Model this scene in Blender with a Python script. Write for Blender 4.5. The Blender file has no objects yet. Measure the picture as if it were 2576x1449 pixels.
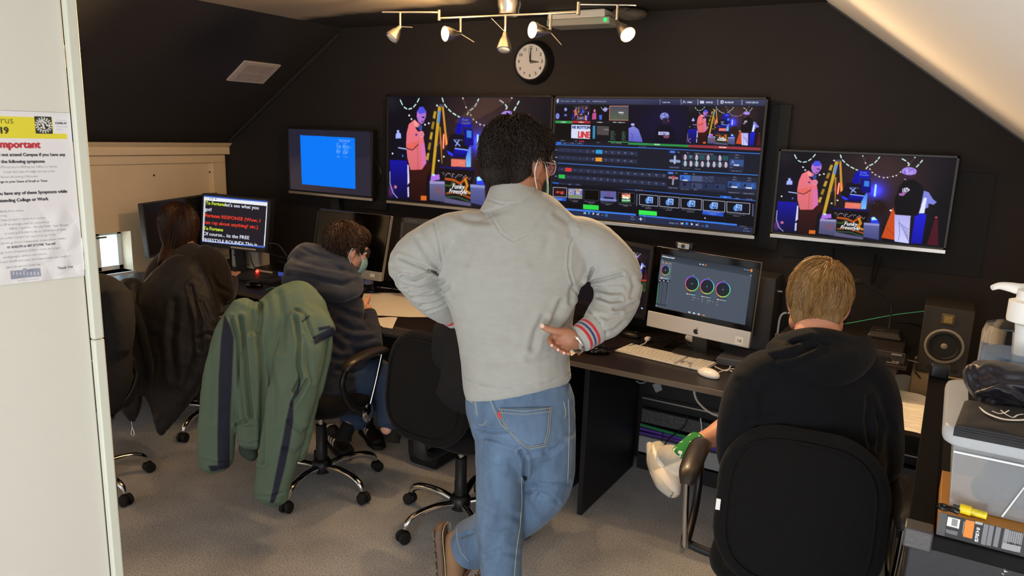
import bpy, bmesh, math, random
import numpy as np
from mathutils import Vector, Matrix
from mathutils.bvhtree import BVHTree

# ------------------------------------------------------------------ camera, world, lights, exposure
SC = bpy.context.scene
COL = SC.collection
PI = math.pi
PW, PH, FOC = 2576.0, 1449.0, 1864.7
CAM = np.array([0.0, 0.0, 1.70])
def _frame(yaw, pitch, roll):
    y, p, r = np.radians([yaw, pitch, roll])
    fwd = np.array([-np.sin(y)*np.cos(p), np.cos(y)*np.cos(p), -np.sin(p)])
    right = np.array([np.cos(y), np.sin(y), 0.0])
    down = np.cross(fwd, right)
    return np.array([np.cos(r)*right+np.sin(r)*down, -np.sin(r)*right+np.cos(r)*down, fwd])
ROT = _frame(30.378, 11.861, -1.929)
cam_data = bpy.data.cameras.new('camera'); cam = bpy.data.objects.new('camera', cam_data); COL.objects.link(cam)
cam_data.sensor_width = 36.0; cam_data.lens = FOC/PW*36.0; cam_data.clip_start = 0.05; cam_data.clip_end = 60
_m = Matrix.Identity(4)
for _i in range(3):
    _m[_i][0] = ROT[0][_i]; _m[_i][1] = -ROT[1][_i]; _m[_i][2] = -ROT[2][_i]; _m[_i][3] = CAM[_i]
cam.matrix_world = _m
SC.camera = cam
world = bpy.data.worlds.new('daylight'); SC.world = world; world.use_nodes = True
world.node_tree.nodes['Background'].inputs[0].default_value = (0.86, 0.93, 1.0, 1)
world.node_tree.nodes['Background'].inputs[1].default_value = 1.0
SC.view_settings.view_transform = 'Standard'; SC.view_settings.look = 'None'
SC.view_settings.exposure = 0.0; SC.view_settings.gamma = 1.0; SC.view_settings.use_curve_mapping = False
SC.cycles.use_denoising = True
SC.cycles.max_bounces = 8
def lamp(name, kind, loc, target, energy, color, size=0.1, size_y=None, spot=60, blend=0.5, label=None):
    d = bpy.data.lights.new(name, kind); d.energy = energy; d.color = color
    if kind == 'AREA':
        d.shape = 'RECTANGLE'; d.size = size; d.size_y = size_y or size
    elif kind == 'SPOT':
        d.spot_size = math.radians(spot); d.spot_blend = blend; d.shadow_soft_size = size
    else: d.shadow_soft_size = size
    o = bpy.data.objects.new(name, d); COL.objects.link(o)
    o.location = loc
    o.rotation_euler = (Vector(target)-Vector(loc)).to_track_quat('-Z', 'Y').to_euler()
    return o
# daylight coming in from the bright room behind the photographer, and through the low window on the left, with an added slope fill
lamp('daylight_behind', 'AREA', (-0.7, -1.3, 2.25), (-1.0, 1.7, 0.2), 24, (0.93, 0.97, 1.0), 1.6, 1.2)
lamp('slope_fill', 'AREA', (-0.1, -1.5, 0.75), (0.15, 1.6, 2.3), 42, (0.97, 0.98, 1.0), 1.0, 0.8)  # added fill from behind, aimed up to brighten the white slope
lamp('daylight_window', 'AREA', (-4.95, 2.55, 1.28), (-3.4, 2.0, 0.0), 90, (0.50, 0.74, 1.0), 0.6, 0.4)
# the three lit spots of the ceiling rail
WARM = (1.0, 0.66, 0.34)

# ------------------------------------------------------------------ pixel <-> world
def ray(px, py): return np.array([(px-PW/2)/FOC, (py-PH/2)/FOC, 1.0]) @ ROT
def at(px, py, dep): return Vector(CAM + ray(px, py)*dep)
def on_y(px, py, Y): d = ray(px, py); return Vector(CAM + d*((Y-CAM[1])/d[1]))
def on_x(px, py, X): d = ray(px, py); return Vector(CAM + d*((X-CAM[0])/d[0]))
def on_z(px, py, z): d = ray(px, py); return Vector(CAM + d*((z-CAM[2])/d[2]))
def proj(co):
    q = (np.asarray(co, float)-CAM) @ ROT.T
    return np.stack([PW/2+FOC*q[..., 0]/q[..., 2], PH/2+FOC*q[..., 1]/q[..., 2], q[..., 2]], -1)
def lin(c):
    return tuple((x/12.92 if x <= 0.04045 else ((x+0.055)/1.055)**2.4) for x in c[:3])
def h(s): return tuple(int(s[i:i+2], 16)/255.0 for i in (0, 2, 4))

# ------------------------------------------------------------------ materials
MATS = {}
def M(name, col, rough=0.6, metal=0.0, bump=None, var=None, spec=0.5, sheen=0.0, alpha=1.0, trans=0.0, coat=0.0, attr=None, ior=1.45, aniso=None):
    """procedural principled material. col is sRGB hex; bump=(scale,strength[,dist]); var=(scale,amount[,hex2])"""
    if name in MATS: return MATS[name]
    m = bpy.data.materials.new(name); m.use_nodes = True; nt = m.node_tree; N = nt.nodes; L = nt.links
    b = N['Principled BSDF']
    c = lin(h(col)) if isinstance(col, str) else lin(col)
    b.inputs['Base Color'].default_value = (*c, 1)
    b.inputs['Roughness'].default_value = rough; b.inputs['Metallic'].default_value = metal
    b.inputs['Specular IOR Level'].default_value = spec; b.inputs['IOR'].default_value = ior
    b.inputs['Sheen Weight'].default_value = sheen; b.inputs['Coat Weight'].default_value = coat
    b.inputs['Alpha'].default_value = alpha; b.inputs['Transmission Weight'].default_value = trans
    tc = N.new('ShaderNodeTexCoord')
    src = None
    if attr:
        a = N.new('ShaderNodeAttribute'); a.attribute_name = attr; src = a.outputs['Color']
        L.new(src, b.inputs['Base Color'])
    if var:
        n = N.new('ShaderNodeTexNoise'); n.inputs['Scale'].default_value = var[0]; n.inputs['Detail'].default_value = 6; n.inputs['Roughness'].default_value = 0.65
        if len(var) > 3:
            mp = N.new('ShaderNodeMapping'); mp.inputs['Scale'].default_value = var[3]; L.new(tc.outputs['Object'], mp.inputs['Vector']); L.new(mp.outputs[0], n.inputs['Vector'])
        else: L.new(tc.outputs['Object'], n.inputs['Vector'])
        r = N.new('ShaderNodeMapRange'); r.inputs['From Min'].default_value = 0.3; r.inputs['From Max'].default_value = 0.7
        r.inputs['To Min'].default_value = 1-var[1]; r.inputs['To Max'].default_value = 1+var[1]
        L.new(n.outputs['Fac'], r.inputs['Value'])
        if len(var) > 2 and var[2]:
            mx = N.new('ShaderNodeMix'); mx.data_type = 'RGBA'
            r.inputs['To Min'].default_value = 0; r.inputs['To Max'].default_value = var[1]
            L.new(r.outputs[0], mx.inputs['Factor'])
            if src: L.new(src, mx.inputs['A'])
            else: mx.inputs['A'].default_value = (*c, 1)
            mx.inputs['B'].default_value = (*lin(h(var[2])), 1); L.new(mx.outputs['Result'], b.inputs['Base Color'])
        else:
            vm = N.new('ShaderNodeVectorMath'); vm.operation = 'SCALE'
            if src: L.new(src, vm.inputs[0])
            else: vm.inputs[0].default_value = c
            L.new(r.outputs[0], vm.inputs['Scale']); L.new(vm.outputs[0], b.inputs['Base Color'])
    if bump:
        n = N.new('ShaderNodeTexNoise'); n.inputs['Scale'].default_value = bump[0]; n.inputs['Detail'].default_value = 5
        L.new(tc.outputs['Object'], n.inputs['Vector'])
        if len(bump) > 3:
            mp = N.new('ShaderNodeMapping'); mp.inputs['Scale'].default_value = bump[3]; L.new(tc.outputs['Object'], mp.inputs['Vector']); L.new(mp.outputs[0], n.inputs['Vector'])
        bp = N.new('ShaderNodeBump'); bp.inputs['Strength'].default_value = bump[1]; bp.inputs['Distance'].default_value = bump[2] if len(bump) > 2 else 0.01
        L.new(n.outputs['Fac'], bp.inputs['Height']); L.new(bp.outputs[0], b.inputs['Normal'])
    MATS[name] = m
    return m
def ME(name, col, strength, attr=None, sampling='AUTO', gloss=False):
    if name in MATS: return MATS[name]
    m = bpy.data.materials.new(name); m.use_nodes = True; nt = m.node_tree; b = nt.nodes['Principled BSDF']
    b.inputs['Base Color'].default_value = (0.005, 0.005, 0.006, 1); b.inputs['Roughness'].default_value = 0.4
    b.inputs['Specular IOR Level'].default_value = 0.06
    b.inputs['Emission Color'].default_value = (*lin(h(col)), 1); b.inputs['Emission Strength'].default_value = strength
    if attr:
        a = nt.nodes.new('ShaderNodeAttribute'); a.attribute_name = attr; nt.links.new(a.outputs['Color'], b.inputs['Emission Color'])
    m.cycles.emission_sampling = sampling
    MATS[name] = m
    return m

# ------------------------------------------------------------------ object helpers
def tag(o, label=None, cat=None, group=None, kind=None):
    if label: o['label'] = label
    if cat: o['category'] = cat
    if group: o['group'] = group
    if kind: o['kind'] = kind
    return o
def thing(name, label, cat, loc=(0, 0, 0), rz=0.0, group=None):
    o = bpy.data.objects.new(name, None); COL.objects.link(o); o.empty_display_size = 0.05
    o.location = loc; o.rotation_euler = (0, 0, rz)
    return tag(o, label, cat, group)
def mw(o):
    m = o.matrix_basis.copy()
    p = o.parent
    return m if p is None else mw(p) @ o.matrix_parent_inverse @ m
def link(o, parent=None, world=True):
    COL.objects.link(o)
    if parent is not None:
        o.parent = parent
        if world: o.matrix_parent_inverse = mw(parent).inverted()
    return o
def children(o): return [c for c in bpy.data.objects if c.parent == o]
def copy_tree(o, parent=None):
    c = o.copy(); COL.objects.link(c)
    if parent is not None: c.parent = parent
    for ch in list(o.children): copy_tree(ch, c)
    return c
def add_bevel(o, w, seg=2, angle=0.6):
    m = o.modifiers.new('bevel', 'BEVEL'); m.width = w; m.segments = seg; m.limit_method = 'ANGLE'; m.angle_limit = angle
    return o
def orient(z, x=None):
    """3x3 matrix with local z along z"""
    z = Vector(z).normalized(); r = Vector(x) if x is not None else (Vector((0, 0, 1)) if abs(z.z) < 0.95 else Vector((1, 0, 0)))
    if x is None: xx = r.cross(z).normalized()
    else: xx = (r - z*r.dot(z)).normalized()
    yy = z.cross(xx)
    return Matrix((xx, yy, z)).transposed()
def catmull(pts, n):
    """smooth polyline through tuples of floats"""
    P = np.array(pts, float); out = []
    for i in range(len(P)-1):
        p0 = P[max(i-1, 0)]; p1 = P[i]; p2 = P[i+1]; p3 = P[min(i+2, len(P)-1)]
        for k in range(n):
            t = k/n
            out.append(0.5*((2*p1)+(-p0+p2)*t+(2*p0-5*p1+4*p2-p3)*t*t+(-p0+3*p1-3*p2+p3)*t**3))
    out.append(P[-1])
    return np.array(out)
class MB:
    def __init__(s): s.v = []; s.f = []; s.mi = []; s.cur = 0
    def add(s, vs, fs):
        b = len(s.v); s.v += [tuple(v) for v in vs]
        for f in fs: s.f.append(tuple(i+b for i in f)); s.mi.append(s.cur)
    def box(s, c, d, R=None):
        c = Vector(c); R = R or Matrix.Identity(3)
        vs = [c + R @ Vector((x*d[0]/2, y*d[1]/2, z*d[2]/2)) for x in (-1, 1) for y in (-1, 1) for z in (-1, 1)]
        s.add(vs, [(0, 1, 3, 2), (4, 6, 7, 5), (0, 4, 5, 1), (2, 3, 7, 6), (0, 2, 6, 4), (1, 5, 7, 3)])
        return s
    def box2(s, a, b): return s.box([(a[i]+b[i])/2 for i in range(3)], [abs(b[i]-a[i]) for i in range(3)])
    def quadbox(s, p, n):
        """p: 4 corners, extruded by vector n"""
        n = Vector(n); p = [Vector(q) for q in p]
        k = len(p); vs = p+[q+n for q in p]
        s.add(vs, [tuple(range(k))[::-1], tuple(range(k, 2*k))]+[(i, (i+1) % k, (i+1) % k+k, i+k) for i in range(k)])
        return s
    def cyl(s, p0, p1, r0, r1=None, n=20, cap=True):
        r1 = r0 if r1 is None else r1
        p0 = Vector(p0); p1 = Vector(p1); R = orient(p1-p0)
        vs = []
        for p, r in ((p0, r0), (p1, r1)):
            vs += [p + R @ Vector((r*math.cos(2*PI*i/n), r*math.sin(2*PI*i/n), 0)) for i in range(n)]
        fs = [(i, (i+1) % n, (i+1) % n+n, i+n) for i in range(n)]
        if cap: fs += [tuple(range(n))[::-1], tuple(range(n, 2*n))]
        s.add(vs, fs); return s
    def lathe(s, prof, o=(0, 0, 0), R=None, n=28, sx=1, sy=1):
        """prof: list of (r,z), closed with caps if r>0 at ends"""
        o = Vector(o); R = R or Matrix.Identity(3); vs = []
        for r, z in prof:
            r = max(r, 1e-5)
            vs += [o + R @ Vector((sx*r*math.cos(2*PI*i/n), sy*r*math.sin(2*PI*i/n), z)) for i in range(n)]
        fs = []
        for k in range(len(prof)-1):
            fs += [(k*n+i, k*n+(i+1) % n, (k+1)*n+(i+1) % n, (k+1)*n+i) for i in range(n)]
        fs += [tuple(range(n))[::-1], tuple(range((len(prof)-1)*n, len(prof)*n))]
        s.add(vs, fs); return s
    def tube(s, pts, r, n=10, sub=6, ref=None, flat=1.0):
        """smooth tube; r is a number or one per point"""
        rr = r if hasattr(r, '__len__') else [r]*len(pts)
        Q = catmull([(*p, q) for p, q in zip(pts, rr)], sub) if sub > 1 else np.array([(*p, q) for p, q in zip(pts, rr)])
        P = [Vector(q[:3]) for q in Q]; vs = []; up = Vector(ref) if ref is not None else None
        for i, p in enumerate(P):
            t = (P[min(i+1, len(P)-1)]-P[max(i-1, 0)])
            t = t.normalized() if t.length > 1e-9 else Vector((0, 0, 1))
            if up is None: up = Vector((0, 0, 1)) if abs(t.z) < 0.9 else Vector((1, 0, 0))
            x = up - t*up.dot(t)
            if x.length < 1e-4: x = t.orthogonal()
            x.normalize(); y = t.cross(x)
            if ref is None: up = x
            vs += [p + x*(Q[i][3]*flat*math.cos(2*PI*k/n)) + y*(Q[i][3]*math.sin(2*PI*k/n)) for k in range(n)]
        m = len(P)
        fs = [(i*n+k, i*n+(k+1) % n, (i+1)*n+(k+1) % n, (i+1)*n+k) for i in range(m-1) for k in range(n)]
        fs += [tuple(range(n))[::-1], tuple(range((m-1)*n, m*n))]
        s.add(vs, fs); return s
    def ball(s, c, r, R=None, nu=20, nv=12):
        r = r if hasattr(r, '__len__') else (r, r, r); c = Vector(c); R = R or Matrix.Identity(3)
        vs = [c + R @ Vector((0, 0, -r[2]))]
        for j in range(1, nv):
            a = -PI/2+PI*j/nv
            vs += [c + R @ Vector((r[0]*math.cos(a)*math.cos(2*PI*i/nu), r[1]*math.cos(a)*math.sin(2*PI*i/nu), r[2]*math.sin(a))) for i in range(nu)]
        vs.append(c + R @ Vector((0, 0, r[2]))); T = len(vs)-1
        fs = [(0, 1+(i+1) % nu, 1+i) for i in range(nu)]
        for j in range(nv-2):
            fs += [(1+j*nu+i, 1+j*nu+(i+1) % nu, 1+(j+1)*nu+(i+1) % nu, 1+(j+1)*nu+i) for i in range(nu)]
        fs += [(1+(nv-2)*nu+i, 1+(nv-2)*nu+(i+1) % nu, T) for i in range(nu)]
        s.add(vs, fs); return s
    def rslab(s, c, sx, sy, r, t, R=None, n=8, bulge=0.0, rim=0.0):
        """rounded-rectangle cushion: outline sx*sy in local xy, corner radius r, thickness t along z, rounded rim"""
        c = Vector(c); R = R or Matrix.Identity(3)
        def outline(k):
            pts = []; rr = max(r-k, 0.001)
            for qx, qy, a0 in ((1, 1, 0), (-1, 1, PI/2), (-1, -1, PI), (1, -1, 3*PI/2)):
                for i in range(n+1):
                    a = a0+PI/2*i/n
                    pts.append((qx*(sx/2-k-rr)+rr*math.cos(a), qy*(sy/2-k-rr)+rr*math.sin(a)))
            return pts
        rim = rim or t*0.45
        rings = []
        for i in range(7):
            a = -PI/2+PI*i/6
            rings.append((rim*(1-math.cos(a)), t/2*math.sin(a)))
        vs = []; m = 4*(n+1)
        for k, z in rings:
            vs += [c + R @ Vector((x, y, z)) for x, y in outline(k)]
        fs = [(j*m+i, j*m+(i+1) % m, (j+1)*m+(i+1) % m, (j+1)*m+i) for j in range(6) for i in range(m)]
        # bulged caps: inner ring + centre
        for side, j in ((-1, 0), (1, 6)):
            base = len(vs)
            prev = [j*m+i for i in range(m)]
            for q in (0.66, 0.33):
                o = outline(rings[0][0])
                vs += [c + R @ Vector((x*q, y*q, side*(t/2+bulge*(1-q*q)))) for x, y in o]
                cur = list(range(len(vs)-m, len(vs)))
                for i in range(m):
                    a, b, d, e = prev[i], prev[(i+1) % m], cur[(i+1) % m], cur[i]
                    fs.append((a, b, d, e) if side > 0 else (e, d, b, a))
                prev = cur
            vs.append(c + R @ Vector((0, 0, side*(t/2+bulge)))); q = len(vs)-1
            fs += [(prev[i], prev[(i+1) % m], q) if side > 0 else (prev[(i+1) % m], prev[i], q) for i in range(m)]
        s.add(vs, fs); return s
    def mesh(s, name, mat=None):
        me = bpy.data.meshes.new(name); me.from_pydata(s.v, [], s.f)
        for m in (mat if isinstance(mat, (list, tuple)) else [mat] if mat else []): me.materials.append(m)
        if any(s.mi): me.polygons.foreach_set('material_index', s.mi)
        return me
    def build(s, name, mat=None, parent=None, world=True, smooth=False, bev=0.0, seg=2):
        me = s.mesh(name, mat)
        o = bpy.data.objects.new(name, me); link(o, parent, world)
        if smooth or bev:
            me.polygons.foreach_set('use_smooth', [True]*len(me.polygons))
            if hasattr(me, 'set_sharp_from_angle'): me.set_sharp_from_angle(angle=0.75 if not bev else 0.6)
        if bev: add_bevel(o, bev, seg)
        return o
def cable(name, pts, r, mat, label=None, parent=None, cat='cable', sub=8, group=None, n=8):
    o = MB().tube(pts, r, n, sub).build(name, mat, parent, smooth=True)
    if label: tag(o, label, cat, group)
    return o
def struct(name, mb, mat, **k):
    o = mb.build(name, mat, **k); o['kind'] = 'structure'; return o

# ------------------------------------------------------------------ organic shapes
def sinfold(co, scale, seed, n=5, stretch=(1, 1, 1)):
    rs = np.random.RandomState(seed); out = np.zeros(len(co))
    for i in range(n):
        k = rs.normal(size=3)*scale*np.array(stretch); out += np.sin(co @ k + rs.uniform(0, 6.28) + 1.5*np.sin(co @ (rs.normal(size=3)*scale*0.6)))/n
    return out
def polydist(P, line):
    d = np.full(len(P), 1e9)
    for a, b in zip(line[:-1], line[1:]):
        a = np.array(a, float); b = np.array(b, float); ab = b-a
        t = np.clip(((P-a) @ ab)/(ab @ ab), 0, 1)
        d = np.minimum(d, np.hypot(*(P-(a+t[:, None]*ab)).T))
    return d
def softpoly(P, poly, w=1.3):
    d = polydist(P, list(poly)+[poly[0]]); return np.clip(0.5+np.where(inpoly(P, poly), d, -d)/w/2, 0, 1)
def inpoly(P, poly):
    x, y = P[:, 0], P[:, 1]; ins = np.zeros(len(P), bool); n = len(poly); j = n-1
    for i in range(n):
        xi, yi = poly[i]; xj, yj = poly[j]
        if yi != yj: ins ^= ((yi > y) != (yj > y)) & (x < (xj-xi)*(y-yi)/(yj-yi)+xi)
        j = i
    return ins
class Blob:
    """closed lofts and balls grown together into one continuous surface"""
    def __init__(s): s.mb = MB()
    def limb(s, secs, ref=None, sub=4, n=20):
        """secs: (pos, a, b): a half width across the view, b half thickness along ref"""
        Q = catmull([(*p, a, b) for p, a, b in secs], sub)
        P = [Vector(q[:3]) for q in Q]; ref0 = Vector(ref) if ref is not None else Vector(ROT[2])
        tan = [(P[min(i+1, len(P)-1)]-P[max(i-1, 0)]).normalized() for i in range(len(P))]
        rings = []
        def ring(p, t, a, b):
            x = t.cross(ref0)
            if x.length < 0.05: x = t.orthogonal()
            x.normalize(); y = x.cross(t)
            return [p + x*(a*math.cos(2*PI*k/n)) + y*(b*math.sin(2*PI*k/n)) for k in range(n)]
        e = min(Q[0][3], Q[0][4])
        for w, k in ((0.55, 0.45), (0.25, 0.8)): rings.append(ring(P[0]-tan[0]*e*w, tan[0], Q[0][3]*k, Q[0][4]*k))
        for i in range(len(P)): rings.append(ring(P[i], tan[i], Q[i][3], Q[i][4]))
        e = min(Q[-1][3], Q[-1][4])
        for w, k in ((0.25, 0.8), (0.55, 0.45)): rings.append(ring(P[-1]+tan[-1]*e*w, tan[-1], Q[-1][3]*k, Q[-1][4]*k))
        vs = [v for r in rings for v in r]; m = len(rings)
        fs = [(i*n+k, i*n+(k+1) % n, (i+1)*n+(k+1) % n, (i+1)*n+k) for i in range(m-1) for k in range(n)]
        fs += [tuple(range(n))[::-1], tuple(range((m-1)*n, m*n))]
        s.mb.add(vs, fs); return s
    def ball(s, c, r, R=None): s.mb.ball(c, r, R, 24, 16); return s
    def build(s, name, mat, parent=None, voxel=0.008, smooth=4, disp=None, color=None):
        me = s.mb.mesh(name+'_raw'); bm = bmesh.new(); bm.from_mesh(me); bmesh.ops.recalc_face_normals(bm, faces=bm.faces); bm.to_mesh(me); bm.free()
        o = bpy.data.objects.new(name, me); COL.objects.link(o)
        r = o.modifiers.new('r', 'REMESH'); r.mode = 'VOXEL'; r.voxel_size = voxel; r.adaptivity = 0
        sm = o.modifiers.new('s', 'SMOOTH'); sm.factor = 0.5; sm.iterations = smooth
        dg = bpy.context.evaluated_depsgraph_get(); me2 = bpy.data.meshes.new_from_object(o.evaluated_get(dg))
        o.modifiers.clear(); o.data = me2; me2.name = name; bpy.data.meshes.remove(me)
        n = len(me2.vertices); co = np.empty(n*3); me2.vertices.foreach_get('co', co); co = co.reshape(-1, 3)
        nr = np.empty(n*3); me2.vertices.foreach_get('normal', nr); nr = nr.reshape(-1, 3)
        if disp:
            co = disp(co, nr); me2.vertices.foreach_set('co', co.ravel()); me2.update()
        if color:
            c = np.asarray(color(co, nr)); ca = me2.color_attributes.new('Col', 'FLOAT_COLOR', 'POINT')
            ca.data.foreach_set('color', np.concatenate([c, np.ones((n, 1))], 1).ravel().astype(np.float32))
        me2.materials.clear(); me2.materials.append(mat)
        me2.polygons.foreach_set('use_smooth', [True]*len(me2.polygons)); me2.update()
        if parent is not None: o.parent = parent; o.matrix_parent_inverse = mw(parent).inverted()
        s.obj = o
        return o
def facing(co, nr):
    v = co-CAM; v /= np.linalg.norm(v, axis=1)[:, None]
    return np.clip(-(v*nr).sum(1)*2.5, 0, 1)
def creases(co, nr, lines):
    """fold valleys along drawn lines: (polyline px, width px, depth m)"""
    q = proj(co); P = q[:, :2]; f = facing(co, nr); d = np.zeros(len(co))
    for ln, w, dep in lines:
        r = polydist(P, ln)
        d += dep*(np.exp(-(r/w)**2)-0.55*np.exp(-((r-2.1*w)/(1.1*w))**2))
    return co - nr*(d*f)[:, None]
def bvh_of(o):
    dg = bpy.context.evaluated_depsgraph_get(); dg.update()
    me = o.data
    return BVHTree.FromPolygons([o.matrix_world @ v.co if False else v.co for v in me.vertices], [tuple(p.vertices) for p in me.polygons])
def stick(bvh, px, py, lift=0.001, fallback=None):
    d = Vector(ray(px, py)).normalized(); hit = bvh.ray_cast(Vector(CAM), d)
    if hit[0] is None: return fallback
    return hit[0]-d*lift
def seam(name, bvh, line, r, mat, parent, lift=0.0005, step=6, dash=None, smooth=True):
    """a stitched line or strap lying on a surface"""
    pts = []
    for a, b in zip(line[:-1], line[1:]):
        k = max(1, int(math.hypot(b[0]-a[0], b[1]-a[1])/step))
        for i in range(k): pts.append((a[0]+(b[0]-a[0])*i/k, a[1]+(b[1]-a[1])*i/k))
    pts.append(line[-1])
    w = [stick(bvh, *p, lift) for p in pts]; w = [x for x in w if x is not None]
    mb = MB()
    if dash:
        i = 0
        while i < len(w)-1: mb.tube(w[i:i+2], r, 6, 1); i += dash
    else: mb.tube(w, r, 6, 1)
    return mb.build(name, mat, parent, smooth=smooth)

# ------------------------------------------------------------------ painted displays and print: a colour grid on a flat mesh
_TX = {}
def text_tris(s):
    if s in _TX: return _TX[s]
    c = bpy.data.curves.new('t', 'FONT'); c.body = s; c.resolution_u = 3
    o = bpy.data.objects.new('t', c); me = o.to_mesh(); me.calc_loop_triangles()
    v = np.array([tuple(x.co)[:2] for x in me.vertices]); t = np.array([tuple(x.vertices) for x in me.loop_triangles])
    o.to_mesh_clear(); bpy.data.objects.remove(o); bpy.data.curves.remove(c)
    _TX[s] = (v, t) if len(t) else (np.zeros((1, 2)), np.zeros((0, 3), int))
    return _TX[s]
class Cv:
    """canvas in unit coordinates: u to the right, v down; aspect = width/height"""
    def __init__(s, w, hh, bg, quad=None, ss=2):
        s.w, s.h, s.ss = w, hh, ss; s.W, s.H = w*ss, hh*ss
        s.a = np.zeros((s.H, s.W, 3)); s.a[:] = h(bg); s.asp = w/hh
        s.quad = np.array(quad, float) if quad is not None else None
        s.box = (0, 0, 1, 1)
    def q(s, p):
        """point given on the photo crop -> unit coordinates (inverse bilinear)"""
        if s.quad is None: u, v = p
        else:
            tl, tr, br, bl = s.quad; P = np.array(p, float); u = v = 0.5
            for _ in range(8):
                f = (1-u)*(1-v)*tl+u*(1-v)*tr+u*v*br+(1-u)*v*bl-P
                du = (1-v)*(tr-tl)+v*(br-bl); dv = (1-u)*(bl-tl)+u*(br-tr)
                D = du[0]*dv[1]-du[1]*dv[0]
                u -= (f[0]*dv[1]-f[1]*dv[0])/D; v -= (du[0]*f[1]-du[1]*f[0])/D
        b = s.box
        return ((b[0]+u*(b[2]-b[0]))*s.W, (b[1]+v*(b[3]-b[1]))*s.H)
    def _blend(s, x0, y0, x1, y1, mask, c, a):
        R = s.a[y0:y1, x0:x1]; m = (mask*a)[..., None]; R[:] = R*(1-m)+np.array(h(c) if isinstance(c, str) else c)*m
    def _bb(s, xs, ys):
        lo = s.box; cx0, cx1 = max(0, int(lo[0]*s.W)), min(s.W, int(math.ceil(lo[2]*s.W))); cy0, cy1 = max(0, int(lo[1]*s.H)), min(s.H, int(math.ceil(lo[3]*s.H)))
        return max(cx0, int(min(xs))-1), max(cy0, int(min(ys))-1), min(cx1, int(max(xs))+2), min(cy1, int(max(ys))+2)
    def poly(s, pts, c, a=1.0, c2=None):
        P = [s.q(p) for p in pts]; s.polyp(P, c, a, c2)
    def polyp(s, P, c, a=1.0, c2=None):
        x0, y0, x1, y1 = s._bb([p[0] for p in P], [p[1] for p in P])
        if x1 <= x0 or y1 <= y0: return
        Y, X = np.mgrid[y0:y1, x0:x1]; X = X+0.5; Y = Y+0.5; ins = np.zeros(X.shape, bool); j = len(P)-1
        for i in range(len(P)):
            xi, yi = P[i]; xj, yj = P[j]
            if yi != yj: ins ^= ((yi > Y) != (yj > Y)) & (X < (xj-xi)*(Y-yi)/(yj-yi)+xi)
            j = i
        if c2 is not None:
            t = np.clip((Y-y0)/(y1-y0), 0, 1)[..., None]; cc = np.array(h(c))*(1-t)+np.array(h(c2))*t
            R = s.a[y0:y1, x0:x1]; m = (ins*a)[..., None]; R[:] = R*(1-m)+cc*m
        else: s._blend(x0, y0, x1, y1, ins.astype(float), c, a)
    def rect(s, x0, y0, x1, y1, c, a=1.0, c2=None): s.poly([(x0, y0), (x1, y0), (x1, y1), (x0, y1)], c, a, c2)
    def frame(s, pts, wd, c):
        for p, q in zip(pts, pts[1:]+pts[:1]): s.line([p, q], wd, c)
    def ell(s, c0, r0, r1, c, a=1.0, soft=0.0, rot=0.0):
        """r0,r1 in crop pixels"""
        cx, cy = s.q(c0); ex = s.q((c0[0]+r0, c0[1])); ey = s.q((c0[0], c0[1]+r1))
        rx = max(abs(ex[0]-cx), 0.5); ry = max(abs(ey[1]-cy), 0.5); k = 1+soft
        m = max(rx, ry)*k
        x0, y0, x1, y1 = s._bb([cx-m, cx+m], [cy-m, cy+m])
        if x1 <= x0 or y1 <= y0: return
        Y, X = np.mgrid[y0:y1, x0:x1]; dx = X+0.5-cx; dy = Y+0.5-cy
        if rot: dx, dy = dx*math.cos(rot)+dy*math.sin(rot), -dx*math.sin(rot)+dy*math.cos(rot)
        r = np.hypot(dx/rx, dy/ry)
        msk = np.clip((k-r)/(soft*2), 0, 1)**1.5 if soft else (r < 1).astype(float)
        s._blend(x0, y0, x1, y1, msk, c, a)
    def glow(s, c0, r, c, a=1.0):
        cx, cy = s.q(c0); ex = s.q((c0[0]+r, c0[1])); rr = abs(ex[0]-cx)
        x0, y0, x1, y1 = s._bb([cx-2*rr, cx+2*rr], [cy-2*rr, cy+2*rr])
        if x1 <= x0 or y1 <= y0: return
        Y, X = np.mgrid[y0:y1, x0:x1]; g = np.exp(-(((X-cx)/rr)**2+((Y-cy)/rr)**2)*1.6)*a
        s.a[y0:y1, x0:x1] = np.clip(s.a[y0:y1, x0:x1]+g[..., None]*np.array(h(c)), 0, 1)
    def line(s, pts, wd, c, a=1.0):
        """wd in crop pixels"""
        P = [s.q(p) for p in pts]; e = s.q((pts[0][0]+wd, pts[0][1])); w = max(math.hypot(e[0]-P[0][0], e[1]-P[0][1])/2, 0.55)
        x0, y0, x1, y1 = s._bb([p[0] for p in P]+[min(p[0] for p in P)-w, max(p[0] for p in P)+w], [p[1] for p in P]+[min(p[1] for p in P)-w, max(p[1] for p in P)+w])
        if x1 <= x0 or y1 <= y0: return
        Y, X = np.mgrid[y0:y1, x0:x1]; Q = np.stack([X.ravel()+0.5, Y.ravel()+0.5], 1)
        d = polydist(Q, P).reshape(X.shape); s._blend(x0, y0, x1, y1, np.clip(w+0.5-d, 0, 1), c, a)
    def text(s, t, p, hh, c, wid=None, a=1.0, align='l', slant=0.0, bold=0.0, p2=None):
        """p: baseline start on the crop, hh cap height in crop px, wid total width in crop px; p2: other point on the baseline"""
        v, tr = text_tris(t)
        if not len(tr): return
        o = s.q(p); ex = s.q((p2 if p2 is not None else (p[0]+100, p[1]))); dx = np.array([ex[0]-o[0], ex[1]-o[1]]); dx /= np.hypot(*dx)
        if p2 is None: dx = np.array([1.0, 0.0])
        ey = s.q((p[0], p[1]-hh)); ch = math.hypot(ey[0]-o[0], ey[1]-o[1])
        sc = ch/0.70; w = v[:, 0].max()
        sx = sc
        if wid: e = s.q((p[0]+wid, p[1])); sx = abs(e[0]-o[0])/w
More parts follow.
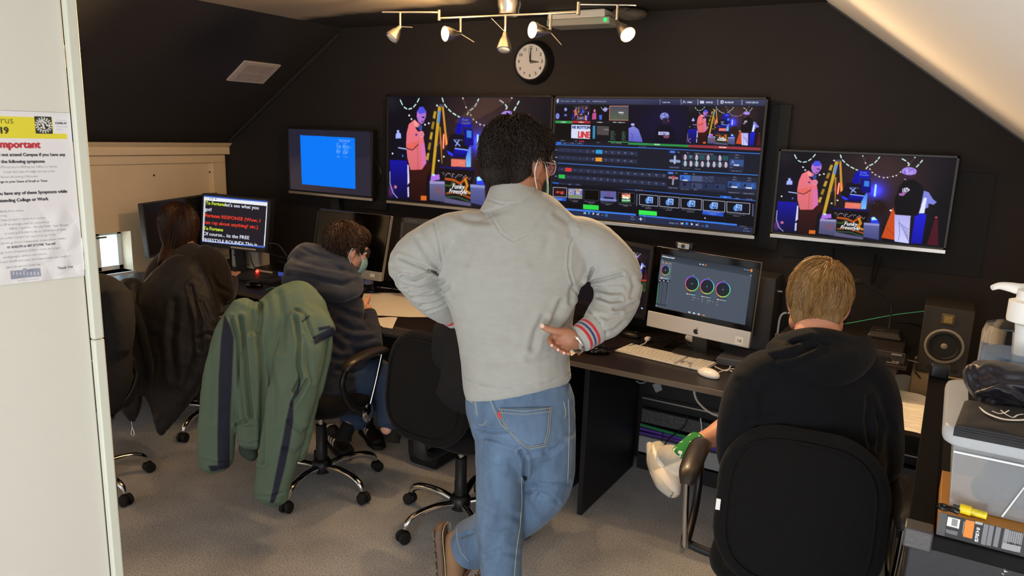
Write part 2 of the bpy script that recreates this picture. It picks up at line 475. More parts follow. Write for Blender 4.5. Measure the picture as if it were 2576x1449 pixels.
        x0 = {'l': 0, 'c': -w/2, 'r': -w}[align]
        up = np.array([dx[1], -dx[0]])
        X = (v[:, 0]+x0)*sx + v[:, 1]*slant*sc
        P = np.array(o)+X[:, None]*dx+(v[:, 1]*sc)[:, None]*up
        offs = [(0, 0)] if not bold else [(-bold*s.ss, 0), (bold*s.ss, 0), (0, bold*s.ss*0.7), (0, -bold*s.ss*0.7)]
        gx0, gy0, gx1, gy1 = s._bb(P[:, 0], P[:, 1])
        if gx1 <= gx0 or gy1 <= gy0: return
        msk = np.zeros((gy1-gy0, gx1-gx0), bool)
        for ox, oy in offs:
            for tri in tr:
                A, B, C = P[tri]+(ox, oy)
                ax0 = max(gx0, int(min(A[0], B[0], C[0])-0.5)); ax1 = min(gx1, int(max(A[0], B[0], C[0])+1.5)); ay0 = max(gy0, int(min(A[1], B[1], C[1])-0.5)); ay1 = min(gy1, int(max(A[1], B[1], C[1])+1.5))
                if ax1 <= ax0 or ay1 <= ay0: continue
                Y, Xg = np.ogrid[ay0:ay1, ax0:ax1]; Xg = Xg+0.5; Y = Y+0.5
                f = lambda p, q: (Xg-p[0])*(q[1]-p[1])-(Y-p[1])*(q[0]-p[0])
                d1, d2, d3 = f(A, B), f(B, C), f(C, A)
                msk[ay0-gy0:ay1-gy0, ax0-gx0:ax1-gx0] |= ((d1 >= 0) & (d2 >= 0) & (d3 >= 0)) | ((d1 <= 0) & (d2 <= 0) & (d3 <= 0))
        s._blend(gx0, gy0, gx1, gy1, msk.astype(float), c, a)
    def blur(s, n=1):
        for _ in range(n):
            for ax in (0, 1): s.a = (np.roll(s.a, 1, ax)+2*s.a+np.roll(s.a, -1, ax))/4
    def noise(s, amt, seed=1, cell=3):
        rs = np.random.RandomState(seed); n = rs.normal(size=(s.H//cell+1, s.W//cell+1)).repeat(cell, 0).repeat(cell, 1)[:s.H, :s.W]
        s.a = np.clip(s.a*(1+amt*n[..., None]), 0, 1)
    def mesh(s, name, quad, mat, parent=None, bend=None, flip=False):
        """quad: world tl,tr,br,bl. bend(u,v)-> world offset"""
        A = s.a.reshape(s.h, s.ss, s.w, s.ss, 3).mean((1, 3))
        A = np.where(A <= 0.04045, A/12.92, ((A+0.055)/1.055)**2.4)
        tl, tr, br, bl = [np.array(p, float) for p in quad]
        u = np.linspace(0, 1, s.w); v = np.linspace(0, 1, s.h); U, V = np.meshgrid(u, v)
        P = ((1-U)*(1-V))[..., None]*tl+(U*(1-V))[..., None]*tr+(U*V)[..., None]*br+((1-U)*V)[..., None]*bl
        if bend is not None: P = P+bend(U, V)
        n = s.w*s.h; me = bpy.data.meshes.new(name)
        idx = np.arange(n).reshape(s.h, s.w)
        f = np.stack([idx[:-1, :-1], idx[1:, :-1], idx[1:, 1:], idx[:-1, 1:]], -1).reshape(-1, 4)
        if flip: f = f[:, ::-1]
        me.vertices.add(n); me.vertices.foreach_set('co', P.ravel())
        me.loops.add(f.size); me.loops.foreach_set('vertex_index', f.ravel().astype(np.int32))
        me.polygons.add(len(f)); me.polygons.foreach_set('loop_start', np.arange(0, f.size, 4, dtype=np.int32)); me.polygons.foreach_set('loop_total', np.full(len(f), 4, np.int32))
        me.update(calc_edges=True); me.validate()
        ca = me.color_attributes.new('Col', 'FLOAT_COLOR', 'POINT')
        ca.data.foreach_set('color', np.concatenate([A.reshape(-1, 3), np.ones((n, 1))], 1).ravel().astype(np.float32))
        me.materials.append(mat)
        if bend is not None: me.polygons.foreach_set('use_smooth', [True]*len(me.polygons))
        o = bpy.data.objects.new(name, me); return link(o, parent)
SCREEN = ME('display pixels', '000000', 1.0, attr='Col', sampling='NONE')
PRINT = M('printed paper', 'ffffff', 0.55, attr='Col')

def paint_stage(c):
    """the live studio picture, in photo crop coordinates of the right-hand television"""
    c.rect(60, 40, 2400, 1380, '0c0a14')
    c.ell((1500, 350), 620, 520, '4a3230', 0.75, 0.8); c.ell((1400, 700), 500, 380, '33201f', 0.7, 0.8)
    c.ell((230, 130), 160, 110, '26262f', 0.6, 0.8); c.ell((2250, 900), 200, 500, '08070c', 0.8, 0.5)
    c.rect(850, 930, 1500, 1320, '241f3c', 0.6)
    # string lights
    W = 'd8fff4'
    for arc in ([(360, 95), (405, 180), (470, 212), (545, 198), (605, 155), (655, 95)], [(965, 100), (985, 165), (1035, 220), (1090, 262), (1155, 295), (1210, 320)],
                [(1460, 130), (1435, 170), (1390, 222), (1320, 255), (1285, 300)], [(1710, 150), (1785, 195), (1820, 245)], [(1970, 165), (1930, 220), (1885, 275)]):
        for p, q in zip(arc[:-1], arc[1:]):
            m = ((p[0]+q[0])/2, (p[1]+q[1])/2); d = ((q[0]-p[0])*0.28, (q[1]-p[1])*0.28)
            c.line([(m[0]-d[0], m[1]-d[1]), (m[0]+d[0], m[1]+d[1])], 15, W)
    arc = [(1250, 125), (1285, 215), (1370, 338), (1455, 392), (1555, 402), (1660, 375), (1800, 245), (1875, 140)]
    c.line(arc, 4, '9a8a86', 0.7)
    for p in arc+[(1340, 295), (1408, 368), (1508, 405), (1620, 388), (1710, 330)]: c.ell(p, 9, 9, 'fff4e8')
    for p in ((485, 272), (760, 360), (705, 372), (200, 652), (940, 705), (865, 745), (1400, 742), (1440, 758), (1675, 692), (515, 310), (890, 185)): c.ell(p, 13, 10, 'f2f0ff')
    # crate on the left
    c.poly([(270, 375), (415, 380), (415, 720), (235, 715)], '0b0a1e'); c.poly([(150, 715), (410, 730), (400, 1130), (110, 1110)], '1310a0', 1, '0a0838')
    c.poly([(285, 415), (320, 415), (325, 445), (345, 450), (345, 500), (260, 500), (270, 450), (288, 445)], 'a8b4ff'); c.line([(295, 595), (410, 612)], 14, 'b8c8ff'); c.ell((350, 680), 12, 14, '4468c8')
    c.ell((130, 1040), 60, 70, '8a3c8c', 0.5, 0.5); c.line([(140, 840), (130, 960), (165, 1060), (225, 1115)], 14, 'b8c0e8', 0.8); c.ell((210, 1000), 22, 18, 'c87090')
    c.poly([(410, 770), (430, 780), (425, 960), (390, 985)], 'd8d4f4'); c.poly([(385, 1010), (412, 1000), (405, 1110), (380, 1112)], 'c8c8e8')
    # step ladder
    Y = 'c8a028'
    c.poly([(840, 215), (875, 230), (690, 870), (658, 865)], '2a2112')
    for k in range(6):
        y = 240+k*105; x = 845-k*34; c.poly([(x, y), (x+34, y+4), (x+8, y+80), (x-26, y+66)], 'c09c30' if k % 2 == 0 else 'a07c20')
    c.poly([(905, 190), (950, 195), (785, 895), (745, 890)], Y); c.poly([(900, 400), (925, 400), (915, 775), (903, 775)], 'a87828')
    c.poly([(955, 190), (982, 190), (1005, 580), (975, 595)], 'd09038'); c.poly([(905, 240), (940, 242), (912, 365), (880, 360)], '5c8cd8'); c.poly([(922, 172), (975, 178), (972, 205), (925, 200)], '44506a')
    # tube lamps
    c.glow((955, 550), 70, 'b02818', 0.5); c.line([(958, 480), (940, 620)], 24, 'ff5a40'); c.line([(958, 485), (941, 615)], 11, 'ffd8cc')
    c.glow((1412, 575), 190, '1420ff', 0.75); c.glow((1412, 575), 90, '3040ff', 0.5); c.line([(1415, 500), (1403, 645)], 30, '58a0ff'); c.line([(1415, 505), (1404, 640)], 17, 'd0f8ff')
    c.line([(830, 620), (915, 535)], 8, '7860a0', 0.8)
    # standing man in pink jacket
    c.poly([(440, 830), (690, 760), (760, 770), (745, 830), (680, 900), (640, 1155), (540, 1160), (420, 1130)], '3a1410', 1, '24090c')
    c.poly([(560, 315), (600, 345), (640, 365), (665, 450), (685, 620), (690, 700), (685, 765), (620, 830), (450, 830), (415, 700), (410, 560), (430, 450), (470, 360)], 'f07886', 1, 'd86a72')
    c.poly([(630, 560), (682, 560), (692, 765), (620, 820)], 'd272d8', 0.6); c.poly([(415, 560), (560, 540), (585, 560), (560, 620), (420, 610)], 'e86048', 0.6)
    c.line([(595, 530), (575, 620), (560, 830)], 5, '8c3450', 0.8); c.line([(415, 605), (500, 625), (590, 570)], 10, '30141c', 0.9); c.ell((570, 470), 14, 12, '3a3490')
    c.poly([(600, 240), (640, 195), (700, 195), (732, 240), (728, 290), (700, 330), (690, 350), (655, 365), (610, 340), (592, 290)], 'b070d0'); c.poly([(598, 255), (640, 190), (700, 190), (730, 250), (660, 262)], '3a48e8', 0.85)
    c.poly([(664, 290), (705, 292), (700, 306), (672, 302)], '180c20'); c.ell((612, 268), 14, 24, 'c878c0'); c.line([(655, 340), (690, 338)], 8, '481838')
    c.poly([(560, 385), (620, 395), (660, 370), (665, 430), (600, 440), (575, 415)], '1a1430'); c.ell((638, 398), 26, 34, '3c4a98'); c.ell((650, 470), 34, 34, 'e88ca4'); c.line([(626, 460), (672, 460)], 6, '90405c', 0.7); c.line([(626, 478), (668, 480)], 6, '90405c', 0.7)
    c.poly([(540, 335), (560, 318), (600, 350), (600, 400), (560, 390)], 'f8b0a0', 0.7)
    # seated man at the mixer
    c.poly([(1050, 480), (1140, 470), (1250, 500), (1290, 600), (1290, 700), (980, 690), (990, 600)], '120c1c'); c.ell((1170, 440), 50, 48, '1414a8')
    c.poly([(1190, 310), (1335, 318), (1345, 420), (1150, 410)], '0a10b8'); c.text('Funky', (1215, 350), 28, 'b8d0ff', 90, slant=0.3); c.text('Freestyle', (1210, 380), 24, 'b8d0ff', 115, slant=0.3)
    c.poly([(1150, 350), (1205, 350), (1190, 480), (1130, 480)], '0808a0'); c.poly([(1230, 425), (1350, 432), (1355, 600), (1240, 600)], '0a0a78'); c.poly([(1272, 445), (1338, 450), (1330, 528), (1268, 520)], '2c68d8')
    for k in range(4): c.line([(1275, 460+k*16), (1332, 464+k*16)], 6, '60b8ff', 0.8)
    c.line([(1100, 545), (1170, 600)], 14, '9ab0ff'); c.line([(1165, 540), (1110, 600)], 14, '9ab0ff'); c.line([(1090, 535), (1210, 545)], 8, '6c7cd0')
    c.poly([(985, 640), (1050, 668), (1080, 690), (1060, 705), (1000, 680)], '2c38ff'); c.poly([(1100, 620), (1290, 640), (1280, 665), (1230, 720), (1060, 715)], '1414d0', 1, '060648')
    c.line([(1100, 625), (1220, 640), (1285, 650)], 14, '90b4ff'); c.poly([(1290, 615), (1318, 615), (1300, 820), (1235, 820), (1240, 720)], '4878e8', 1, '7cc8ff')
    c.poly([(1040, 730), (1238, 742), (1230, 820), (1030, 808)], 'e87868'); c.text('LAPTOP', (1140, 778), 13, 'ffe0d8', 70, 0.6)
    # mixing desk, crates, banner
    c.poly([(880, 800), (1370, 830), (1345, 860), (870, 825)], '1a1258'); c.poly([(870, 822), (1350, 858), (1300, 1000), (850, 940)], '120a10')
    rs = random.Random(4)
    for k in range(34):
        x = 905+k*11.5; c.ell((x, 885+k*1.4+rs.choice((-16, 0, 16))), 5, 5, 'e8e0e8', 0.9)
    c.line([(1040, 880), (1045, 920)], 5, 'c0c0e0')
    c.poly([(745, 890), (862, 885), (865, 940), (725, 955)], 'b070e8'); c.ell((780, 890), 22, 12, 'c8e8f8')
    c.poly([(715, 955), (945, 965), (940, 1180), (700, 1150)], '6c6c98', 1, '4a4a70'); c.poly([(720, 950), (945, 962), (943, 990), (715, 980)], '9c94c8')
    c.text('NJ', (770, 1080), 70, '8c4c58', 110, 0.7, bold=1)
    c.poly([(1275, 1000), (1465, 1020), (1460, 1230), (1260, 1190)], '6468a0', 1, '44487c'); c.poly([(1275, 998), (1468, 1015), (1465, 1045), (1272, 1028)], '8c94cc')
    c.poly([(1360, 930), (1400, 918), (1445, 965), (1465, 1015), (1360, 1000)], '2a40f0'); c.poly([(1368, 930), (1400, 920), (1440, 962), (1370, 968)], 'a8f0ff')
    c.poly([(930, 925), (1275, 950), (1265, 1195), (925, 1120)], '14100c')
    c.line([(945, 935), (1060, 950), (1140, 990), (1230, 930)], 30, 'c85820', 0.9); c.line([(1215, 950), (1235, 1010), (1200, 1060), (1255, 1090)], 34, 'e89020', 0.9); c.line([(950, 1085), (1060, 1080), (1180, 1110), (1260, 1140)], 26, 'a05018', 0.9)
    c.line([(935, 1000), (1000, 1010), (1050, 970)], 22, '486830', 0.8); c.line([(940, 1120), (1100, 1130), (1250, 1180)], 22, '305040', 0.9)
    for o2, cc in ((5, '20202c'), (0, 'ffffff')):
        c.text('Funky', (1020+o2, 1035+o2), 52, cc, 170, slant=0.3, bold=0.5); c.text('Freestyle', (975+o2, 1080+o2), 46, cc, 245, slant=0.3, bold=0.5)
    c.poly([(925, 1130), (1270, 1195), (1265, 1230), (900, 1180)], '5c587c'); c.poly([(575, 1100), (660, 1105), (655, 1155), (570, 1150)], 'd86a20')
    c.ell((1450, 800), 110, 110, '241210', 0.9, 0.3)
    # man in black on the right
    c.poly([(1625, 790), (1660, 900), (1650, 1230), (1490, 1200)], 'c84c1c'); c.line([(1560, 1070), (1650, 1170)], 5, '602010', 0.8)
    c.poly([(1890, 870), (2020, 880), (1970, 1280), (1840, 1270)], '1c1cd8', 1, '1010a0')
    c.poly([(1985, 570), (2040, 590), (2090, 680), (2135, 720), (2100, 755), (2040, 740), (2040, 790), (2000, 810), (1950, 780)], '7c84dc'); c.poly([(1985, 665), (2020, 665), (1995, 870), (1930, 870)], 'e0e8ff')
    c.poly([(1645, 890), (1840, 905), (1820, 1275), (1650, 1250)], 'b4b0f0', 1, 'd0d0ff')
    for k in range(5): c.line([(1700+k*20, 1000+k*40), (1815, 1090+k*38)], 7, '50508c', 0.8)
    c.line([(1700, 960), (1710, 1150), (1690, 1240)], 5, '6060a0'); c.line([(1840, 920), (1825, 1270)], 10, '181828')
    c.poly([(1760, 430), (1880, 430), (1980, 520), (1960, 700), (1920, 900), (1660, 890), (1640, 700), (1700, 520)], '0c0910'); c.line([(1820, 380), (1785, 440)], 30, '281420')
    c.ell((1810, 330), 85, 55, '9c6ad8'); c.ell((1800, 375), 75, 40, '3a1c38'); c.ell((1810, 318), 88, 52, 'a88ae8')
    for k in range(26): c.ell((1750+rs.random()*130, 285+rs.random()*60), 10, 7, rs.choice(('c8b4ff', '6c50b0', '8468c8')), 0.8)
    c.poly([(1735, 545), (1790, 530), (1825, 560), (1795, 590), (1735, 600)], 'e8e4ff'); c.line([(1750, 545), (1752, 590)], 8, '0c0910'); c.line([(1775, 545), (1778, 585)], 8, '0c0910'); c.line([(1800, 550), (1790, 580)], 7, '0c0910')
    c.poly([(1690, 610), (1770, 600), (1800, 580), (1750, 640), (1700, 640)], 'b068b8'); c.ell((1765, 425), 12, 8, 'c8a0c8')
    c.poly([(2120, 915), (2150, 920), (2160, 1300), (2030, 1290)], '501020', 0.9); c.ell((2130, 920), 16, 10, 'c05060')
    c.ell((1600, 835), 16, 12, 'fff0e8')
STAGE_QUAD = [(190, 70), (2350, 150), (2215, 1320), (85, 1120)]
def sub(cv, pts, fn, quad):
    """paint fn into the rectangle whose opposite corners are pts on the crop"""
    a = cv.q(pts[0]); b = cv.q(pts[1]); ob, oq = cv.box, cv.quad
    cv.box = (a[0]/cv.W, a[1]/cv.H, b[0]/cv.W, b[1]/cv.H); cv.quad = np.array(quad, float); fn(cv); cv.box, cv.quad = ob, oq

# ================================================================== materials used all over
BLACKWALL = M('black wall paint', '231f1f', 0.85, bump=(60, 0.15, 0.003), var=(3, 0.12))
SLOPEBLK = M('black slope paint', '2c2929', 0.8, bump=(45, 0.15, 0.003), var=(2.5, 0.10))
CREAM = M('cream gloss paint', 'f6dfb8', 0.45, bump=(12, 0.05, 0.002), var=(4, 0.03))
WHITEP = M('white wall paint', 'f4f1ec', 0.6, bump=(40, 0.05, 0.002))
DOORW = M('white door paint', 'd0cdc2', 0.4, bump=(30, 0.04, 0.001))
BLKPL = M('black plastic', '141416', 0.4, bump=(300, 0.08, 0.0005))
BLKMAT = M('matt black plastic', '1b1b1d', 0.6, bump=(250, 0.1, 0.0005))
DKGREY = M('dark grey plastic', '38383b', 0.5)
GREYPL = M('grey plastic', '6c6c6e', 0.5)
WHITEPL = M('white plastic', 'eeece6', 0.35)
SILVER = M('silver metal', 'b9b7b2', 0.35, 0.9, bump=(200, 0.03, 0.0003))
ALU = M('satin aluminium', 'c9c7c3', 0.42, 0.6)
CHROME = M('chrome', 'd8d8d8', 0.12, 1.0)
BRUSH = M('brushed nickel', 'c6c2bc', 0.25, 1.0, bump=(90, 0.1, 0.0005, (1, 1, 12)))
GLASSBLK = M('black screen glass', '050506', 0.08, spec=0.6)
FABRIC = M('black chair fabric', '141313', 0.92, bump=(420, 0.5, 0.002), spec=0.2, sheen=0.04, var=(90, 0.25))
DESKTOP = M('black desk laminate', '221d1b', 0.38, bump=(160, 0.06, 0.0006), var=(30, 0.2))
DESKSIDE = M('black desk board', '16171b', 0.5, bump=(160, 0.06, 0.0006))
RUBBER = M('black rubber', '121212', 0.7)
WIREB = M('black cable', '0e0e0f', 0.5)
WIREW = M('white cable', 'e4e2dc', 0.45)
PAPER = M('white paper', 'f2ede4', 0.7, bump=(20, 0.05, 0.001))
EDGEB = M('desk edging', '6e6152', 0.45)

# carpet
def carpet_mat():
    m = bpy.data.materials.new('grey carpet'); m.use_nodes = True; nt = m.node_tree; N, L = nt.nodes, nt.links; b = N['Principled BSDF']
    tc = N.new('ShaderNodeTexCoord')
    n1 = N.new('ShaderNodeTexNoise'); n1.inputs['Scale'].default_value = 150; n1.inputs['Detail'].default_value = 6; n1.inputs['Roughness'].default_value = 0.85
    n2 = N.new('ShaderNodeTexNoise'); n2.inputs['Scale'].default_value = 3.5; n2.inputs['Detail'].default_value = 4
    n3 = N.new('ShaderNodeTexVoronoi'); n3.inputs['Scale'].default_value = 26
    for n in (n1, n2, n3): L.new(tc.outputs['Object'], n.inputs['Vector'])
    r = N.new('ShaderNodeValToRGB'); e = r.color_ramp.elements; e[0].position = 0.34; e[0].color = (*lin(h('6f7174')), 1); e[1].position = 0.68; e[1].color = (*lin(h('eceef0')), 1)
    L.new(n1.outputs['Fac'], r.inputs['Fac'])
    mr = N.new('ShaderNodeMapRange'); mr.inputs['From Min'].default_value = 0.3; mr.inputs['From Max'].default_value = 0.7; mr.inputs['To Min'].default_value = 0.78; mr.inputs['To Max'].default_value = 1.12
    L.new(n2.outputs['Fac'], mr.inputs['Value'])
    sp = N.new('ShaderNodeMapRange'); sp.inputs['From Min'].default_value = 0.03; sp.inputs['From Max'].default_value = 0.07; sp.inputs['To Min'].default_value = 0.45; sp.inputs['To Max'].default_value = 1.0
    L.new(n3.outputs['Distance'], sp.inputs['Value'])
    ml = N.new('ShaderNodeMath'); ml.operation = 'MULTIPLY'; L.new(mr.outputs[0], ml.inputs[0]); L.new(sp.outputs[0], ml.inputs[1])
    vm = N.new('ShaderNodeVectorMath'); vm.operation = 'SCALE'; L.new(r.outputs[0], vm.inputs[0]); L.new(ml.outputs[0], vm.inputs['Scale']); L.new(vm.outputs[0], b.inputs['Base Color'])
    b.inputs['Roughness'].default_value = 0.95; b.inputs['Specular IOR Level'].default_value = 0.1
    bp = N.new('ShaderNodeBump'); bp.inputs['Strength'].default_value = 0.7; bp.inputs['Distance'].default_value = 0.006; L.new(n1.outputs['Fac'], bp.inputs['Height']); L.new(bp.outputs[0], b.inputs['Normal'])
    return m
CARPET = carpet_mat()

# ================================================================== the room shell
XL, XR, YB, YF, ZC = -4.54, 0.62, 3.60, -1.2, 2.296
XA, XB = -3.385, -0.577          # where the slopes meet the flat ceiling
SL, SR = 0.6518, 0.713
struct('floor', MB().box2((XL-0.2, YF-0.6, -0.05), (XR+0.4, YB+0.1, 0)), CARPET)
struct('wall_back', MB().quadbox([(XL-0.1, YB, 0), (XR+0.2, YB, 0), (XR+0.2, YB, ZC-SR*(XR+0.2-XB)), (XB, YB, ZC), (XA, YB, ZC), (XL-0.1, YB, ZC-SL*(XA-XL+0.1))], (0, 0.1, 0)), BLACKWALL)
def ceil_mat():
    """flat ceiling: tan, blending to near black towards the back wall along a noisy edge"""
    m = bpy.data.materials.new('ceiling surface'); m.use_nodes = True; nt = m.node_tree; N, L = nt.nodes, nt.links; b = N['Principled BSDF']
    tc = N.new('ShaderNodeTexCoord'); sp = N.new('ShaderNodeSeparateXYZ'); L.new(tc.outputs['Object'], sp.inputs[0])
    n = N.new('ShaderNodeTexNoise'); n.inputs['Scale'].default_value = 2.2; n.inputs['Detail'].default_value = 3; L.new(tc.outputs['Object'], n.inputs['Vector'])
    a = N.new('ShaderNodeMath'); a.operation = 'MULTIPLY_ADD'; a.inputs[1].default_value = 0.5; L.new(n.outputs['Fac'], a.inputs[0]); L.new(sp.outputs['Y'], a.inputs[2])
    x = N.new('ShaderNodeMath'); x.operation = 'MULTIPLY_ADD'; x.inputs[1].default_value = 0.16; L.new(sp.outputs['X'], x.inputs[0]); L.new(a.outputs[0], x.inputs[2])
    r = N.new('ShaderNodeMapRange'); r.inputs['From Min'].default_value = 2.86; r.inputs['From Max'].default_value = 2.99; L.new(x.outputs[0], r.inputs['Value'])
    mx = N.new('ShaderNodeMix'); mx.data_type = 'RGBA'; mx.inputs['A'].default_value = (*lin(h('b0a088')), 1); mx.inputs['B'].default_value = (*lin(h('24211f')), 1)
    L.new(r.outputs[0], mx.inputs['Factor']); L.new(mx.outputs['Result'], b.inputs['Base Color']); b.inputs['Roughness'].default_value = 0.75
    return m
CEILM = ceil_mat()
struct('ceiling', MB().box2((XA, YF, ZC), (XB, YB+0.05, ZC+0.05)), CEILM)
struct('ceiling', MB().quadbox([(XA, YF, ZC), (XA, YB+0.05, ZC), (XL-0.1, YB+0.05, ZC-SL*(XA-XL+0.1)), (XL-0.1, YF, ZC-SL*(XA-XL+0.1))], (-0.03, 0, 0.05)), SLOPEBLK)
struct('ceiling', MB().quadbox([(XB, YF, ZC), (XB, YB+0.05, ZC), (XR+0.3, YB+0.05, ZC-SR*(XR+0.3-XB)), (XR+0.3, YF, ZC-SR*(XR+0.3-XB))], (0.03, 0, 0.05)), WHITEP)
struct('trim_1', MB().tube([(XB, YB-0.006, ZC-0.004), (XR, YB-0.006, ZC-0.004-SR*(XR-XB))], 0.006, 6, 1), DKGREY)
struct('trim_2', MB().tube([(XA-0.02, YB-0.012, ZC-0.03), (XL+0.02, YB-0.012, ZC-0.03-SL*(XA-XL-0.04))], 0.012, 6, 1), SLOPEBLK)
struct('wall_right', MB().box2((XR, YF, 0), (XR+0.1, YB, 1.6)), WHITEP)
# left knee wall with the low window
wz0, wz1, wy0, wy1 = 0.735, 0.995, 2.22, 2.845
k = MB(); k.box2((XL-0.14, YF, 0), (XL, YB, wz0)); k.box2((XL-0.14, YF, wz1), (XL, YB, 1.545)); k.box2((XL-0.14, YF, wz0), (XL, wy0, wz1)); k.box2((XL-0.14, wy1, wz0), (XL, YB, wz1))
struct('wall_left', k, CREAM)
t = MB(); t.box2((XL, 0.9, 1.478), (XL+0.055, YB, 1.532)); t.quadbox([(XL, 0.9, 1.532), (XL+0.055, 0.9, 1.532), (XL+0.09, 0.9, 1.56), (XL, 0.9, 1.56)], (0, YB-0.9, 0))
struct('trim_3', t, CREAM, bev=0.004)
t = MB(); t.box2((XL, 0.9, 1.42), (XL+0.022, YB-0.02, 1.475)); t.box2((XL, 3.475, 0.75), (XL+0.022, YB-0.02, 1.42)); struct('trim_4', t, CREAM, bev=0.003)
t = MB()
for y, z in ((3.463, 1.354), (3.034, 1.345), (2.6, 1.34)): t.cyl((XL-0.002, y, z), (XL+0.004, y, z), 0.006, n=10)
struct('trim_5', t, M('screw heads', '3a3128', 0.5, 0.5))
# window: frame, panes, reveal
w = thing('window_1', None, None, (XL-0.10, (wy0+wy1)/2, wz0)); w['kind'] = 'structure'
WINW = M('white window frame', 'eef2f6', 0.4)
m = MB(); X0 = XL-0.115
for a, b in (((wy0, wz0), (wy1, wz0+0.03)), ((wy0, wz1-0.03), (wy1, wz1)), ((wy0, wz0), (wy0+0.03, wz1)), ((wy1-0.03, wz0), (wy1, wz1)), ((2.665, wz0), (2.70, wz1)), ((2.45, wz0), (2.48, wz1))):
    m.box2((X0-0.03, a[0], a[1]), (X0+0.01, b[0], b[1]))
m.build('window_frame', WINW, w, bev=0.003)
g = MB().box2((X0-0.014, wy0+0.02, wz0+0.02), (X0-0.010, wy1-0.02, wz1-0.02)).build('pane', M('window glass', 'ffffff', 0.02, trans=1.0, ior=1.05), w)
MB().box2((XL-0.14, wy0-0.02, wz0-0.02), (XL+0.015, wy1+0.01, wz0)).build('window_sill', WINW, w, bev=0.003)
m = MB(); m.box2((X0+0.008, 2.60, wz1-0.045), (X0+0.022, 2.74, wz1-0.035)); m.box2((X0+0.008, 2.63, wz1-0.06), (X0+0.02, 2.645, wz1-0.035)); m.build('window_stay', M('window stay metal', '8a94a0', 0.4, 0.8), w)
tag(MB().box2((-5.3, 2.2, 0.3), (-5.25, 3.6, 0.93)).build('exterior_parapet', M('pale render', 'd9cbb8', 0.8, bump=(30, 0.2))), 'pale rendered parapet seen outside the low window', 'wall')

# the white door leaf close on the left, with its raised edge strip
E0 = at(170, 200, 1.385); DX, DY = E0.x, E0.y
_d = ray(2862, 369); _d = np.array([_d[0], _d[1]]); _d /= np.linalg.norm(_d); DD = Vector((_d[0], _d[1], 0)); DN = Vector((_d[1], -_d[0], 0))
dr = thing('door_1', None, None, (DX-0.5*DD.x, DY-0.5*DD.y, 0)); dr['kind'] = 'structure'
e = Vector((DX, DY, 0)); b0 = e-DD*1.05
MB().quadbox([b0, e, e+Vector((0, 0, 2.08)), b0+Vector((0, 0, 2.08))], -DN*0.035).build('door_panel', DOORW, dr, bev=0.003)
f = MB(); f.quadbox([e, e+DD*0.002+DN*0.014, e+DN*0.014+DD*0.022, e+DD*0.022-DN*0.035], (0, 0, 1.265)); f.quadbox([Vector((0, 0, 1.2665))+q for q in (e, e+DD*0.002+DN*0.014, e+DN*0.014+DD*0.022, e+DD*0.022-DN*0.035)], (0, 0, 0.81))
f.build('edge_strip', M('door edge strip', 'cccdbe', 0.45), dr, bev=0.003)
def on_door(px, py, lift=0.0):
    d = Vector(ray(px, py)); o = Vector(CAM); t = (e-o).dot(DN)/d.dot(DN); return o+d*t+DN*lift
# the notice taped to it
q0 = [(0, 38), (517, 30), (612, 1240), (0, 1325)]
def crop2(p): return (p[0]/2.957, 270+p[1]/2.957)
pw = [on_door(*crop2(p), 0.0012) for p in q0]
# sheet spanned in the door plane: right edge on the photo, 0.21 wide
tr, br = pw[1], pw[2]; hh_ = (tr-br).length; tl = tr-DD*0.213; bl = br-DD*0.213+Vector((0, 0, 0))
zt = (tr.z+pw[0].z)/2
TR = Vector((tr.x, tr.y, zt)); BR = TR-Vector((0, 0, hh_)); TL = TR-DD*0.213; BL = BR-DD*0.213
def pst(p):
    """photo crop point -> canvas unit coords"""
    P = on_door(*crop2(p), 0.0012); return (1-(TR-P).dot(DD)/0.213, (TR.z-P.z)/hh_)
cv = Cv(300, 420, 'dad7d8')
def PT(s, p, cap, c, end=None, bold=0.0, a=1.0):
    """text whose right end sits at crop point p; cap height in crop px"""
    u, v = pst(p); u2, v2 = pst((p[0], p[1]-cap)); hcap = abs(v2-v); vv, tt = text_tris(s); wd = None
    cv.quad = None
    # width: natural in metres on an A4 sheet, squeezed to a humanist face
    wm = vv[:, 0].max()*hcap*hh_/0.70*0.93/0.213
    cv.text(s, (u-wm, v), hcap, c, wm, a, bold=bold)
cv.rect(*pst((-900, 38)), *pst((495, 235)), 'd8cc30'); u0, v0 = pst((262, 62)); u1, v1 = pst((517, 198))
cv.rect(pst((385, 70))[0], v0, 1.0, v1, 'dcdadc'); cv.rect(pst((497, 70))[0], 0, 1, 0.2, 'dcdadc')
a_, b_ = pst((252, 68)); c_, d_ = pst((390, 198)); cv.rect(a_, b_, c_, d_, '232326')
mx, my = (a_+c_)/2, (b_+d_)/2; rr = (d_-b_)*0.32
def ring(cx, cy, r, w, col, n=40):
    P = [(cx+r*hh_/0.213*math.cos(2*PI*i/n), cy+r*math.sin(2*PI*i/n)) for i in range(n+1)]; cv.line(P, w, col)
ring(mx, my, rr, 0.008, 'cfd0c8')
for i in range(18):
    an = 2*PI*i/18; p, q = [(mx+r*hh_/0.213*math.cos(an), my+r*math.sin(an)) for r in (rr, rr*1.32)]; cv.line([p, q], 0.006, 'cfd0c8')
    cv.ell(q, 0.006, 0.005, 'cfd0c8')
rs = random.Random(3)
for i in range(16):
    an = rs.random()*6.28; r = rr*0.8*math.sqrt(rs.random()); cv.ell((mx+r*hh_/0.213*math.cos(an), my+r*math.sin(an)), 0.009, 0.006, 'cfd0c8')
PT('Coronavirus', (98, 122), 52, '6a6418'); PT('COVID-19', (62, 196), 48, '2c2a12', bold=1.2)
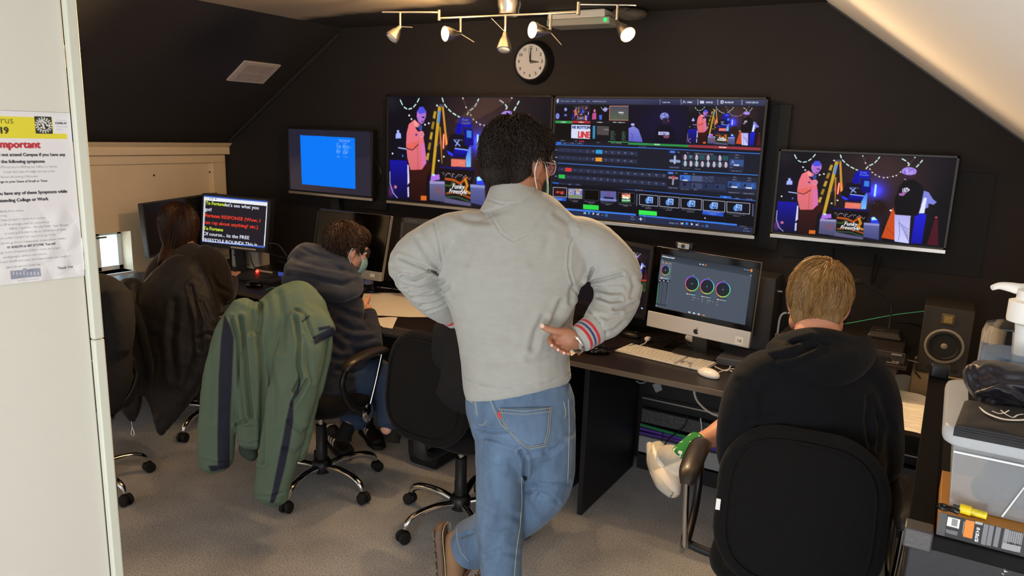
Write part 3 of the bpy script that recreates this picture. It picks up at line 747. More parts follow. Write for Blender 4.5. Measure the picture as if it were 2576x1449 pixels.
PT('Coronavirus', (490, 104), 11, 'b0b4c4'); PT('COVID-19', (490, 127), 13, '4c4c58', bold=0.6); PT('Public Health', (500, 150), 11, 'a8acc0'); PT('Advice', (458, 170), 10, 'a8acc0')
PT('Important', (298, 302), 52, 'b02c38', bold=1.6)
PT('Do not attend Campus if you have any', (482, 362), 22, '3c3a40', bold=0.7)
PT('of the following symptoms', (330, 412), 22, '3c3a40', bold=0.7)
PT('Fever (Temperature -38 Degrees Celsius or above)', (420, 447), 15, '77757c'); PT('Cough (any type of cough, not just a dry)', (402, 481), 15, '77757c')
PT('Shortness of Breath (Breathing Difficulties)', (278, 520), 15, '77757c'); PT('Loss or change to your Sense of Smell or Taste', (350, 553), 16, '55535a', bold=0.4)
PT('If you have any of these Symptoms while', (496, 634), 22, '3c3a40', bold=0.7); PT('attending College or Work', (357, 690), 22, '3c3a40', bold=0.7)
for s, p in (('Isolate immediately from others', (172, 772)), ('from returning', (46, 810)), ('Keep at least 2 metres from others', (332, 826)), ('Phone GP to arrange a test for coronavirus', (360, 858)), ('follow - Lecturer - Faculty Head - Line Manager', (508, 878)),
             ('as soon as it is safe to do so. Self-isolate at home', (488, 912)), ('not use public transport of any kind to go home', (408, 950)), ('cannot go home immediately, please phone Griffith', (482, 980)),
             ('01 8182370 or 087 2711948. You will', (404, 1018)), ('go to the designated isolation room on campus', (444, 1048)), ('avoid people, surfaces and objects', (340, 1092)), ('Cover mouth and nose with tissues when you cough or', (520, 1108)), ('place tissues in a waste bag', (296, 1170))):
    PT(s, p, 15, '7c7a88' if '2711948' not in s else '4a4858', bold=0.4 if '2711948' in s else 0)
PT('Thank You', (538, 1190), 18, '6a6874', bold=0.4)
a_, b_ = pst((72, 1215)); c_, d_ = pst((300, 1252)); cv.rect(a_, b_, c_, d_, '8c90a0'); cv.rect(*pst((165, 1195)), *pst((195, 1220)), '9a9eae')
for i in range(8): cv.rect(*pst((92+i*26, 1222)), *pst((102+i*26, 1244)), 'c4c6d0')
PT('GRIFFITH COLLEGE', (282, 1276), 12, 'a4a6b4')
def crumple(U, V):
    m = np.clip((V-0.52)/0.1, 0, 1)*np.clip(U*1.2, 0, 1)
    n = (np.abs(np.sin(9*U+14*V+2*np.sin(7*V)))+0.7*np.abs(np.sin(15*U-9*V+1.0))+0.3*np.sin(40*U+20*V))
    return (0.0016*m*n)[..., None]*np.array(DN)+0.0004*np.array(DN)
ps = cv.mesh('poster', [TL, TR, BR, BL], M('laminated print', 'ffffff', 0.38, attr='Col', coat=0.3), bend=crumple)
tag(ps, 'laminated health notice with a yellow banner taped to the white door', 'poster')

# ================================================================== things on ceiling and walls
def slope_pt(px, py, lift=0.0):
    d = Vector(ray(px, py)); n = Vector((-SL, 0, 1)); o = Vector(CAM); k = ZC-SL*XA
    return o+d*((k-n.dot(o))/n.dot(d)) - n.normalized()*lift
SN = Vector((-SL, 0, 1)).normalized(); SU = Vector((1, 0, SL)).normalized()
def vent(y0, y1, x0, x1, label):
    v = thing('air_vent', label, 'vent', ((x0+x1)/2, (y0+y1)/2, ZC-SL*(XA-(x0+x1)/2)), 0, 'louvred vents on the dark slope')
    P = lambda x, y, l: Vector((x, y, ZC-SL*(XA-x)))-SN*l
    mb = MB().quadbox([P(x0, y0, -0.002), P(x0, y1, -0.002), P(x1, y1, -0.002), P(x1, y0, -0.002)], -SN*0.012)
    mb.build('vent_plate', M('vent enamel', 'c9bdb4', 0.5), v, bev=0.003)
    m2 = MB(); n = 16
    for r in (0, 1):
        xa = x0+0.02+(x1-x0-0.03)*r/2; xb = xa+(x1-x0-0.05)/2
        for i in range(n):
            ya = y0+0.03+(y1-y0-0.06)*i/n; m2.quadbox([P(xa, ya, 0.011), P(xa, ya+0.006, 0.014), P(xb, ya+0.006, 0.014), P(xb, ya, 0.011)], -SN*0.002)
    m2.build('louvres', M('vent louvres', 'a89c96', 0.5), v)
    return v
vent(3.13, 3.41, -3.905, -3.735, 'white louvred vent plate high on the dark sloping ceiling')
vent(1.86, 2.176, -3.95, -3.776, 'pale vent plate mostly hidden behind the white door edge')

# clock
ck = on_y(1333, 155, 3.537); cl = thing('wall_clock', 'round clock with white face and deep black rim above the televisions', 'clock', (ck.x, 3.6, ck.z))
Ry = orient((0, -1, 0), (1, 0, 0))
MB().lathe([(0.112, 0), (0.114, 0.012), (0.110, 0.03), (0.104, 0.05), (0.098, 0.063), (0.092, 0.066), (0.089, 0.050)], (ck.x, 3.6, ck.z), Ry, 48).build('rim', BLKPL, cl, smooth=True)
MB().lathe([(0.089, 0), (0.089, 0.003)], (ck.x, 3.545, ck.z), Ry, 48).build('dial', M('clock dial', 'f3eee6', 0.5), cl)
def textmesh(s, size, pos, R, mat, name, parent=None, depth=0.0006, align='CENTER'):
    c = bpy.data.curves.new('t', 'FONT'); c.body = s; c.size = size; c.extrude = depth; c.align_x = align; c.align_y = 'CENTER'; c.resolution_u = 4
    o = bpy.data.objects.new('t', c); me = bpy.data.meshes.new_from_object(o); bpy.data.objects.remove(o); bpy.data.curves.remove(c)
    me.transform(Matrix.Translation(pos) @ (R.to_4x4())); me.materials.append(mat); o = bpy.data.objects.new(name, me); return link(o, parent)
INK = M('black ink', '1a1818', 0.6)
RF = Matrix(((1, 0, 0), (0, 0, -1), (0, 1, 0)))    # text standing in a plane facing the camera side (-y)
for i in range(1, 13):
    a = PI/2-2*PI*i/12; textmesh(str(i), 0.023, (ck.x+0.070*math.cos(a), 3.541, ck.z+0.070*math.sin(a)), RF, INK, 'numeral', cl)
for nm, a, L, w in (('minute_hand', 88, 0.07, 0.005), ('hour_hand', -3, 0.052, 0.009), ('second_hand', 100, 0.066, 0.0015)):
    a = math.radians(a); d = Vector((math.cos(a), 0, math.sin(a))); s = Vector((-d.z, 0, d.x)); c0 = Vector((ck.x, 3.5385 if nm != 'hour_hand' else 3.5395, ck.z))
    MB().quadbox([c0-s*w, c0+s*w, c0+d*L+s*w*0.25, c0+d*L-s*w*0.25], (0, -0.0008, 0)).build(nm, INK if nm != 'hour_hand' else M('bronze hand', '6e6456', 0.4), cl)
MB().lathe([(0.089, 0), (0.089, 0.0015)], (ck.x, 3.5345, ck.z), Ry, 48).build('glass', M('clear glass', 'ffffff', 0.02, trans=1.0, ior=1.1), cl)

# emergency light
em = thing('emergency_light', 'white box emergency light with green lamp at the ceiling edge', 'light fitting', (-1.62, 3.5, 2.27))
A = on_y(1395, 42, 3.5); B = on_y(1528, 34, 3.5); zt_, zb = 2.293, on_y(1400, 72, 3.5).z
MB().box2((A.x, 3.42, zb+0.03), (B.x+0.02, 3.56, zt_)).build('housing', M('yellowed white plastic', 'd8d4cc', 0.5), em, bev=0.008)
MB().box2((A.x, 3.415, zb), (B.x+0.05, 3.565, zb+0.034)).build('diffuser', M('clear ribbed diffuser', 'b8b8ae', 0.2, alpha=0.75, bump=(90, 0.5, 0.002, (1, 12, 1))), em, bev=0.006)
MB().ball((B.x+0.03, 3.41, zb+0.018), 0.008).build('indicator_lamp', ME('green led', '20ff60', 2.5), em)
sd = MB().ball((on_y(1590, 32, 3.45).x, 3.45, 2.262), (0.075, 0.05, 0.028)).ball((on_y(1570, 22, 3.45).x, 3.44, 2.275), (0.05, 0.04, 0.022), None)
tag(sd.build('crumpled_cover', M('dusty grey cover', '4e4843', 0.85, bump=(50, 0.8, 0.01), var=(25, 0.3)), smooth=True), 'dusty grey crumpled cover at the ceiling behind the rail end', 'cover')  # crumpled plastic cover, modelled as two merged lumps

# ------------------------------------------------------------------ ceiling rail with five spots
rc = on_z(1280, 43, 2.19); ZR = 2.19
rail = thing('spotlight_rail', 'zigzag brushed metal rail with five swivelling spot heads', 'ceiling light', (rc.x, rc.y, ZC))
MB().lathe([(0.062, 0.0), (0.062, -0.012), (0.05, -0.02), (0.05, -0.06), (0.044, -0.075), (0.044, -0.095), (0.034, -0.104)], (rc.x, rc.y, ZC), None, 36).build('canopy', BRUSH, rail, smooth=True)
pL = on_z(1105, 46, ZR); pR = on_z(1455, 31, ZR); dL = on_z(1105, 30, ZR+0.025); dR = on_z(1455, 20, ZR+0.03)
oL = on_z(962, 31, dL.z); oR = on_z(1600, 13, dR.z)
def bar(a, b, r, nm='rail_bar'): return MB().cyl(a, b, r, n=12).build(nm, BRUSH, rail, smooth=True)
bar(pL, pR, 0.0045); bar(Vector((pL.x, pL.y, dL.z)), oL, 0.0045); bar(Vector((pR.x, pR.y, dR.z)), oR, 0.0045)
bar(Vector((pL.x, pL.y, ZR-0.01)), Vector((pL.x, pL.y, dL.z+0.01)), 0.008, 'joint'); bar(Vector((pR.x, pR.y, ZR-0.01)), Vector((pR.x, pR.y, dR.z+0.01)), 0.008, 'joint')
BULB = ME('lit bulb', 'ffd28a', 60.0); BULBOFF = M('frosted bulb', 'efe9dc', 0.3)
def head(top_px, knee_px, tip_px, handle_px, a, b, lit, depoff=0.0):
    """stem hangs from the bar at top_px to knee; bell goes from knee to tip; a,b rail ends"""
    # point on the bar nearest the pixel
    best = min(((k/60, (proj(np.array(a.lerp(b, k/60)))[0]-top_px[0])**2) for k in range(61)), key=lambda q: q[1])[0]
    P = a.lerp(b, best); dep = proj(np.array(P))[2]
    K = at(*knee_px, dep); K = Vector((P.x, P.y, K.z)); T = at(*tip_px, dep+depoff)
    hd = MB().cyl(P, K, 0.006, n=12).build('spot_head', BRUSH, rail, smooth=True)
    ax = (T-K).normalized(); R = orient(ax)
    L = (T-K).length
    MB().lathe([(0.008, 0), (0.011, 0.006), (0.013, L*0.25), (0.022, L*0.45), (0.030, L*0.8), (0.033, L), (0.030, L), (0.026, L*0.8), (0.012, L*0.5)], K, R, 28).build('bell', BRUSH, hd, smooth=True)
    MB().cyl(K, at(*handle_px, dep), 0.0022, n=8).build('handle', BRUSH, hd, smooth=True)
    MB().lathe([(0.004, L*0.7), (0.022, L*0.86), (0.026, L*0.97), (0.022, L*1.01), (0.004, L*1.03)], K, R, 20).build('bulb', BULB if lit else BULBOFF, hd, smooth=True)
    if lit:
        s = lamp('spot_lamp', 'SPOT', T+ax*0.03, T+ax*1.0, 1, WARM, 0.02, spot=100, blend=0.6); s.data.energy = lit
        g = lamp('bulb_glow', 'POINT', T+ax*0.05, T, 1, WARM, 0.025); g.data.energy = lit*0.07
    return K, ax
aL, bL = oL, Vector((pL.x, pL.y, dL.z)); aR, bR = Vector((pR.x, pR.y, dR.z)), oR
head((1007, 33), (1006, 66), (985, 96), (1038, 69), aL, bL, 0)
head((1161, 50), (1161, 84), (1119, 85), (1193, 106), pL, pR, 280, -0.03)
head((1270, 48), (1269, 80), (1268, 126), (1236, 46), pL, pR, 0)
head((1386, 44), (1386, 79), (1339, 75), (1413, 113), pL, pR, 120, -0.035)
head((1553, 18), (1549, 52), (1580, 88), (1572, 76), aR, bR, 85, -0.05)
tag(MB().box2((rc.x-0.21, rc.y-0.10, ZC-0.014), (rc.x-0.07, rc.y-0.06, ZC-0.001)).build('ceiling_lamp', ME('warm strip lamp', 'ffd060', 2.2)), 'short glowing yellow strip lamp on the ceiling left of the rail mount', 'lamp')

# ================================================================== televisions on the back wall
def tv(name, label, x0, x1, z0, z1, Y, th=0.045, bez=0.012, strip=True, group=None):
    t = thing(name, label, 'television', ((x0+x1)/2, 3.6, z0), 0, group)
    MB().box2((x0, Y+0.002, z0), (x1, Y+th, z1)).build('housing', BLKPL, t, bev=0.004)
    fr = MB()
    fr.box2((x0, Y-0.004, z1-bez), (x1, Y+0.004, z1)); fr.box2((x0, Y-0.004, z0), (x0+bez, Y+0.004, z1)); fr.box2((x1-bez, Y-0.004, z0), (x1, Y+0.004, z1)); fr.box2((x0, Y-0.004, z0), (x1, Y+0.004, z0+bez*1.2))
    fr.build('bezel', BLKPL, t, bev=0.002)
    if strip: MB().box2((x0, Y-0.007, z0-0.012), (x1, Y+0.006, z0+0.006)).build('lower_strip', SILVER, t, bev=0.002)
    MB().box2(((x0+x1)/2-0.15, Y+th, (z0+z1)/2-0.12), ((x0+x1)/2+0.15, 3.584, (z0+z1)/2+0.12)).build('wall_bracket', BLKMAT, t)
    return t
YT = 3.52
def R_(tl, tr, br, bl, Y=YT):
    p = [on_y(*q, Y) for q in (tl, tr, br, bl)]; x0 = (p[0].x+p[3].x)/2; x1 = (p[1].x+p[2].x)/2; z1 = (p[0].z+p[1].z)/2; z0 = (p[2].z+p[3].z)/2
    return x0, x1, z0, z1
def scr(cvs, x0, x1, z0, z1, Y, parent, ins=(0.012, 0.012, 0.012, 0.016), name='screen'):
    l, r, t_, b = ins
    return cvs.mesh(name, [(x0+l, Y, z1-t_), (x1-r, Y, z1-t_), (x1-r, Y, z0+b), (x0+l, Y, z0+b)], SCREEN, parent)
# left television, blue frame of captions
x0, x1, z0, z1 = R_((722, 320), (938, 326), (936, 496), (729, 486))
T = tv('television', 'smallest wall television showing a plain blue rectangle, far left', x0, x1, z0, z1, YT)
c = Cv(260, 156, '2c2836', [(1210, 65), (1870, 95), (1878, 612), (1218, 548)]); c.rect(1210, 65, 1878, 300, '1e2030', 0.5); c.ell((1300, 480), 300, 160, '4a3c3c', 0.5, 0.6)
c.poly([(1308, 117), (1750, 143), (1756, 550), (1320, 508)], '0478f8')
c.text('Griffith Control Studio', (1622, 162), 9, 'b8dcff', 92, p2=(1714, 167)); c.text('CONTROL ROOM', (1630, 173), 8, 'e8b8f0', 78)
for i, (y, w) in enumerate(((185, 22), (193, 16), (203, 34), (210, 36), (217, 38), (224, 30), (233, 34), (241, 30), (250, 34), (257, 28), (267, 22))):
    c.text('Camera Operator'[:max(6, w//3)], (1606, y), 6, 'cfe6ff', w); c.text('Student Name Crew'[:max(6, w//2)], (1656, y+3), 6, 'cfe6ff', (w*1.4 if i != 4 else 74))
c.text('Editor', (1608, 292), 6, 'cfe6ff', 24); c.text('Studio Assist', (1658, 295), 6, 'cfe6ff', 38)
scr(c, x0, x1, z0, z1, YT-0.001, T)
xm = (x0+x1)/2
m = MB().box2((xm-0.02, 3.55, z0-0.34), (xm+0.05, 3.584, z0-0.02)); m.build('cable_cover', BLKMAT, T)
tag(MB().box2((x0-0.09, 3.585, z0-0.07), (x1+0.06, 3.5995, z1-0.06)).build('mounting_board', M('black board', '17161a', 0.7), None), 'flat black board behind the smallest television', 'board')
cable('cable', [on_y(941, 398, 3.53), on_y(956, 425, 3.5), on_y(957, 450, 3.51), on_y(945, 470, 3.55), on_y(938, 462, 3.57)], 0.005, WIREB, 'thick black cable looping from the side of the smallest television')
# second television: stage
x0, x1, z0, z1 = R_((970, 236), (1381, 241), (1390, 548), (976, 504))
T = tv('television', 'large television showing the stage, its screen partly behind the dark-haired head', x0, x1, z0, z1, YT)
c = Cv(480, 272, '0c0a14', STAGE_QUAD)
paint_stage(c)
c.quad = np.array([(130, 110), (1830, 125), (1838, 1335), (140, 1205)], float)
c.poly([(1160, 125), (1500, 130), (1000, 420), (880, 380)], '6a4c3c', 0.35)
c.blur(3); scr(c, x0, x1, z0, z1, YT-0.001, T)
# third television: vision mixing software
x0b, x1b, z0b, z1b = R_((1384, 241), (1936, 244), (1897, 596), (1392, 546)); x0b = x1+0.004
T = tv('television', 'large television showing the mixing software with rows of tiles', x0b, x1b, z0b, z1b, YT)
Q2 = [(62, 50), (2128, 62), (2003, 1358), (28, 1205)]
c = Cv(660, 376, '191c2a', Q2)
c.rect(40, 40, 2140, 1400, '171a29')
c.poly([(62, 50), (2128, 62), (2122, 120), (62, 105)], '3a3f5e', 1, '2e3350')
for s, x in (('File', 118), ('Options', 168), ('Media', 240), ('Workspace', 310), ('Help', 404)): c.text(s, (x, 86), 13, 'c8cce0', 16+len(s)*5.2)
c.text('GRIFFITH STUDIO', (468, 88), 12, 'd8dcf0', 148)
for x in (1163, 1365, 1523, 1705, 1920): c.line([(x, 60), (x, 112)], 4, 'd0d4e8')
for s, x, w in (('Switcher View', 1185, 75), ('STREAM', 1420, 48), ('GRAB (F2)', 1595, 62), ('RECORD (F9)', 1768, 75), ('13:01:20:23', 1952, 108)): c.text(s, (x, 96), 14, 'e4e8f8', w, bold=0.3)
c.ell((84, 76), 12, 20, 'e8eaf8'); c.line([(80, 64), (90, 86)], 6, '2e3350'); c.ell((1744, 86), 15, 17, 'd8dcf0'); c.ell((1744, 86), 7, 8, '30345a'); c.rect(1542, 76, 1580, 100, 'c8cce0'); c.line([(1382, 98), (1392, 76), (1406, 96)], 6, 'd8dcf0')
c.rect(62, 120, 860, 480, '0a0a12')
# inputs
c.poly([(62, 130), (250, 128), (250, 268), (60, 265)], '06061a'); c.ell((175, 160), 16, 18, '8c94d8'); c.ell((175, 215), 16, 12, '6468c0'); c.ell((85, 225), 22, 30, '7880d0')
sub(c, ((250, 122), (448, 268)), paint_stage, STAGE_QUAD)
c.poly([(450, 122), (650, 125), (648, 265), (448, 265)], '08060e'); c.ell((492, 172), 12, 16, 'c070a0'); c.poly([(470, 195), (510, 190), (512, 255), (465, 258)], 'c04c88'); c.ell((606, 160), 22, 22, '9890d8'); c.poly([(540, 215), (572, 210), (570, 258), (545, 258)], '3c68d8')
c.line([(560, 135), (580, 165), (640, 150)], 4, 'd0e8f0')
c.poly([(652, 126), (872, 126), (866, 264), (650, 262)], '5a5450'); c.poly([(656, 131), (868, 131), (862, 259), (654, 257)], '4c4a5c', 1, '54604c'); c.frame([(652, 126), (872, 126), (866, 264), (650, 262)], 5, 'e09078'); c.text('FORTUNE', (745, 195), 12, 'f0f0f0', 52, bold=0.4); c.text('Freestyle', (762, 208), 8, 'd0d0d0', 32)
for s, a, b, col in (('CAMERA 1', 60, 250, '2c9448'), ('CAMERA 2', 250, 448, 'b02c34'), ('CAMERA 3', 448, 650, '14141e'), ('DDR 1   00:00:13:14', 650, 850, '14141e')):
    c.poly([(a, 268), (b, 272), (b, 296), (a, 292)], col); c.text(s, ((a+b)/2-(30 if len(s) < 9 else 62), 288), 10, 'e8ffe8', 60 if len(s) < 9 else 124, bold=0.2)
c.poly([(62, 305), (240, 308), (238, 450), (60, 450)], '05050b')
c.poly([(243, 308), (450, 312), (446, 448), (240, 440)], 'd8dcf4'); c.text('HE BOTTOM', (250, 345), 27, '40508c', 196, bold=1.0); c.text('LINE', (312, 434), 62, 'd03c3c', 132, bold=1.6)
c.poly([(452, 312), (652, 318), (648, 452), (448, 448)], '0c1018'); c.poly([(475, 318), (502, 318), (500, 445), (475, 445)], '3888b8'); c.poly([(520, 320), (648, 322), (645, 410), (518, 405)], '4c4648'); c.text('FORTUNE', (593, 360), 11, 'e8e8e8', 50)
for k in range(9):
    y = 372+k*10.5; c.text('name of a guest'[:8+(k*5) % 6], (664, y), 7, '9ce8b0', 34+(k*17) % 28); c.text('studio crew a'[:7+(k*3) % 6], (780, y+2), 7, '9ce8b0', 30+(k*13) % 22)
c.poly([(60, 452), (850, 470), (850, 492), (60, 475)], '10121c'); c.line([(640, 472), (846, 478)], 5, '50e070')
for s, x, cc in (('CAMERA 2', 122, 'e0e4f0'), ('NET 1', 276, 'e0e4f0'), ('', 330, 'e0e4f0'), ('BUF 1', 520, 'e0e4f0'), ('DDR 2  00:00:00:00', 672, 'c0ffc8')): c.text(s, (x, 468+(x-120)*0.02+10*(x > 500)), 10, cc, 8+len(s)*5.5)
c.poly([(330, 464), (386, 466), (386, 477), (330, 475)], 'c03038')
# preview and programme
c.poly([(848, 120), (1440, 122), (1438, 498), (848, 480)], '08061c'); c.ell((1200, 300), 260, 200, '100a34', 0.8, 0.5)
c.ell((1205, 225), 43, 38, '8088cc'); 
rs = random.Random(8)
for k in range(30): c.ell((1172+rs.random()*68, 198+rs.random()*44), 6, 5, rs.choice(('5864c0', 'a8b0e0', '3840a0')))
c.ell((1212, 270), 30, 32, '281c30'); c.ell((1245, 268), 6, 14, '7c4058'); c.poly([(1130, 320), (1200, 300), (1280, 320), (1320, 420), (1300, 480), (1110, 475), (1110, 400)], '06051a')
c.text('BOSTON', (1146, 402), 30, 'c8ccff', 105, bold=1.2); c.ell((1225, 420), 30, 16, '7c4860')
c.poly([(850, 340), (900, 318), (950, 350), (985, 440), (992, 475), (850, 468)], '8084d8', 1, '5c60c0'); c.line([(870, 390), (890, 400), (885, 460)], 5, '3c40a0'); c.ell((892, 304), 20, 12, 'b0b0e8')
sub(c, ((1440, 124), (2098, 505)), paint_stage, STAGE_QUAD)
c.poly([(846, 478), (1436, 498), (1436, 520), (846, 500)], '2c8c48'); c.text('PREVIEW', (1108, 503), 13, 'c8f8d0', 54, bold=0.3)
c.poly([(1436, 498), (2082, 518), (2080, 545), (1436, 520)], '9c3440'); c.text('PROGRAM', (1716, 524), 13, 'ffd8dc', 66, bold=0.3)
c.poly([(62, 476), (380, 484), (380, 506), (62, 498)], '2a3050'); c.poly([(80, 477), (132, 478), (132, 500), (80, 499)], '2a70d8')
for s, x in (('ME 1', 160), ('ME 2', 240), ('ME 3', 325)): c.text(s, (x, 495), 10, 'c8cce0', 28)
c.poly([(850, 502), (2082, 546), (2080, 570), (850, 530)], '12141f'); c.text('SWITCHER', (955, 522), 9, 'a8accc', 68)
for p, q in (((70, 502), (2080, 574)), ((90, 686), (2056, 784)), ((50, 884), (2030, 1034)), ((40, 1148), (2010, 1338))): pass
c.line([(70, 504), (1100, 534), (2078, 576)], 7, '3878e0'); c.line([(95, 686), (1050, 738), (2056, 784)], 7, '3c84e0'); c.line([(40, 882), (900, 948), (2032, 1034)], 7, '3468d0')
# rows of buttons
LAB = ['1', '2', '3', '4', 'NET', 'NET', 'DDR', 'DDR', 'GFX', 'GFX', 'BFR', 'Black', 'ME', 'ME', 'ME', 'ME']
def row(y, y2, xe, n, hot, hcol, first):
    f = lambda x: y+(y2-y)*(x-100)/(xe-100)
    c.poly([(100, f(100)-20), (xe, f(xe)-22), (xe, f(xe)+20), (100, f(100)+20)], '272d48')
    c.text(first, (66, f(70)+6), 11, 'd8dcf0', 28); 
    for i in range(n):
        x = 110+(xe-110)*i/n*(0.96 if n == 12 else 1.0); w = (xe-110)/n
        if i == hot: c.poly([(x, f(x)-20), (x+w, f(x+w)-21), (x+w, f(x+w)+18), (x, f(x)+18)], hcol)
        else:
            s = LAB[i]; c.text(s, (x+w*0.42, f(x)+(4 if len(s) < 2 or s == 'Black' else 1)), 9, 'ccd0e4', 8 if len(s) < 2 else 22)
            if 3 < i and s != 'Black': c.text(str(i % 4+1), (x+w*0.52, f(x)+15), 9, 'ccd0e4', 7)
row(556, 590, 945, 12, 6, '289cd8', 'A'); row(630, 668, 940, 12, 6, 'e89830', 'B')
row(748, 806, 1230, 16, 1, 'd83838', ''); row(820, 888, 1226, 16, 0, '28c048', 'PREV')
c.poly([(40, 880), (110, 884), (110, 905), (40, 902)], '2a64c8'); c.poly([(112, 885), (355, 896), (355, 918), (112, 906)], '262b44')
for s, x in (('KEY 1', 142), ('ISLAND', 220), ('PIP', 305)): c.text(s, (x, 905), 9, 'c0c4dc', 30)
# transition panels
c.poly([(1256, 555), (1313, 557), (1313, 582), (1256, 579)], '2a5cc0'); c.text('DDR', (1268, 574), 11, 'd0e0ff', 32); c.text('FTB', (1330, 577), 11, 'd0d4e8', 22)
c.line([(1308, 612), (1305, 676)], 22, '8a9cc0'); c.line([(1268, 655), (1348, 660)], 26, '8a9cc0'); c.line([(1308, 612), (1305, 676)], 8, 'c8d0e8')
c.poly([(1372, 590), (1800, 600), (1798, 722), (1368, 708)], '231f34')
rs = random.Random(5)
for r in (0, 1):
    for i in range(8):
        x = 1378+i*53; y = 592+r*62+i*1.0; col = ('4a2044', '1c4450', '3c1c40', '22505c')[(i+r) % 4]; c.poly([(x, y), (x+50, y+1), (x+48, y+48), (x-2, y+47)], col)
        if i % 2 == 0 or r: c.ell((x+28, y+30), 14, 26, 'b0b4bc'); c.ell((x+27, y+8), 8, 10, 'd0d4d8')
        if i in (1, 4): c.text('D', (x+14, y+32), 24, 'c0d0d8', 22)
c.text('Effect', (1415, 580), 10, 'c8cce0', 30); c.text('My Bottom Line Intention Right', (1487, 586), 11, 'e0e4f4', 178); c.text('Minute', (1496, 735), 9, 'c8cce0', 50)
c.poly([(1250, 705), (1355, 708), (1355, 732), (1250, 728)], '2c3048'); c.text('TAKE AUTO', (1260, 724), 9, 'b0b4cc', 84); c.text('TAKE AUTO', (1374, 728), 9, '888ca8', 80)
c.poly([(1805, 580), (1940, 586), (1930, 762), (1800, 752)], '22263c'); c.poly([(1812, 632), (1936, 638), (1930, 704), (1808, 696)], '32508c')
c.text('A', (1824, 672), 30, '8494bc', 26, bold=0.5); c.text('FADE', (1846, 695), 13, 'f0f4ff', 46, bold=0.5); c.text('DSK 1', (1860, 596), 10, 'd8dcf0', 32); c.text('GFX 1', (1855, 622), 10, 'd8dcf0', 36); c.text('00:1', (1810, 716), 9, 'c8cce0', 28); c.text('TAKE AUTO', (1818, 750), 10, 'd8dcf0', 90)
c.poly([(1240, 762), (1296, 764), (1296, 788), (1240, 785)], '2a5cc0'); c.text('BKGD', (1250, 780), 11, 'd0e0ff', 36); c.text('FTB', (1312, 782), 11, 'd0d4e8', 22)
c.line([(1294, 820), (1288, 885)], 18, '8c94a8'); c.line([(1256, 820), (1330, 826)], 22, 'a07c84'); c.ell((1293, 815), 12, 14, 'c04048')
c.text('BKGD', (1395, 782), 10, 'd8dcf0', 32); c.text('Fade', (1468, 786), 10, 'd8dcf0', 28)
c.poly([(1355, 790), (1790, 806), (1784, 962), (1350, 930)], '232740')
for i, (x, y, cc) in enumerate(((1356, 792, '3a6cc8'), (1464, 796, '4c5880'), (1570, 802, '2c3450'), (1680, 808, '262c44'), (1352, 866, '2c3654'), (1462, 870, '3a4468'), (1568, 872, '243254'), (1674, 876, '28385c'))):
    c.poly([(x, y), (x+100, y+4), (x+98, y+62), (x-2, y+56)], cc)
    if i in (0, 6, 7, 5): c.text('A', (x+12, y+44), 32, '141828' if i else '24386c', 26, bold=0.6)
    if i == 0: c.text('B', (x+62, y+46), 32, '3c6cd0', 24, bold=0.6); c.text('FADE', (x+28, y+58), 12, 'ffffff', 42, bold=0.5)
    if i == 2:
        for k in range(30): c.ell((x+rs.random()*98, y+rs.random()*56), 5, 4, '4c5878')
    if i == 4: c.ell((x+48, y+20), 15, 15, '14182c')
c.poly([(1790, 800), (2050, 812), (2040, 985), (1786, 962)], '22263c')
for x, y in ((1792, 845), (1918, 852)):
    c.poly([(x, y), (x+122, y+5), (x+120, y+72), (x-2, y+64)], '30508c'); c.text('A', (x+8, y+50), 34, '141c34', 28, bold=0.6); c.text('B', (x+76, y+52), 34, '3c68c8', 24, bold=0.6); c.text('FADE', (x+32, y+64), 14, 'ffffff', 50, bold=0.5)
    c.text('DSK 2', (x+48, y-34), 10, 'd8dcf0', 32); c.text('GFX 2', (x+42, y-10), 10, 'd8dcf0', 36); c.text('TAKE AUTO', (x+4, y+116), 10, 'd8dcf0', 98)
c.poly([(1235, 905), (1345, 912), (1345, 935), (1235, 928)], '22263c'); c.text('TAKE AUTO', (1245, 926), 10, 'c8cce0', 86); c.text('TAKE AUTO', (1358, 938), 10, 'b0b4cc', 84); c.text('00:1', (1486, 942), 10, 'c8cce0', 34)
c.poly([(360, 900), (1230, 945), (1230, 960), (360, 922)], '10121c'); c.poly([(910, 938), (1005, 942), (1005, 962), (910, 958)], '2a2f48'); c.text('AUDIO MIXER', (920, 956), 10, 'd0d4e8', 76)
# media bins
c.poly([(40, 892), (2030, 1040), (2010, 1345), (36, 1150)], '0b0c16')
c.poly([(1722, 990), (1822, 995), (1822, 1020), (1722, 1013)], '2a64d0'); c.text('DDR 1', (1755, 1010), 10, 'e0e8ff', 34); c.text('DDR 2', (1858, 1018), 10, 'd0d4e8', 36); c.text('PLAYERS', (1954, 1024), 10, 'd0d4e8', 52)
tiles = [(50, 930, 202, 1030), (218, 940, 372, 1046), (390, 952, 548, 1060), (566, 962, 728, 1072), (750, 976, 914, 1084)]
names = ['1. HIP HOP VT.mp4', '2. Performance.mp4', '3. Best Games Trim.mp4', '4. Pete VT Take 3.mp4', '5. Funky Freestyle Comp']
cols = ['261418', '8c8cc0', '000000', '5c60a0', '060606']
for i, (a, b, d, e_) in enumerate(tiles):
    c.poly([(a, b), (d, b+6), (d, e_), (a, e_-6)], cols[i]); c.frame([(a, b), (d, b+6), (d, e_), (a, e_-6)], 4 if i == 0 else 3, 'e8ecff' if i == 0 else '5c5c6c')
    if i == 0: c.poly([(45, 1030), (200, 1040), (196, 1070), (42, 1060)], '2458d0')
    c.text(names[i], (a+4, e_+14), 9, 'd8dcf0', 100+8*i); c.text('00:00:30:23', (a+50, e_+30), 9, 'e8ecf8', 50)
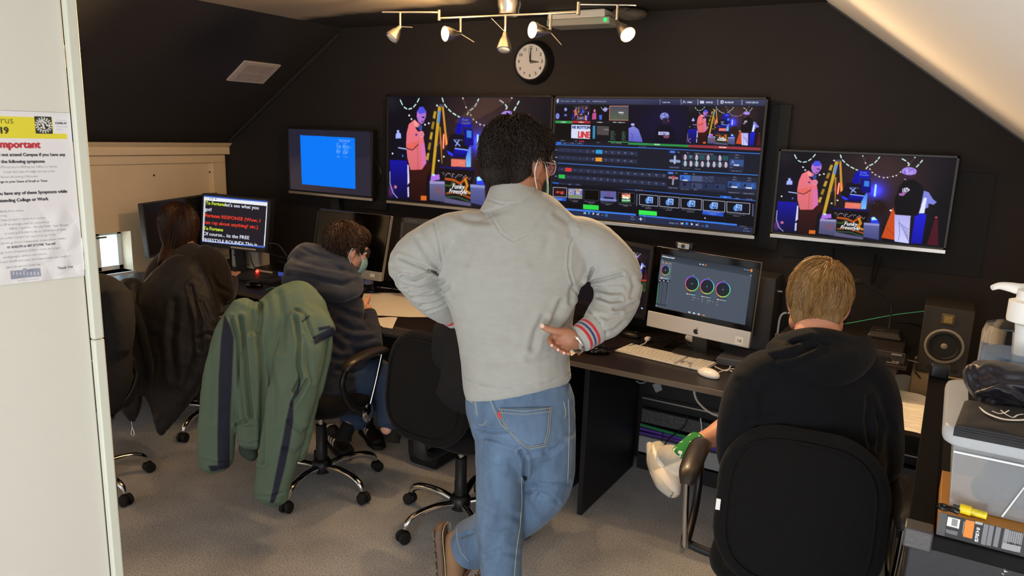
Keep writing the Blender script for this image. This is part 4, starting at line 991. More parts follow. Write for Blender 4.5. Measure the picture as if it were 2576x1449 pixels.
c.text('HIP HOP', (82, 990), 22, 'e04438', 85, bold=1.0); c.text('RADIO', (138, 1000), 8, 'ffffff', 30)
for k in range(40): c.ell((222+rs.random()*145, 948+rs.random()*50), 8, 7, rs.choice(('c0c8f0', '5c50b0', 'd0b060', '8890d8')))
c.poly([(222, 1005), (368, 1012), (368, 1040), (222, 1034)], '7c8c60'); c.line([(292, 965), (292, 1005)], 8, '203048')
c.ell((650, 995), 20, 24, '6c5090'); c.poly([(600, 1020), (700, 1025), (705, 1050), (600, 1045)], '181c30'); c.line([(568, 1045), (728, 1055)], 16, '8c94d8', 0.8)
c.poly([(790, 985), (870, 988), (872, 1072), (786, 1070)], 'e8e8e8'); 
for k, cc in enumerate(('d04030', 'e09030', '306040', '30a050')): c.line([(790, 992+k*24), (830, 1000+k*22), (870, 990+k*25)], 14, cc)
c.text('Funky', (796, 1034), 20, 'ffffff', 60, slant=0.3, bold=1)
for a, cc in ((382, '30d848'), (958, '38e850')): c.poly([(a, 1100 if a < 900 else 1150), (a+166 if a < 900 else a+178, 1110 if a < 900 else 1163), (a+166 if a < 900 else a+178, 1158 if a < 900 else 1207), (a, 1148 if a < 900 else 1195)], cc)
c.poly([(215, 1095), (362, 1108), (362, 1140), (215, 1125)], '05050a')
for i, (a, b) in enumerate(((965, 992), (1162, 1006), (1365, 1020), (1570, 1036), (1782, 1050))):
    c.poly([(a, b), (a+182+i*5, b+12), (a+180+i*4, b+118), (a, b+102)], '0c0e1a'); c.frame([(a, b), (a+182+i*5, b+12), (a+180+i*4, b+118), (a, b+102)], 4, 'e0e4f8')
    c.ell((a+82, b+62), 25, 30, '5c94e0'); c.ell((a+82, b+62), 14, 18, '2c5cb0'); c.poly([(a+80, b+20), (a+135, b+26), (a+130, b+88), (a+72, b+80)], '90b8f4'); c.line([(a+98, b+72), (a+100, b+38), (a+120, b+42), (a+116, b+74)], 6, '204890'); c.ell((a+92, b+72), 9, 7, '204890'); c.ell((a+111, b+75), 9, 7, '204890')
    if i == 3: c.poly([(a-6, b+104), (a+184, b+122), (a+180, b+164), (a-8, b+146)], '2450c8')
    c.text(['1. Strip Top Turntable', '1. Track 1 filler.wav', '2. Track 2 filler.wav', '4. Track 3 filler.wav', '5. Clapping for Guest.wav'][i], (a+4, b+122), 9, 'd8dcf0', 108+i*12); c.text('00:00:22:19', (a+56, b+142), 9, 'e8ecf8', 60)
for x, y in ((940, 990), (2010, 1070)): c.line([(x, y), (x-4, y+115)], 10, '5c6488')
# transport bars
c.poly([(36, 1132), (930, 1190), (930, 1210), (36, 1150)], '3c7ce8'); c.poly([(960, 1198), (1870, 1270), (1870, 1292), (960, 1216)], '3c7ce8'); c.poly([(36, 1150), (930, 1208), (2008, 1300), (2003, 1358), (28, 1205)], '232a48')
for x, y in ((392, 1190), (1365, 1278)):
    c.line([(x, y-10), (x, y+10)], 4, 'f0f4ff'); c.poly([(x+20, y-12), (x+20, y+12), (x+2, y)], 'f0f4ff'); c.rect(x+44, y-12, x+64, y+12, '2c8ce8'); c.poly([(x+94, y-10), (x+94, y+18), (x+112, y+5)], 'f0f4ff'); c.poly([(x+138, y), (x+138, y+20), (x+154, y+10)], 'f0f4ff'); c.line([(x+158, y-4), (x+158, y+20)], 4, 'f0f4ff'); c.text('100%', (x+182, y+22), 9, 'e0e4f8', 26); c.ell((x+238, y+20), 12, 13, '50a0f0'); c.ell((x+238, y+20), 7, 8, '232a48')
c.text('Single', (878, 1222), 9, 'd0d4e8', 32); c.text('Autoplay', (874, 1247), 9, 'd0d4e8', 46); c.line([(978, 1228), (978, 1256)], 7, 'e8ecff'); c.line([(964, 1241), (992, 1242)], 7, 'e8ecff'); c.line([(1016, 1200), (1014, 1270)], 3, '7c84a8')
c.text('00:00:17:10', (1254, 1280), 12, 'e8ecff', 86); c.text('00:00:07:22', (1890, 1292), 9, 'd0d4e8', 60); c.text('Single', (1928, 1314), 9, 'd0d4e8', 38); c.text('Autoplay', (1922, 1338), 9, 'd0d4e8', 56)
c.poly([(1582, 1208), (1582, 1226), (1596, 1220)], 'ffffff')
c.blur(1); scr(c, x0b, x1b, z0b, z1b, YT-0.001, T)
# fourth television
x0, x1, z0, z1 = R_((1959, 376), (2419, 390), (2377, 632), (1938, 590))
T = tv('television', 'wide wall television showing the stage, the one furthest right', x0, x1, z0, z1, YT)
c = Cv(500, 280, '0c0a14', STAGE_QUAD); paint_stage(c); c.blur(3); scr(c, x0, x1, z0, z1, YT-0.001, T)
MB().box2(((x0+x1)/2-0.03, YT-0.006, z0-0.02), ((x0+x1)/2+0.03, YT+0.01, z0-0.01)).build('sensor_bump', BLKPL, T, bev=0.003)
cable('cable', [on_y(2097, 625, 3.56), on_y(2095, 645, 3.57), on_y(2091, 670, 3.58), on_y(2093, 700, 3.585)], 0.004, WIREB, 'black cable under the furthest right television, left of the pair', group=None)
cable('cable', [on_y(2204, 640, 3.56), on_y(2200, 658, 3.57), on_y(2194, 690, 3.58), on_y(2192, 716, 3.585)], 0.004, WIREB, 'black cable dropping from the furthest right television to the wall box')
cable('cable', [on_y(2217, 648, 3.56), on_y(2210, 672, 3.57), on_y(2200, 700, 3.58), on_y(2196, 714, 3.585)], 0.004, WIREB, 'second black cable slanting under the furthest right television')
tag(MB().box2((on_y(1967, 640, 3.6).x, 3.594, on_y(2470, 697, 3.6).z), (on_y(2480, 600, 3.6).x, 3.5995, 1.60)).build('wall_panel', M('black wall board', '1a1b1d', 0.8), None), 'flat black board on the wall under the furthest right television', 'board')
tag(MB().box2((x1b+0.005, 3.585, z0b-0.06), (x1b+0.09, 3.5995, z1b-0.03)).build('wall_panel', M('black wall board', '1a1b1d', 0.8), None), 'narrow black board beside the software television', 'board')

# ================================================================== desks
ZD = 0.73
def desk(label, x0, x1, y0, y1, panels, z=ZD):
    d = thing('desk', label, 'desk', ((x0+x1)/2, (y0+y1)/2, 0))
    MB().box2((x0, y0+0.003, z-0.025), (x1, y1, z)).build('desktop', DESKTOP, d, bev=0.002)
    MB().box2((x0, y0, z-0.023), (x1, y0+0.003, z-0.001)).build('edge_band', EDGEB, d)
    for x in panels: MB().box2((x-0.012, y0+0.03, 0), (x+0.012, y1-0.10, z-0.025)).build('side_panel', DESKSIDE, d, bev=0.002)
    MB().box2((x0+0.08, y1-0.03, 0.30), (x1-0.05, y1-0.012, z-0.025)).build('modesty_panel', DESKSIDE, d)
    return d
desk('long black desk under the two right televisions, white keyboard on it', -1.37, 0.60, 2.82, 3.575, (-1.275, 0.56))
desk('black middle desk with papers, behind the standing person', -3.30, -1.385, 2.80, 3.575, (-3.27, -1.43))
d = desk('black corner desk carrying the script monitor', -4.48, -3.31, 2.86, 3.575, (-3.34,))
MB().box2((-4.48, 2.05, ZD-0.025), (-3.98, 2.858, ZD)).build('desktop', DESKTOP, d, bev=0.002)
MB().box2((-4.45, 2.08, 0), (-4.02, 2.104, ZD-0.025)).build('side_panel', DESKSIDE, d)

# wall trunking with coloured network cables under the right desk
tr_ = thing('cable_trunking', 'grey wall trunking under the right desk with bundled cables on top', 'trunking', (-0.35, 3.42, 0.1))
TY = 3.47
za = on_y(1620, 1130, TY).z; zb_ = on_y(1620, 1098, TY).z
MB().box2((-1.24, TY, za-0.02), (0.5, 3.53, zb_)).build('trunking_body', M('grey trunking', '9a9c9e', 0.5), tr_, bev=0.004)
MB().box2((-1.24, TY, za-0.16), (0.5, 3.53, za-0.03)).build('lower_rack', M('black rack', '161519', 0.6), tr_)
for i, (dz, cc, nm) in enumerate(((0.012, '5a3a9c', 'purple_cables'), (0.03, '6040a8', 'purple_cables'), (0.05, '2e8c58', 'green_cables'))):
    MB().tube([(-1.24+k*0.35, TY+0.012+0.006*math.sin(k*1.7+i), zb_+dz+0.004*math.sin(k*2.1+i)) for k in range(6)], 0.011, 8, 6, flat=0.8).build(nm, M('cable '+cc, cc, 0.5), tr_, smooth=True)
MB().box2((-1.24, TY+0.02, zb_+0.07), (0.5, TY+0.05, zb_+0.14)).build('socket_strip', M('perforated grey rail', '4c4b4e', 0.5, bump=(60, 0.8, 0.01)), tr_)
MB().box2((-1.24, TY+0.01, zb_+0.20), (0.5, TY+0.02, zb_+0.207)).build('steel_rail', SILVER, tr_)
MB().box2((-1.24, TY-0.02, za-0.175), (0.5, TY+0.02, za-0.16)).build('foot_rail', M('dark green edging', '1c3a2c', 0.6), tr_)
for i, P in enumerate(([(1730, 1045), (1720, 1075), (1690, 1098), (1672, 1118)], [(1667, 1088), (1665, 1110)], [(1762, 1052), (1765, 1080), (1757, 1092)])):
    cable('cable', [on_y(*p, TY-0.02-0.01*j) for j, p in enumerate(P)], 0.003, WIREB if i < 2 else WIREW, ['black cable hooked over the trunking under the right desk', 'short black cable tie hanging on the trunking', 'thin white cable hanging over the trunking'][i])
cable('cable', [on_y(1745, 978, 3.1), on_y(1752, 1005, 3.1), on_y(1775, 1030, 3.12), on_y(1803, 1045, 3.15), on_y(1830, 1045, 3.2)], 0.005, WIREW, 'thick white cable hanging in a curve below the right desk')
cable('cable', [on_y(1600, 958, 3.1), on_y(1612, 964, 3.1), on_y(1624, 960, 3.1), on_y(1628, 950, 3.1)], 0.004, M('grey cable', '77777a', 0.5), 'short grey cable loop under the front edge of the right desk')
sl = MB().quadbox([on_y(1641, 968, 3.2), on_y(1660, 961, 3.2), on_y(1666, 981, 3.2), on_y(1650, 988, 3.2)], (0, 0.004, 0)); tag(sl.build('paper_tag', M('grey paper', '8c8c90', 0.7)), 'small grey paper tag hanging under the right desk', 'tag')

# ------------------------------------------------------------------ monitors
def panel_corners(tl, tr, br, bl, dl, dr, hgt=0.34, tilt=0.0):
    a, b = at(*tl, dl), at(*tr, dr); c_ = at(*br, dr+0.206*hgt+tilt); d_ = at(*bl, dl+0.206*hgt+tilt); u = ((a-d_)+(b-c_))/2; m0 = (a+b+c_+d_)/4; x = ((b-a)+(c_-d_))/2; return m0-x/2+u/2, m0+x/2+u/2, m0+x/2-u/2, m0-x/2-u/2
def lerp4(P, u, v):
    a, b, c_, d_ = P; return (a*(1-u)*(1-v)+b*u*(1-v)+c_*u*v+d_*(1-u)*v)
def monitor(label, P, th, body, bez, screenmat=None, cvs=None, chin=0.0, chinmat=None, stand=True, foot=None, name='monitor', standmat=None, base=(0.22, 0.18), zb=ZD, bezmat=None, chin_in=0.0):
    a, b, c_, d_ = P; X = (b-a).normalized(); U = (a-d_).normalized(); N = X.cross(U).normalized()
    if N.dot(Vector(ROT[2])) < 0: N = -N     # away from the viewer
    mid = lerp4(P, 0.5, 1.0); W_ = (b-a).length; H_ = (a-d_).length
    ft = foot or Vector((mid.x, mid.y, zb))+Vector((N.x, N.y, 0))*0.07
    t = thing(name, label, 'monitor' if name == 'monitor' else 'computer', (ft.x, ft.y, zb))
    MB().quadbox([p+N*0.004 for p in P], N*th).build('housing', body, t, bev=0.006, seg=3)
    l, r, tp, bt = bez[0]/W_, bez[1]/W_, bez[2]/H_, (bez[3]+chin)/H_
    bz = MB()
    for q in ((0, 0, 1, tp), (0, 0, l, 1-chin/H_), (1-r, 0, 1, 1-chin/H_), (0, 1-bt, 1, 1-chin/H_)):
        bz.quadbox([lerp4(P, q[0], q[1]), lerp4(P, q[2], q[1]), lerp4(P, q[2], q[3]), lerp4(P, q[0], q[3])], N*0.008)
    bz.build('bezel', bezmat or body, t, bev=0.0015)
    if chin:
        MB().quadbox([lerp4(P, 0, 1-chin/H_), lerp4(P, 1, 1-chin/H_), lerp4(P, 1, 1), lerp4(P, 0, 1)], N*0.012).build('chin', chinmat, t, bev=0.004, seg=3)
    S = [lerp4(P, l, tp)+N*0.003, lerp4(P, 1-r, tp)+N*0.003, lerp4(P, 1-r, 1-bt)+N*0.003, lerp4(P, l, 1-bt)+N*0.003]
    if cvs is not None: cvs.mesh('screen', S, SCREEN, t)
    else: MB().quadbox(S, N*0.001).build('screen', screenmat or GLASSBLK, t)
    if stand:
        neck = MB(); c0 = lerp4(P, 0.5, 0.75)+N*(th*0.6); sm = standmat or body
        neck.quadbox([c0-X*0.035, c0+X*0.035, ft+Vector((0, 0, 0.01))+X*0.035, ft+Vector((0, 0, 0.01))-X*0.035], N*0.025); neck.build('neck', sm, t, bev=0.003)
        Rb = Matrix((X, Vector((N.x, N.y, 0)).normalized(), (0, 0, 1))).transposed(); MB().rslab(ft-Vector((N.x, N.y, 0))*0.03+Vector((0, 0, 0.007)), base[0], base[1], 0.05, 0.012, Rb).build('base', sm, t, smooth=True)
    return t, P, X, U, N
# script monitor
P = panel_corners((507, 486), (683, 501), (671, 637), (505, 618), 4.84, 4.72, 0.36)
c = Cv(260, 200, '241f26', [(850, 120), (1660, 185), (1608, 785), (818, 695)])
c.poly([(850, 120), (1662, 185), (1655, 210), (848, 142)], '3c5cb8'); c.poly([(848, 138), (1655, 205), (1650, 250), (845, 180)], 'e8ecf2')
c.poly([(845, 180), (872, 182), (838, 700), (800, 695)], 'ccd0d8'); c.poly([(1640, 248), (1656, 250), (1604, 775), (1592, 750)], 'dce4f0'); c.poly([(800, 672), (1606, 758), (1604, 790), (800, 706)], '8aa0d8'); c.poly([(800, 692), (1606, 770), (1604, 800), (800, 720)], '3858b0')
for x in (885, 930, 960, 1002): c.ell((x, 155+(x-885)*0.08), 10, 10, '9098b0' if x != 885 else 'e0d850')
for i, x in enumerate((905, 930, 965, 985, 1012)): c.ell((x-20, 692+i*3), 9, 9, ('d05040', '5090e0', '60b060', 'e0c040', 'c0c0e0')[i])
LN = (('To Fortune', (872, 232), 42, 'd2f03c', 245, 1.0), ("let's see what you", (1118, 255), 42, 'dfe4f4', 425, 0.8), ('got!', (862, 310), 42, 'dfe4f4', 82, 0.8),
      ('Fortune:', (856, 385), 42, 'f0402c', 198, 1.4), ('RESPONSE (Wow, I', (1068, 408), 42, 'f0402c', 490, 0.8), ('can rap about anything? etc.)', (848, 470), 42, 'f0402c', 682, 0.8),
      ('To Fortune', (838, 545), 42, 'd2f03c', 250, 1.0), ('Of course... its the FREE', (832, 612), 42, 'dfe4f4', 586, 0.8), ('FREESTYLE ROUND! This is', (824, 690), 42, 'dfe4f4', 690, 0.8))
for s, p, hh, col, wd, bd in LN: c.text(s, p, hh, col, wd, bold=bd*0.6, p2=(p[0]+100, p[1]+8.5+(p[1]-200)*0.004))
c.poly([(800, 700), (1606, 762), (1604, 800), (800, 722)], '3858b0')
T, P, X, U, N = monitor('monitor with a bright script in yellow, red and white on the corner desk', P, 0.05, M('dark monitor plastic', '28282c', 0.5), (0.012, 0.022, 0.014, 0.030), cvs=c, base=(0.24, 0.18))
MB().quadbox([lerp4(P, 0.46, 0.945), lerp4(P, 0.83, 0.945), lerp4(P, 0.83, 0.975), lerp4(P, 0.46, 0.975)], -N*0.001).build('label_sticker', M('sticker', 'c8c0b0', 0.6), T)
tag(MB().box(on_z(600, 645, 0.83)+Vector((0, 0.1, 0.0)), (0.22, 0.12, 0.17), Matrix.Rotation(0.2, 3, 'Z')).build('paper_box', M('off white box', 'd2ccc0', 0.6), bev=0.006), 'off white box behind the script monitor', 'box')
# large blank monitor seen from its side
P = panel_corners((350, 522), (552, 476), (556, 618), (382, 640), 4.56, 5.05, 0.34)
T, *_ = monitor('large blank black monitor turned to the right beside the cream wall', P, 0.04, M('dark monitor back', '3a3735', 0.45), (0.01, 0.01, 0.01, 0.015), screenmat=M('dull black screen', '24211f', 0.3), base=(0.26, 0.2))
# blank silver computer in the middle, and grey monitor
P = panel_corners((800, 523), (981, 546), (956, 706), (778, 682), 4.50, 4.22, 0.40)
T, P, X, U, N = monitor('all-in-one computer with a black screen behind the navy hoodie', P, 0.03, ALU, (0.016, 0.016, 0.016, 0.016), chin=0.055, chinmat=ALU, name='desktop_computer', standmat=ALU, base=(0.2, 0.18), bezmat=GLASSBLK)
MB().quadbox([lerp4(P, 0.86, 0.90), lerp4(P, 0.92, 0.90), lerp4(P, 0.92, 0.95), lerp4(P, 0.86, 0.95)], -N*0.0008).build('label_sticker', WHITEPL, T)
P = panel_corners((1011, 545), (1250, 573), (1236, 732), (996, 702), 4.22, 3.92, 0.36)
T, P, X, U, N = monitor('grey framed dark monitor behind the standing person, left side', P, 0.05, M('charcoal monitor plastic', '3c3d3e', 0.5), (0.018, 0.018, 0.03, 0.02), screenmat=M('grey dark screen', '2b2a2a', 0.35), base=(0.24, 0.2))
textmesh('Packard Bell', 0.012, lerp4(P, 0.13, 0.035)-N*0.001, Matrix((X, U, -N)).transposed(), GREYPL, 'maker_text', T)
# multiview monitor
P = panel_corners((1440, 578), (1646, 626), (1622, 800), (1424, 762), 3.85, 3.60, 0.34)
c = Cv(200, 130, '141014', [(1440+18, 590), (1640, 630), (1618, 790), (1440, 755)])
qq = [c.q(p) for p in ((1470, 600), (1636, 700))]
sub(c, ((1500, 612), (1634, 702)), paint_stage, STAGE_QUAD)
c.line([(1480, 700), (1634, 704)], 3, 'b83828'); 
for k in range(7): c.text('list entry', (1612, 706+k*4), 2.5, '70c070', 16)
c.ell((1617, 772), 2, 2, 'c0d0ff')
T, *_ = monitor('dark monitor with the dim stage multiview between sleeve and silver computer', P, 0.05, M('brown black plastic', '1f1a18', 0.45), (0.014, 0.018, 0.02, 0.02), cvs=c, base=(0.24, 0.18))
# silver all-in-one on the right desk
P = panel_corners((1650, 621), (1911, 660), (1886, 879), (1623, 818), 3.40, 3.14, 0.36)
Qi = [(412, 200), (1282, 330), (1212, 892), (360, 712)]
c = Cv(340, 210, '4a5360', Qi)
c.poly([(412, 200), (1282, 330), (1270, 405), (404, 262)], '2e343e', 1, '3c444f')
c.text('ATEM Software Control', (420, 232), 14, 'dfe4ec', 124, bold=0.4, p2=(544, 250)); c.text('Color', (414, 264), 9, 'e0e4ec', 24); c.text('Color Correction', (532, 284), 6, 'a8b0c0', 46)
c.poly([(402, 262), (524, 282), (504, 452), (388, 442)], '5c6470'); c.poly([(388, 442), (503, 455), (472, 708), (358, 690)], '343b46'); c.poly([(388, 446), (500, 458), (499, 470), (386, 458)], '15181e')
c.poly([(405, 470), (470, 480), (462, 690), (378, 680)], '474f5c'); c.line([(430, 480), (416, 680)], 3, '20242c'); c.line([(388, 490), (370, 672)], 6, '3c9c60'); c.line([(492, 478), (470, 690)], 8, '5c6674')
for x in (400, 440, 482): c.ell((x, 456+(x-400)*0.1), 9, 4, 'd8dce4')
def wheel(cx, cy, r):
    c.ell((cx, cy), r*0.97, r*1.07, '22262e')
    for i in range(36):
        a0 = 2*PI*i/36; a1 = 2*PI*(i+1.3)/36
        hue = (i/36+0.02) % 1.0
        k = hue*6; f = k % 1; base = [(1, f, 0), (1-f, 1, 0), (0, 1, f), (0, 1-f, 1), (f, 0, 1), (1, 0, 1-f)][int(k) % 6]
        col = tuple(0.35+0.6*b_ for b_ in base); s_ = ''.join('%02x' % int(255*min(1, q)) for q in col)
        # hue 0 (red) sits upper left, magenta at the top, green at the bottom
        A0 = a0+PI*1.12; A1 = a1+PI*1.12
        c.line([(cx-r*math.cos(A0+PI), cy-r*1.1*math.sin(A0)), (cx-r*math.cos(A1+PI), cy-r*1.1*math.sin(A1))], r*0.10, s_)
    c.line([(cx-r*0.8, cy), (cx+r*0.8, cy)], 2, '343a44'); c.line([(cx, cy-r*0.8), (cx, cy+r*0.8)], 2, '343a44'); c.ell((cx, cy), 6, 7, '8890a0'); c.ell((cx, cy), 3, 4, '22262e')
wheel(455, 358, 41); wheel(718, 488, 63); wheel(862, 514, 64); wheel(1010, 541, 66)
for cx, cy in ((712, 585), (855, 610), (1002, 638)):
    c.poly([(cx-48, cy-16), (cx+40, cy-4), (cx+40, cy+2), (cx-48, cy-10)], '1c2026')
    for i, cc in enumerate(('c8ccd4', 'e07c84', '5cc0a0', '64a0d8')): c.poly([(cx-46+i*22, cy-6+i*4), (cx-29+i*22, cy-3+i*4), (cx-29+i*22, cy+8+i*4), (cx-46+i*22, cy+5+i*4)], cc)
for i, cc in enumerate(('c8ccd4', 'e07c84', '5cc0a0', '64a0d8')): c.poly([(408+i*21, 425+i*3), (424+i*21, 427+i*3), (424+i*21, 440+i*3), (408+i*21, 438+i*3)], cc)
c.ell((465, 292), 12, 6, 'e07830'); c.ell((428, 286), 6, 4, 'c8ccd4'); c.ell((500, 296), 6, 4, 'c8ccd4')
for x, y, s in ((728, 410, 'Lift'), (872, 434, 'Gamma'), (1020, 460, 'Gain'), (738, 625, 'Contrast'), (730, 648, 'Hue'), (776, 640, '0.5'), (818, 640, '100%'), (815, 662, '180'), (880, 655, 'Saturation'), (870, 676, 'Hue'), (916, 668, '50'), (958, 668, 'Mix'), (956, 692, '0.0'), (956, 702, 'Y')): c.text(s, (x, y), 7, 'dfe3ec', 4.5*len(s), align='c')
for i, x in enumerate((695, 740, 785, 832)): c.ell((x, 768+i*10), 11, 7, 'e87830' if i == 3 else 'e4e6ec'); c.text('item', (x-12, 785+i*10), 5, 'c0c4cc', 22)
for x, cc in ((795, 'c0c4cc'), (822, 'c0c4cc'), (848, 'e87830')): c.ell((x, 298+(x-795)*0.14), 9, 6, cc)
c.text('Average', (1200, 342), 9, 'e0e4ec', 54); c.ell((1268, 348), 10, 16, 'e08830'); c.ell((1262, 398), 5, 5, 'c0c4cc'); c.ell((366, 700), 5, 5, 'd8e0f0')
T, P, X, U, N = monitor('silver all-in-one computer showing three colour wheels, webcam on top', P, 0.03, ALU, (0.035, 0.030, 0.030, 0.024), cvs=c, chin=0.075, chinmat=M('warm aluminium', 'd6d2cb', 0.4, 0.35), name='desktop_computer', standmat=M('stand metal', '5e5c5a', 0.35, 0.7), base=(0.20, 0.19), bezmat=GLASSBLK)
Rm = Matrix((X, U, -N)).transposed()
# the dark fruit mark on the chin
o0 = lerp4(P, 0.5, 0.935)-N*0.0006; ap = MB()
pts = []
for i in range(40):
    a = 2*PI*i/40; r = 0.0125*(1-0.18*max(0, math.sin(a))**6-0.10*max(0, -math.sin(a))**8+0.05*abs(math.cos(a))); pts.append(Vector((r*math.cos(a)*0.95, r*math.sin(a), 0)))
pts = [Vector((min(p.x, 0.0105-0.006*math.exp(-((p.y-0.002)/0.005)**2)) if p.x > 0 else p.x, p.y, 0)) for p in pts]
ap.quadbox([o0+Rm @ p for p in pts], -N*0.0006)
ap.quadbox([o0+Rm @ Vector(p) for p in ((0.000, 0.013, 0), (0.0045, 0.0150, 0), (0.0060, 0.0195, 0), (0.0015, 0.0175, 0))], -N*0.0006)
ap.build('fruit_mark', INK, T)
st = lerp4(P, 0.90, 0.93); MB().quadbox([lerp4(P, 0.868, 0.885), lerp4(P, 0.942, 0.885), lerp4(P, 0.942, 0.975), lerp4(P, 0.868, 0.975)], -N*0.0008).build('label_sticker', WHITEPL, T)
textmesh('14', 0.020, lerp4(P, 0.905, 0.932)-N*0.0012, Rm, INK, 'handwritten_number', T)
# webcam
wc = at(1722, 622, 3.32); w = thing('webcam', 'black and silver webcam clipped on the silver computer', 'webcam', tuple(wc)); XR3 = Matrix((X, -N, U)).transposed()
MB().box(wc+U*0.008-N*0.0, (0.085, 0.03, 0.030), XR3).build('body', BLKPL, w, bev=0.008, seg=3)
MB().box(wc+U*0.006-N*0.016, (0.055, 0.003, 0.024), XR3).build('face_plate', SILVER, w, bev=0.004)
MB().cyl(wc+U*0.006-N*0.016, wc+U*0.006-N*0.022, 0.009, n=20).build('lens', GLASSBLK, w, smooth=True)
MB().box(wc-U*0.014-N*0.004, (0.04, 0.02, 0.014), XR3).build('clip', BLKMAT, w, bev=0.003)

# ------------------------------------------------------------------ keyboards and mice
def keyboard(label, A, B, C_, D_, z, body, keymat, separate=True, th=0.008, rows=6):
    a, b, cc, dd = [on_z(*p, z) for p in (A, B, C_, D_)]
    X = (dd-a); L = X.length; X.normalize(); Y = Vector((-X.y, X.x, 0)); Wd = max(0.09, abs((b-a).dot(Y))); L = max(L, 0.36)
    k = thing('keyboard', label, 'keyboard', (a.x, a.y, z))
    Rk = Matrix((X, Y, (0, 0, 1))).transposed()
    MB().box(a+X*L/2+Y*Wd/2+Vector((0, 0, th/2)), (L, Wd, th), Rk).build('base', body, k, bev=0.003)
    mb = MB(); m1 = None; n = 0; u = L/21.6; v = Wd/(rows+0.4)
    for r in range(rows):
        x = 0.3
        blocks = [(15, 1.0), (3, 1.0), (3 if r < 2 else 4, 1.0)] if r != 0 else [(3, 1.0), (1, 1.0)]
        seq = []
        if r == 0: seq = [(0.3, 1.2), (1.5, 1.2), (2.7, 1.2), (3.9, 5.2), (9.1, 1.2), (10.3, 1.2), (11.5, 1.2), (12.7, 1.9), (15.2, 0.95), (16.15, 0.95), (17.1, 0.95), (18.5, 1.0), (19.45, 1.0), (20.4, 1.0)]
        else:
            off = (0.3, 0.3, 0.3, 0.3, 0.3, 0.3)[r]; w1 = (1, 1.9, 1.6, 1.3, 1.0, 1.0)[r]; seq.append((off, w1)); xx = off+w1
            while xx < 13.3: seq.append((xx, 0.97)); xx += 0.97
            seq.append((xx, 14.6-xx))
            if r in (1,): seq.append((16.15, 0.95))
            elif r > 2: seq += [(15.2+0.95*i, 0.95) for i in range(3)]
            seq += [(18.0+0.83*i, 0.8) for i in range(4)]
        for x, w_ in seq:
            p = a+X*(x+w_/2)*u+Y*(0.2+r+0.5)*v+Vector((0, 0, th+0.0015))
            if separate:
                q = MB().box((0, 0, 0), (w_*u-0.0022, v-0.0022, 0.004)); o = q.build('key', keymat, k); o.matrix_basis = Matrix.Translation(p) @ Rk.to_4x4(); n += 1
            else: mb.box(p, (w_*u-0.002, v-0.002, 0.004), Rk)
    if not separate: mb.build('keys', keymat, k)
    return k, X, Y, a, L
KBW, KX, KY, ka, kl = keyboard('slim white keyboard with metal base on the right desk', (1546, 885), (1575, 866), (1803, 916), (1770, 937), ZD, ALU, WHITEPL)
def mouse(label, c0, X, L, W_, Hh, mat, wheel=True, z=ZD):
    X = Vector((X[0], X[1], 0)).normalized(); Y = Vector((-X.y, X.x, 0)); R = Matrix((X, Y, (0, 0, 1))).transposed()
    t = thing('computer_mouse', label, 'mouse', tuple(c0)); b = MB(); b.ball(c0+Vector((0, 0, Hh*0.30)), (L/2, W_/2, Hh*0.70), R, 28, 18)
    o = b.build('shell', mat, t, smooth=True)
    for v in o.data.vertices: v.co.z = max(v.co.z, z+0.001)
    if wheel: MB().cyl(c0+X*L*0.25-Y*0.004+Vector((0, 0, Hh*0.86)), c0+X*L*0.25+Y*0.004+Vector((0, 0, Hh*0.86)), 0.007, n=14).build('scroll_wheel', DKGREY, t, smooth=True)
    return t
mouse('round white mouse in front of the white keyboard', on_z(1782, 946, ZD), (0.9, -0.4), 0.108, 0.062, 0.034, M('glossy white', 'f2efe8', 0.2), False)
mouse('shiny black mouse at the desk edge left of the white keyboard', on_z(1502, 889, ZD), (0.8, 0.5), 0.115, 0.062, 0.038, M('glossy black', '0c0c0d', 0.12))
mouse('dull black mouse further back beside the silver computer', on_z(1586, 848, ZD), (1, -0.1), 0.11, 0.058, 0.032, M('satin black', '141210', 0.35))
cable('cable', [on_z(1530, 880, ZD+0.004), on_z(1542, 874, ZD+0.004), on_z(1556, 872, ZD+0.004), on_z(1590, 868, ZD+0.012), on_z(1620, 858, ZD+0.01)], 0.002, WIREB, 'thin black cable of the shiny black mouse')
cable('cable', [on_z(1612, 852, ZD+0.006), on_z(1650, 850, ZD+0.02), on_z(1700, 840, ZD+0.03), on_z(1720, 832, ZD+0.02)], 0.002, WIREB, 'thin black cable passing under the silver computer')
cable('cable', [on_z(1612, 868, ZD+0.006), on_z(1622, 864, ZD+0.006), on_z(1628, 856, ZD+0.012), on_z(1629, 850, ZD+0.02)], 0.0035, WIREW, 'short white cable with plug behind the white keyboard')
tag(MB().box(on_z(1629, 852, ZD+0.02), (0.022, 0.03, 0.016)).build('plug', WHITEPL, bev=0.003), 'small white plug behind the white keyboard', 'plug')
cable('cable', [on_z(1733, 898, ZD+0.004), on_z(1756, 891, ZD+0.004), on_z(1790, 902, ZD+0.004), on_z(1830, 909, ZD+0.004), on_z(1862, 905, ZD+0.004), on_z(1886, 898, ZD+0.004)], 0.0024, WIREW, 'long white cable running right below the silver computer')
cable('cable', [on_z(1852, 872, ZD+0.02), on_z(1854, 890, ZD+0.01), on_z(1860, 905, ZD+0.004), on_z(1880, 912, ZD+0.004)], 0.0024, WIREW, 'white cable dropping from the silver computer right corner')
cable('cable', [on_z(1798, 922, ZD+0.004), on_z(1815, 930, ZD+0.004), on_z(1830, 932, ZD+0.006), on_z(1838, 921, ZD+0.012)], 0.0026, WIREW, 'white cable from the keyboard end curling up')
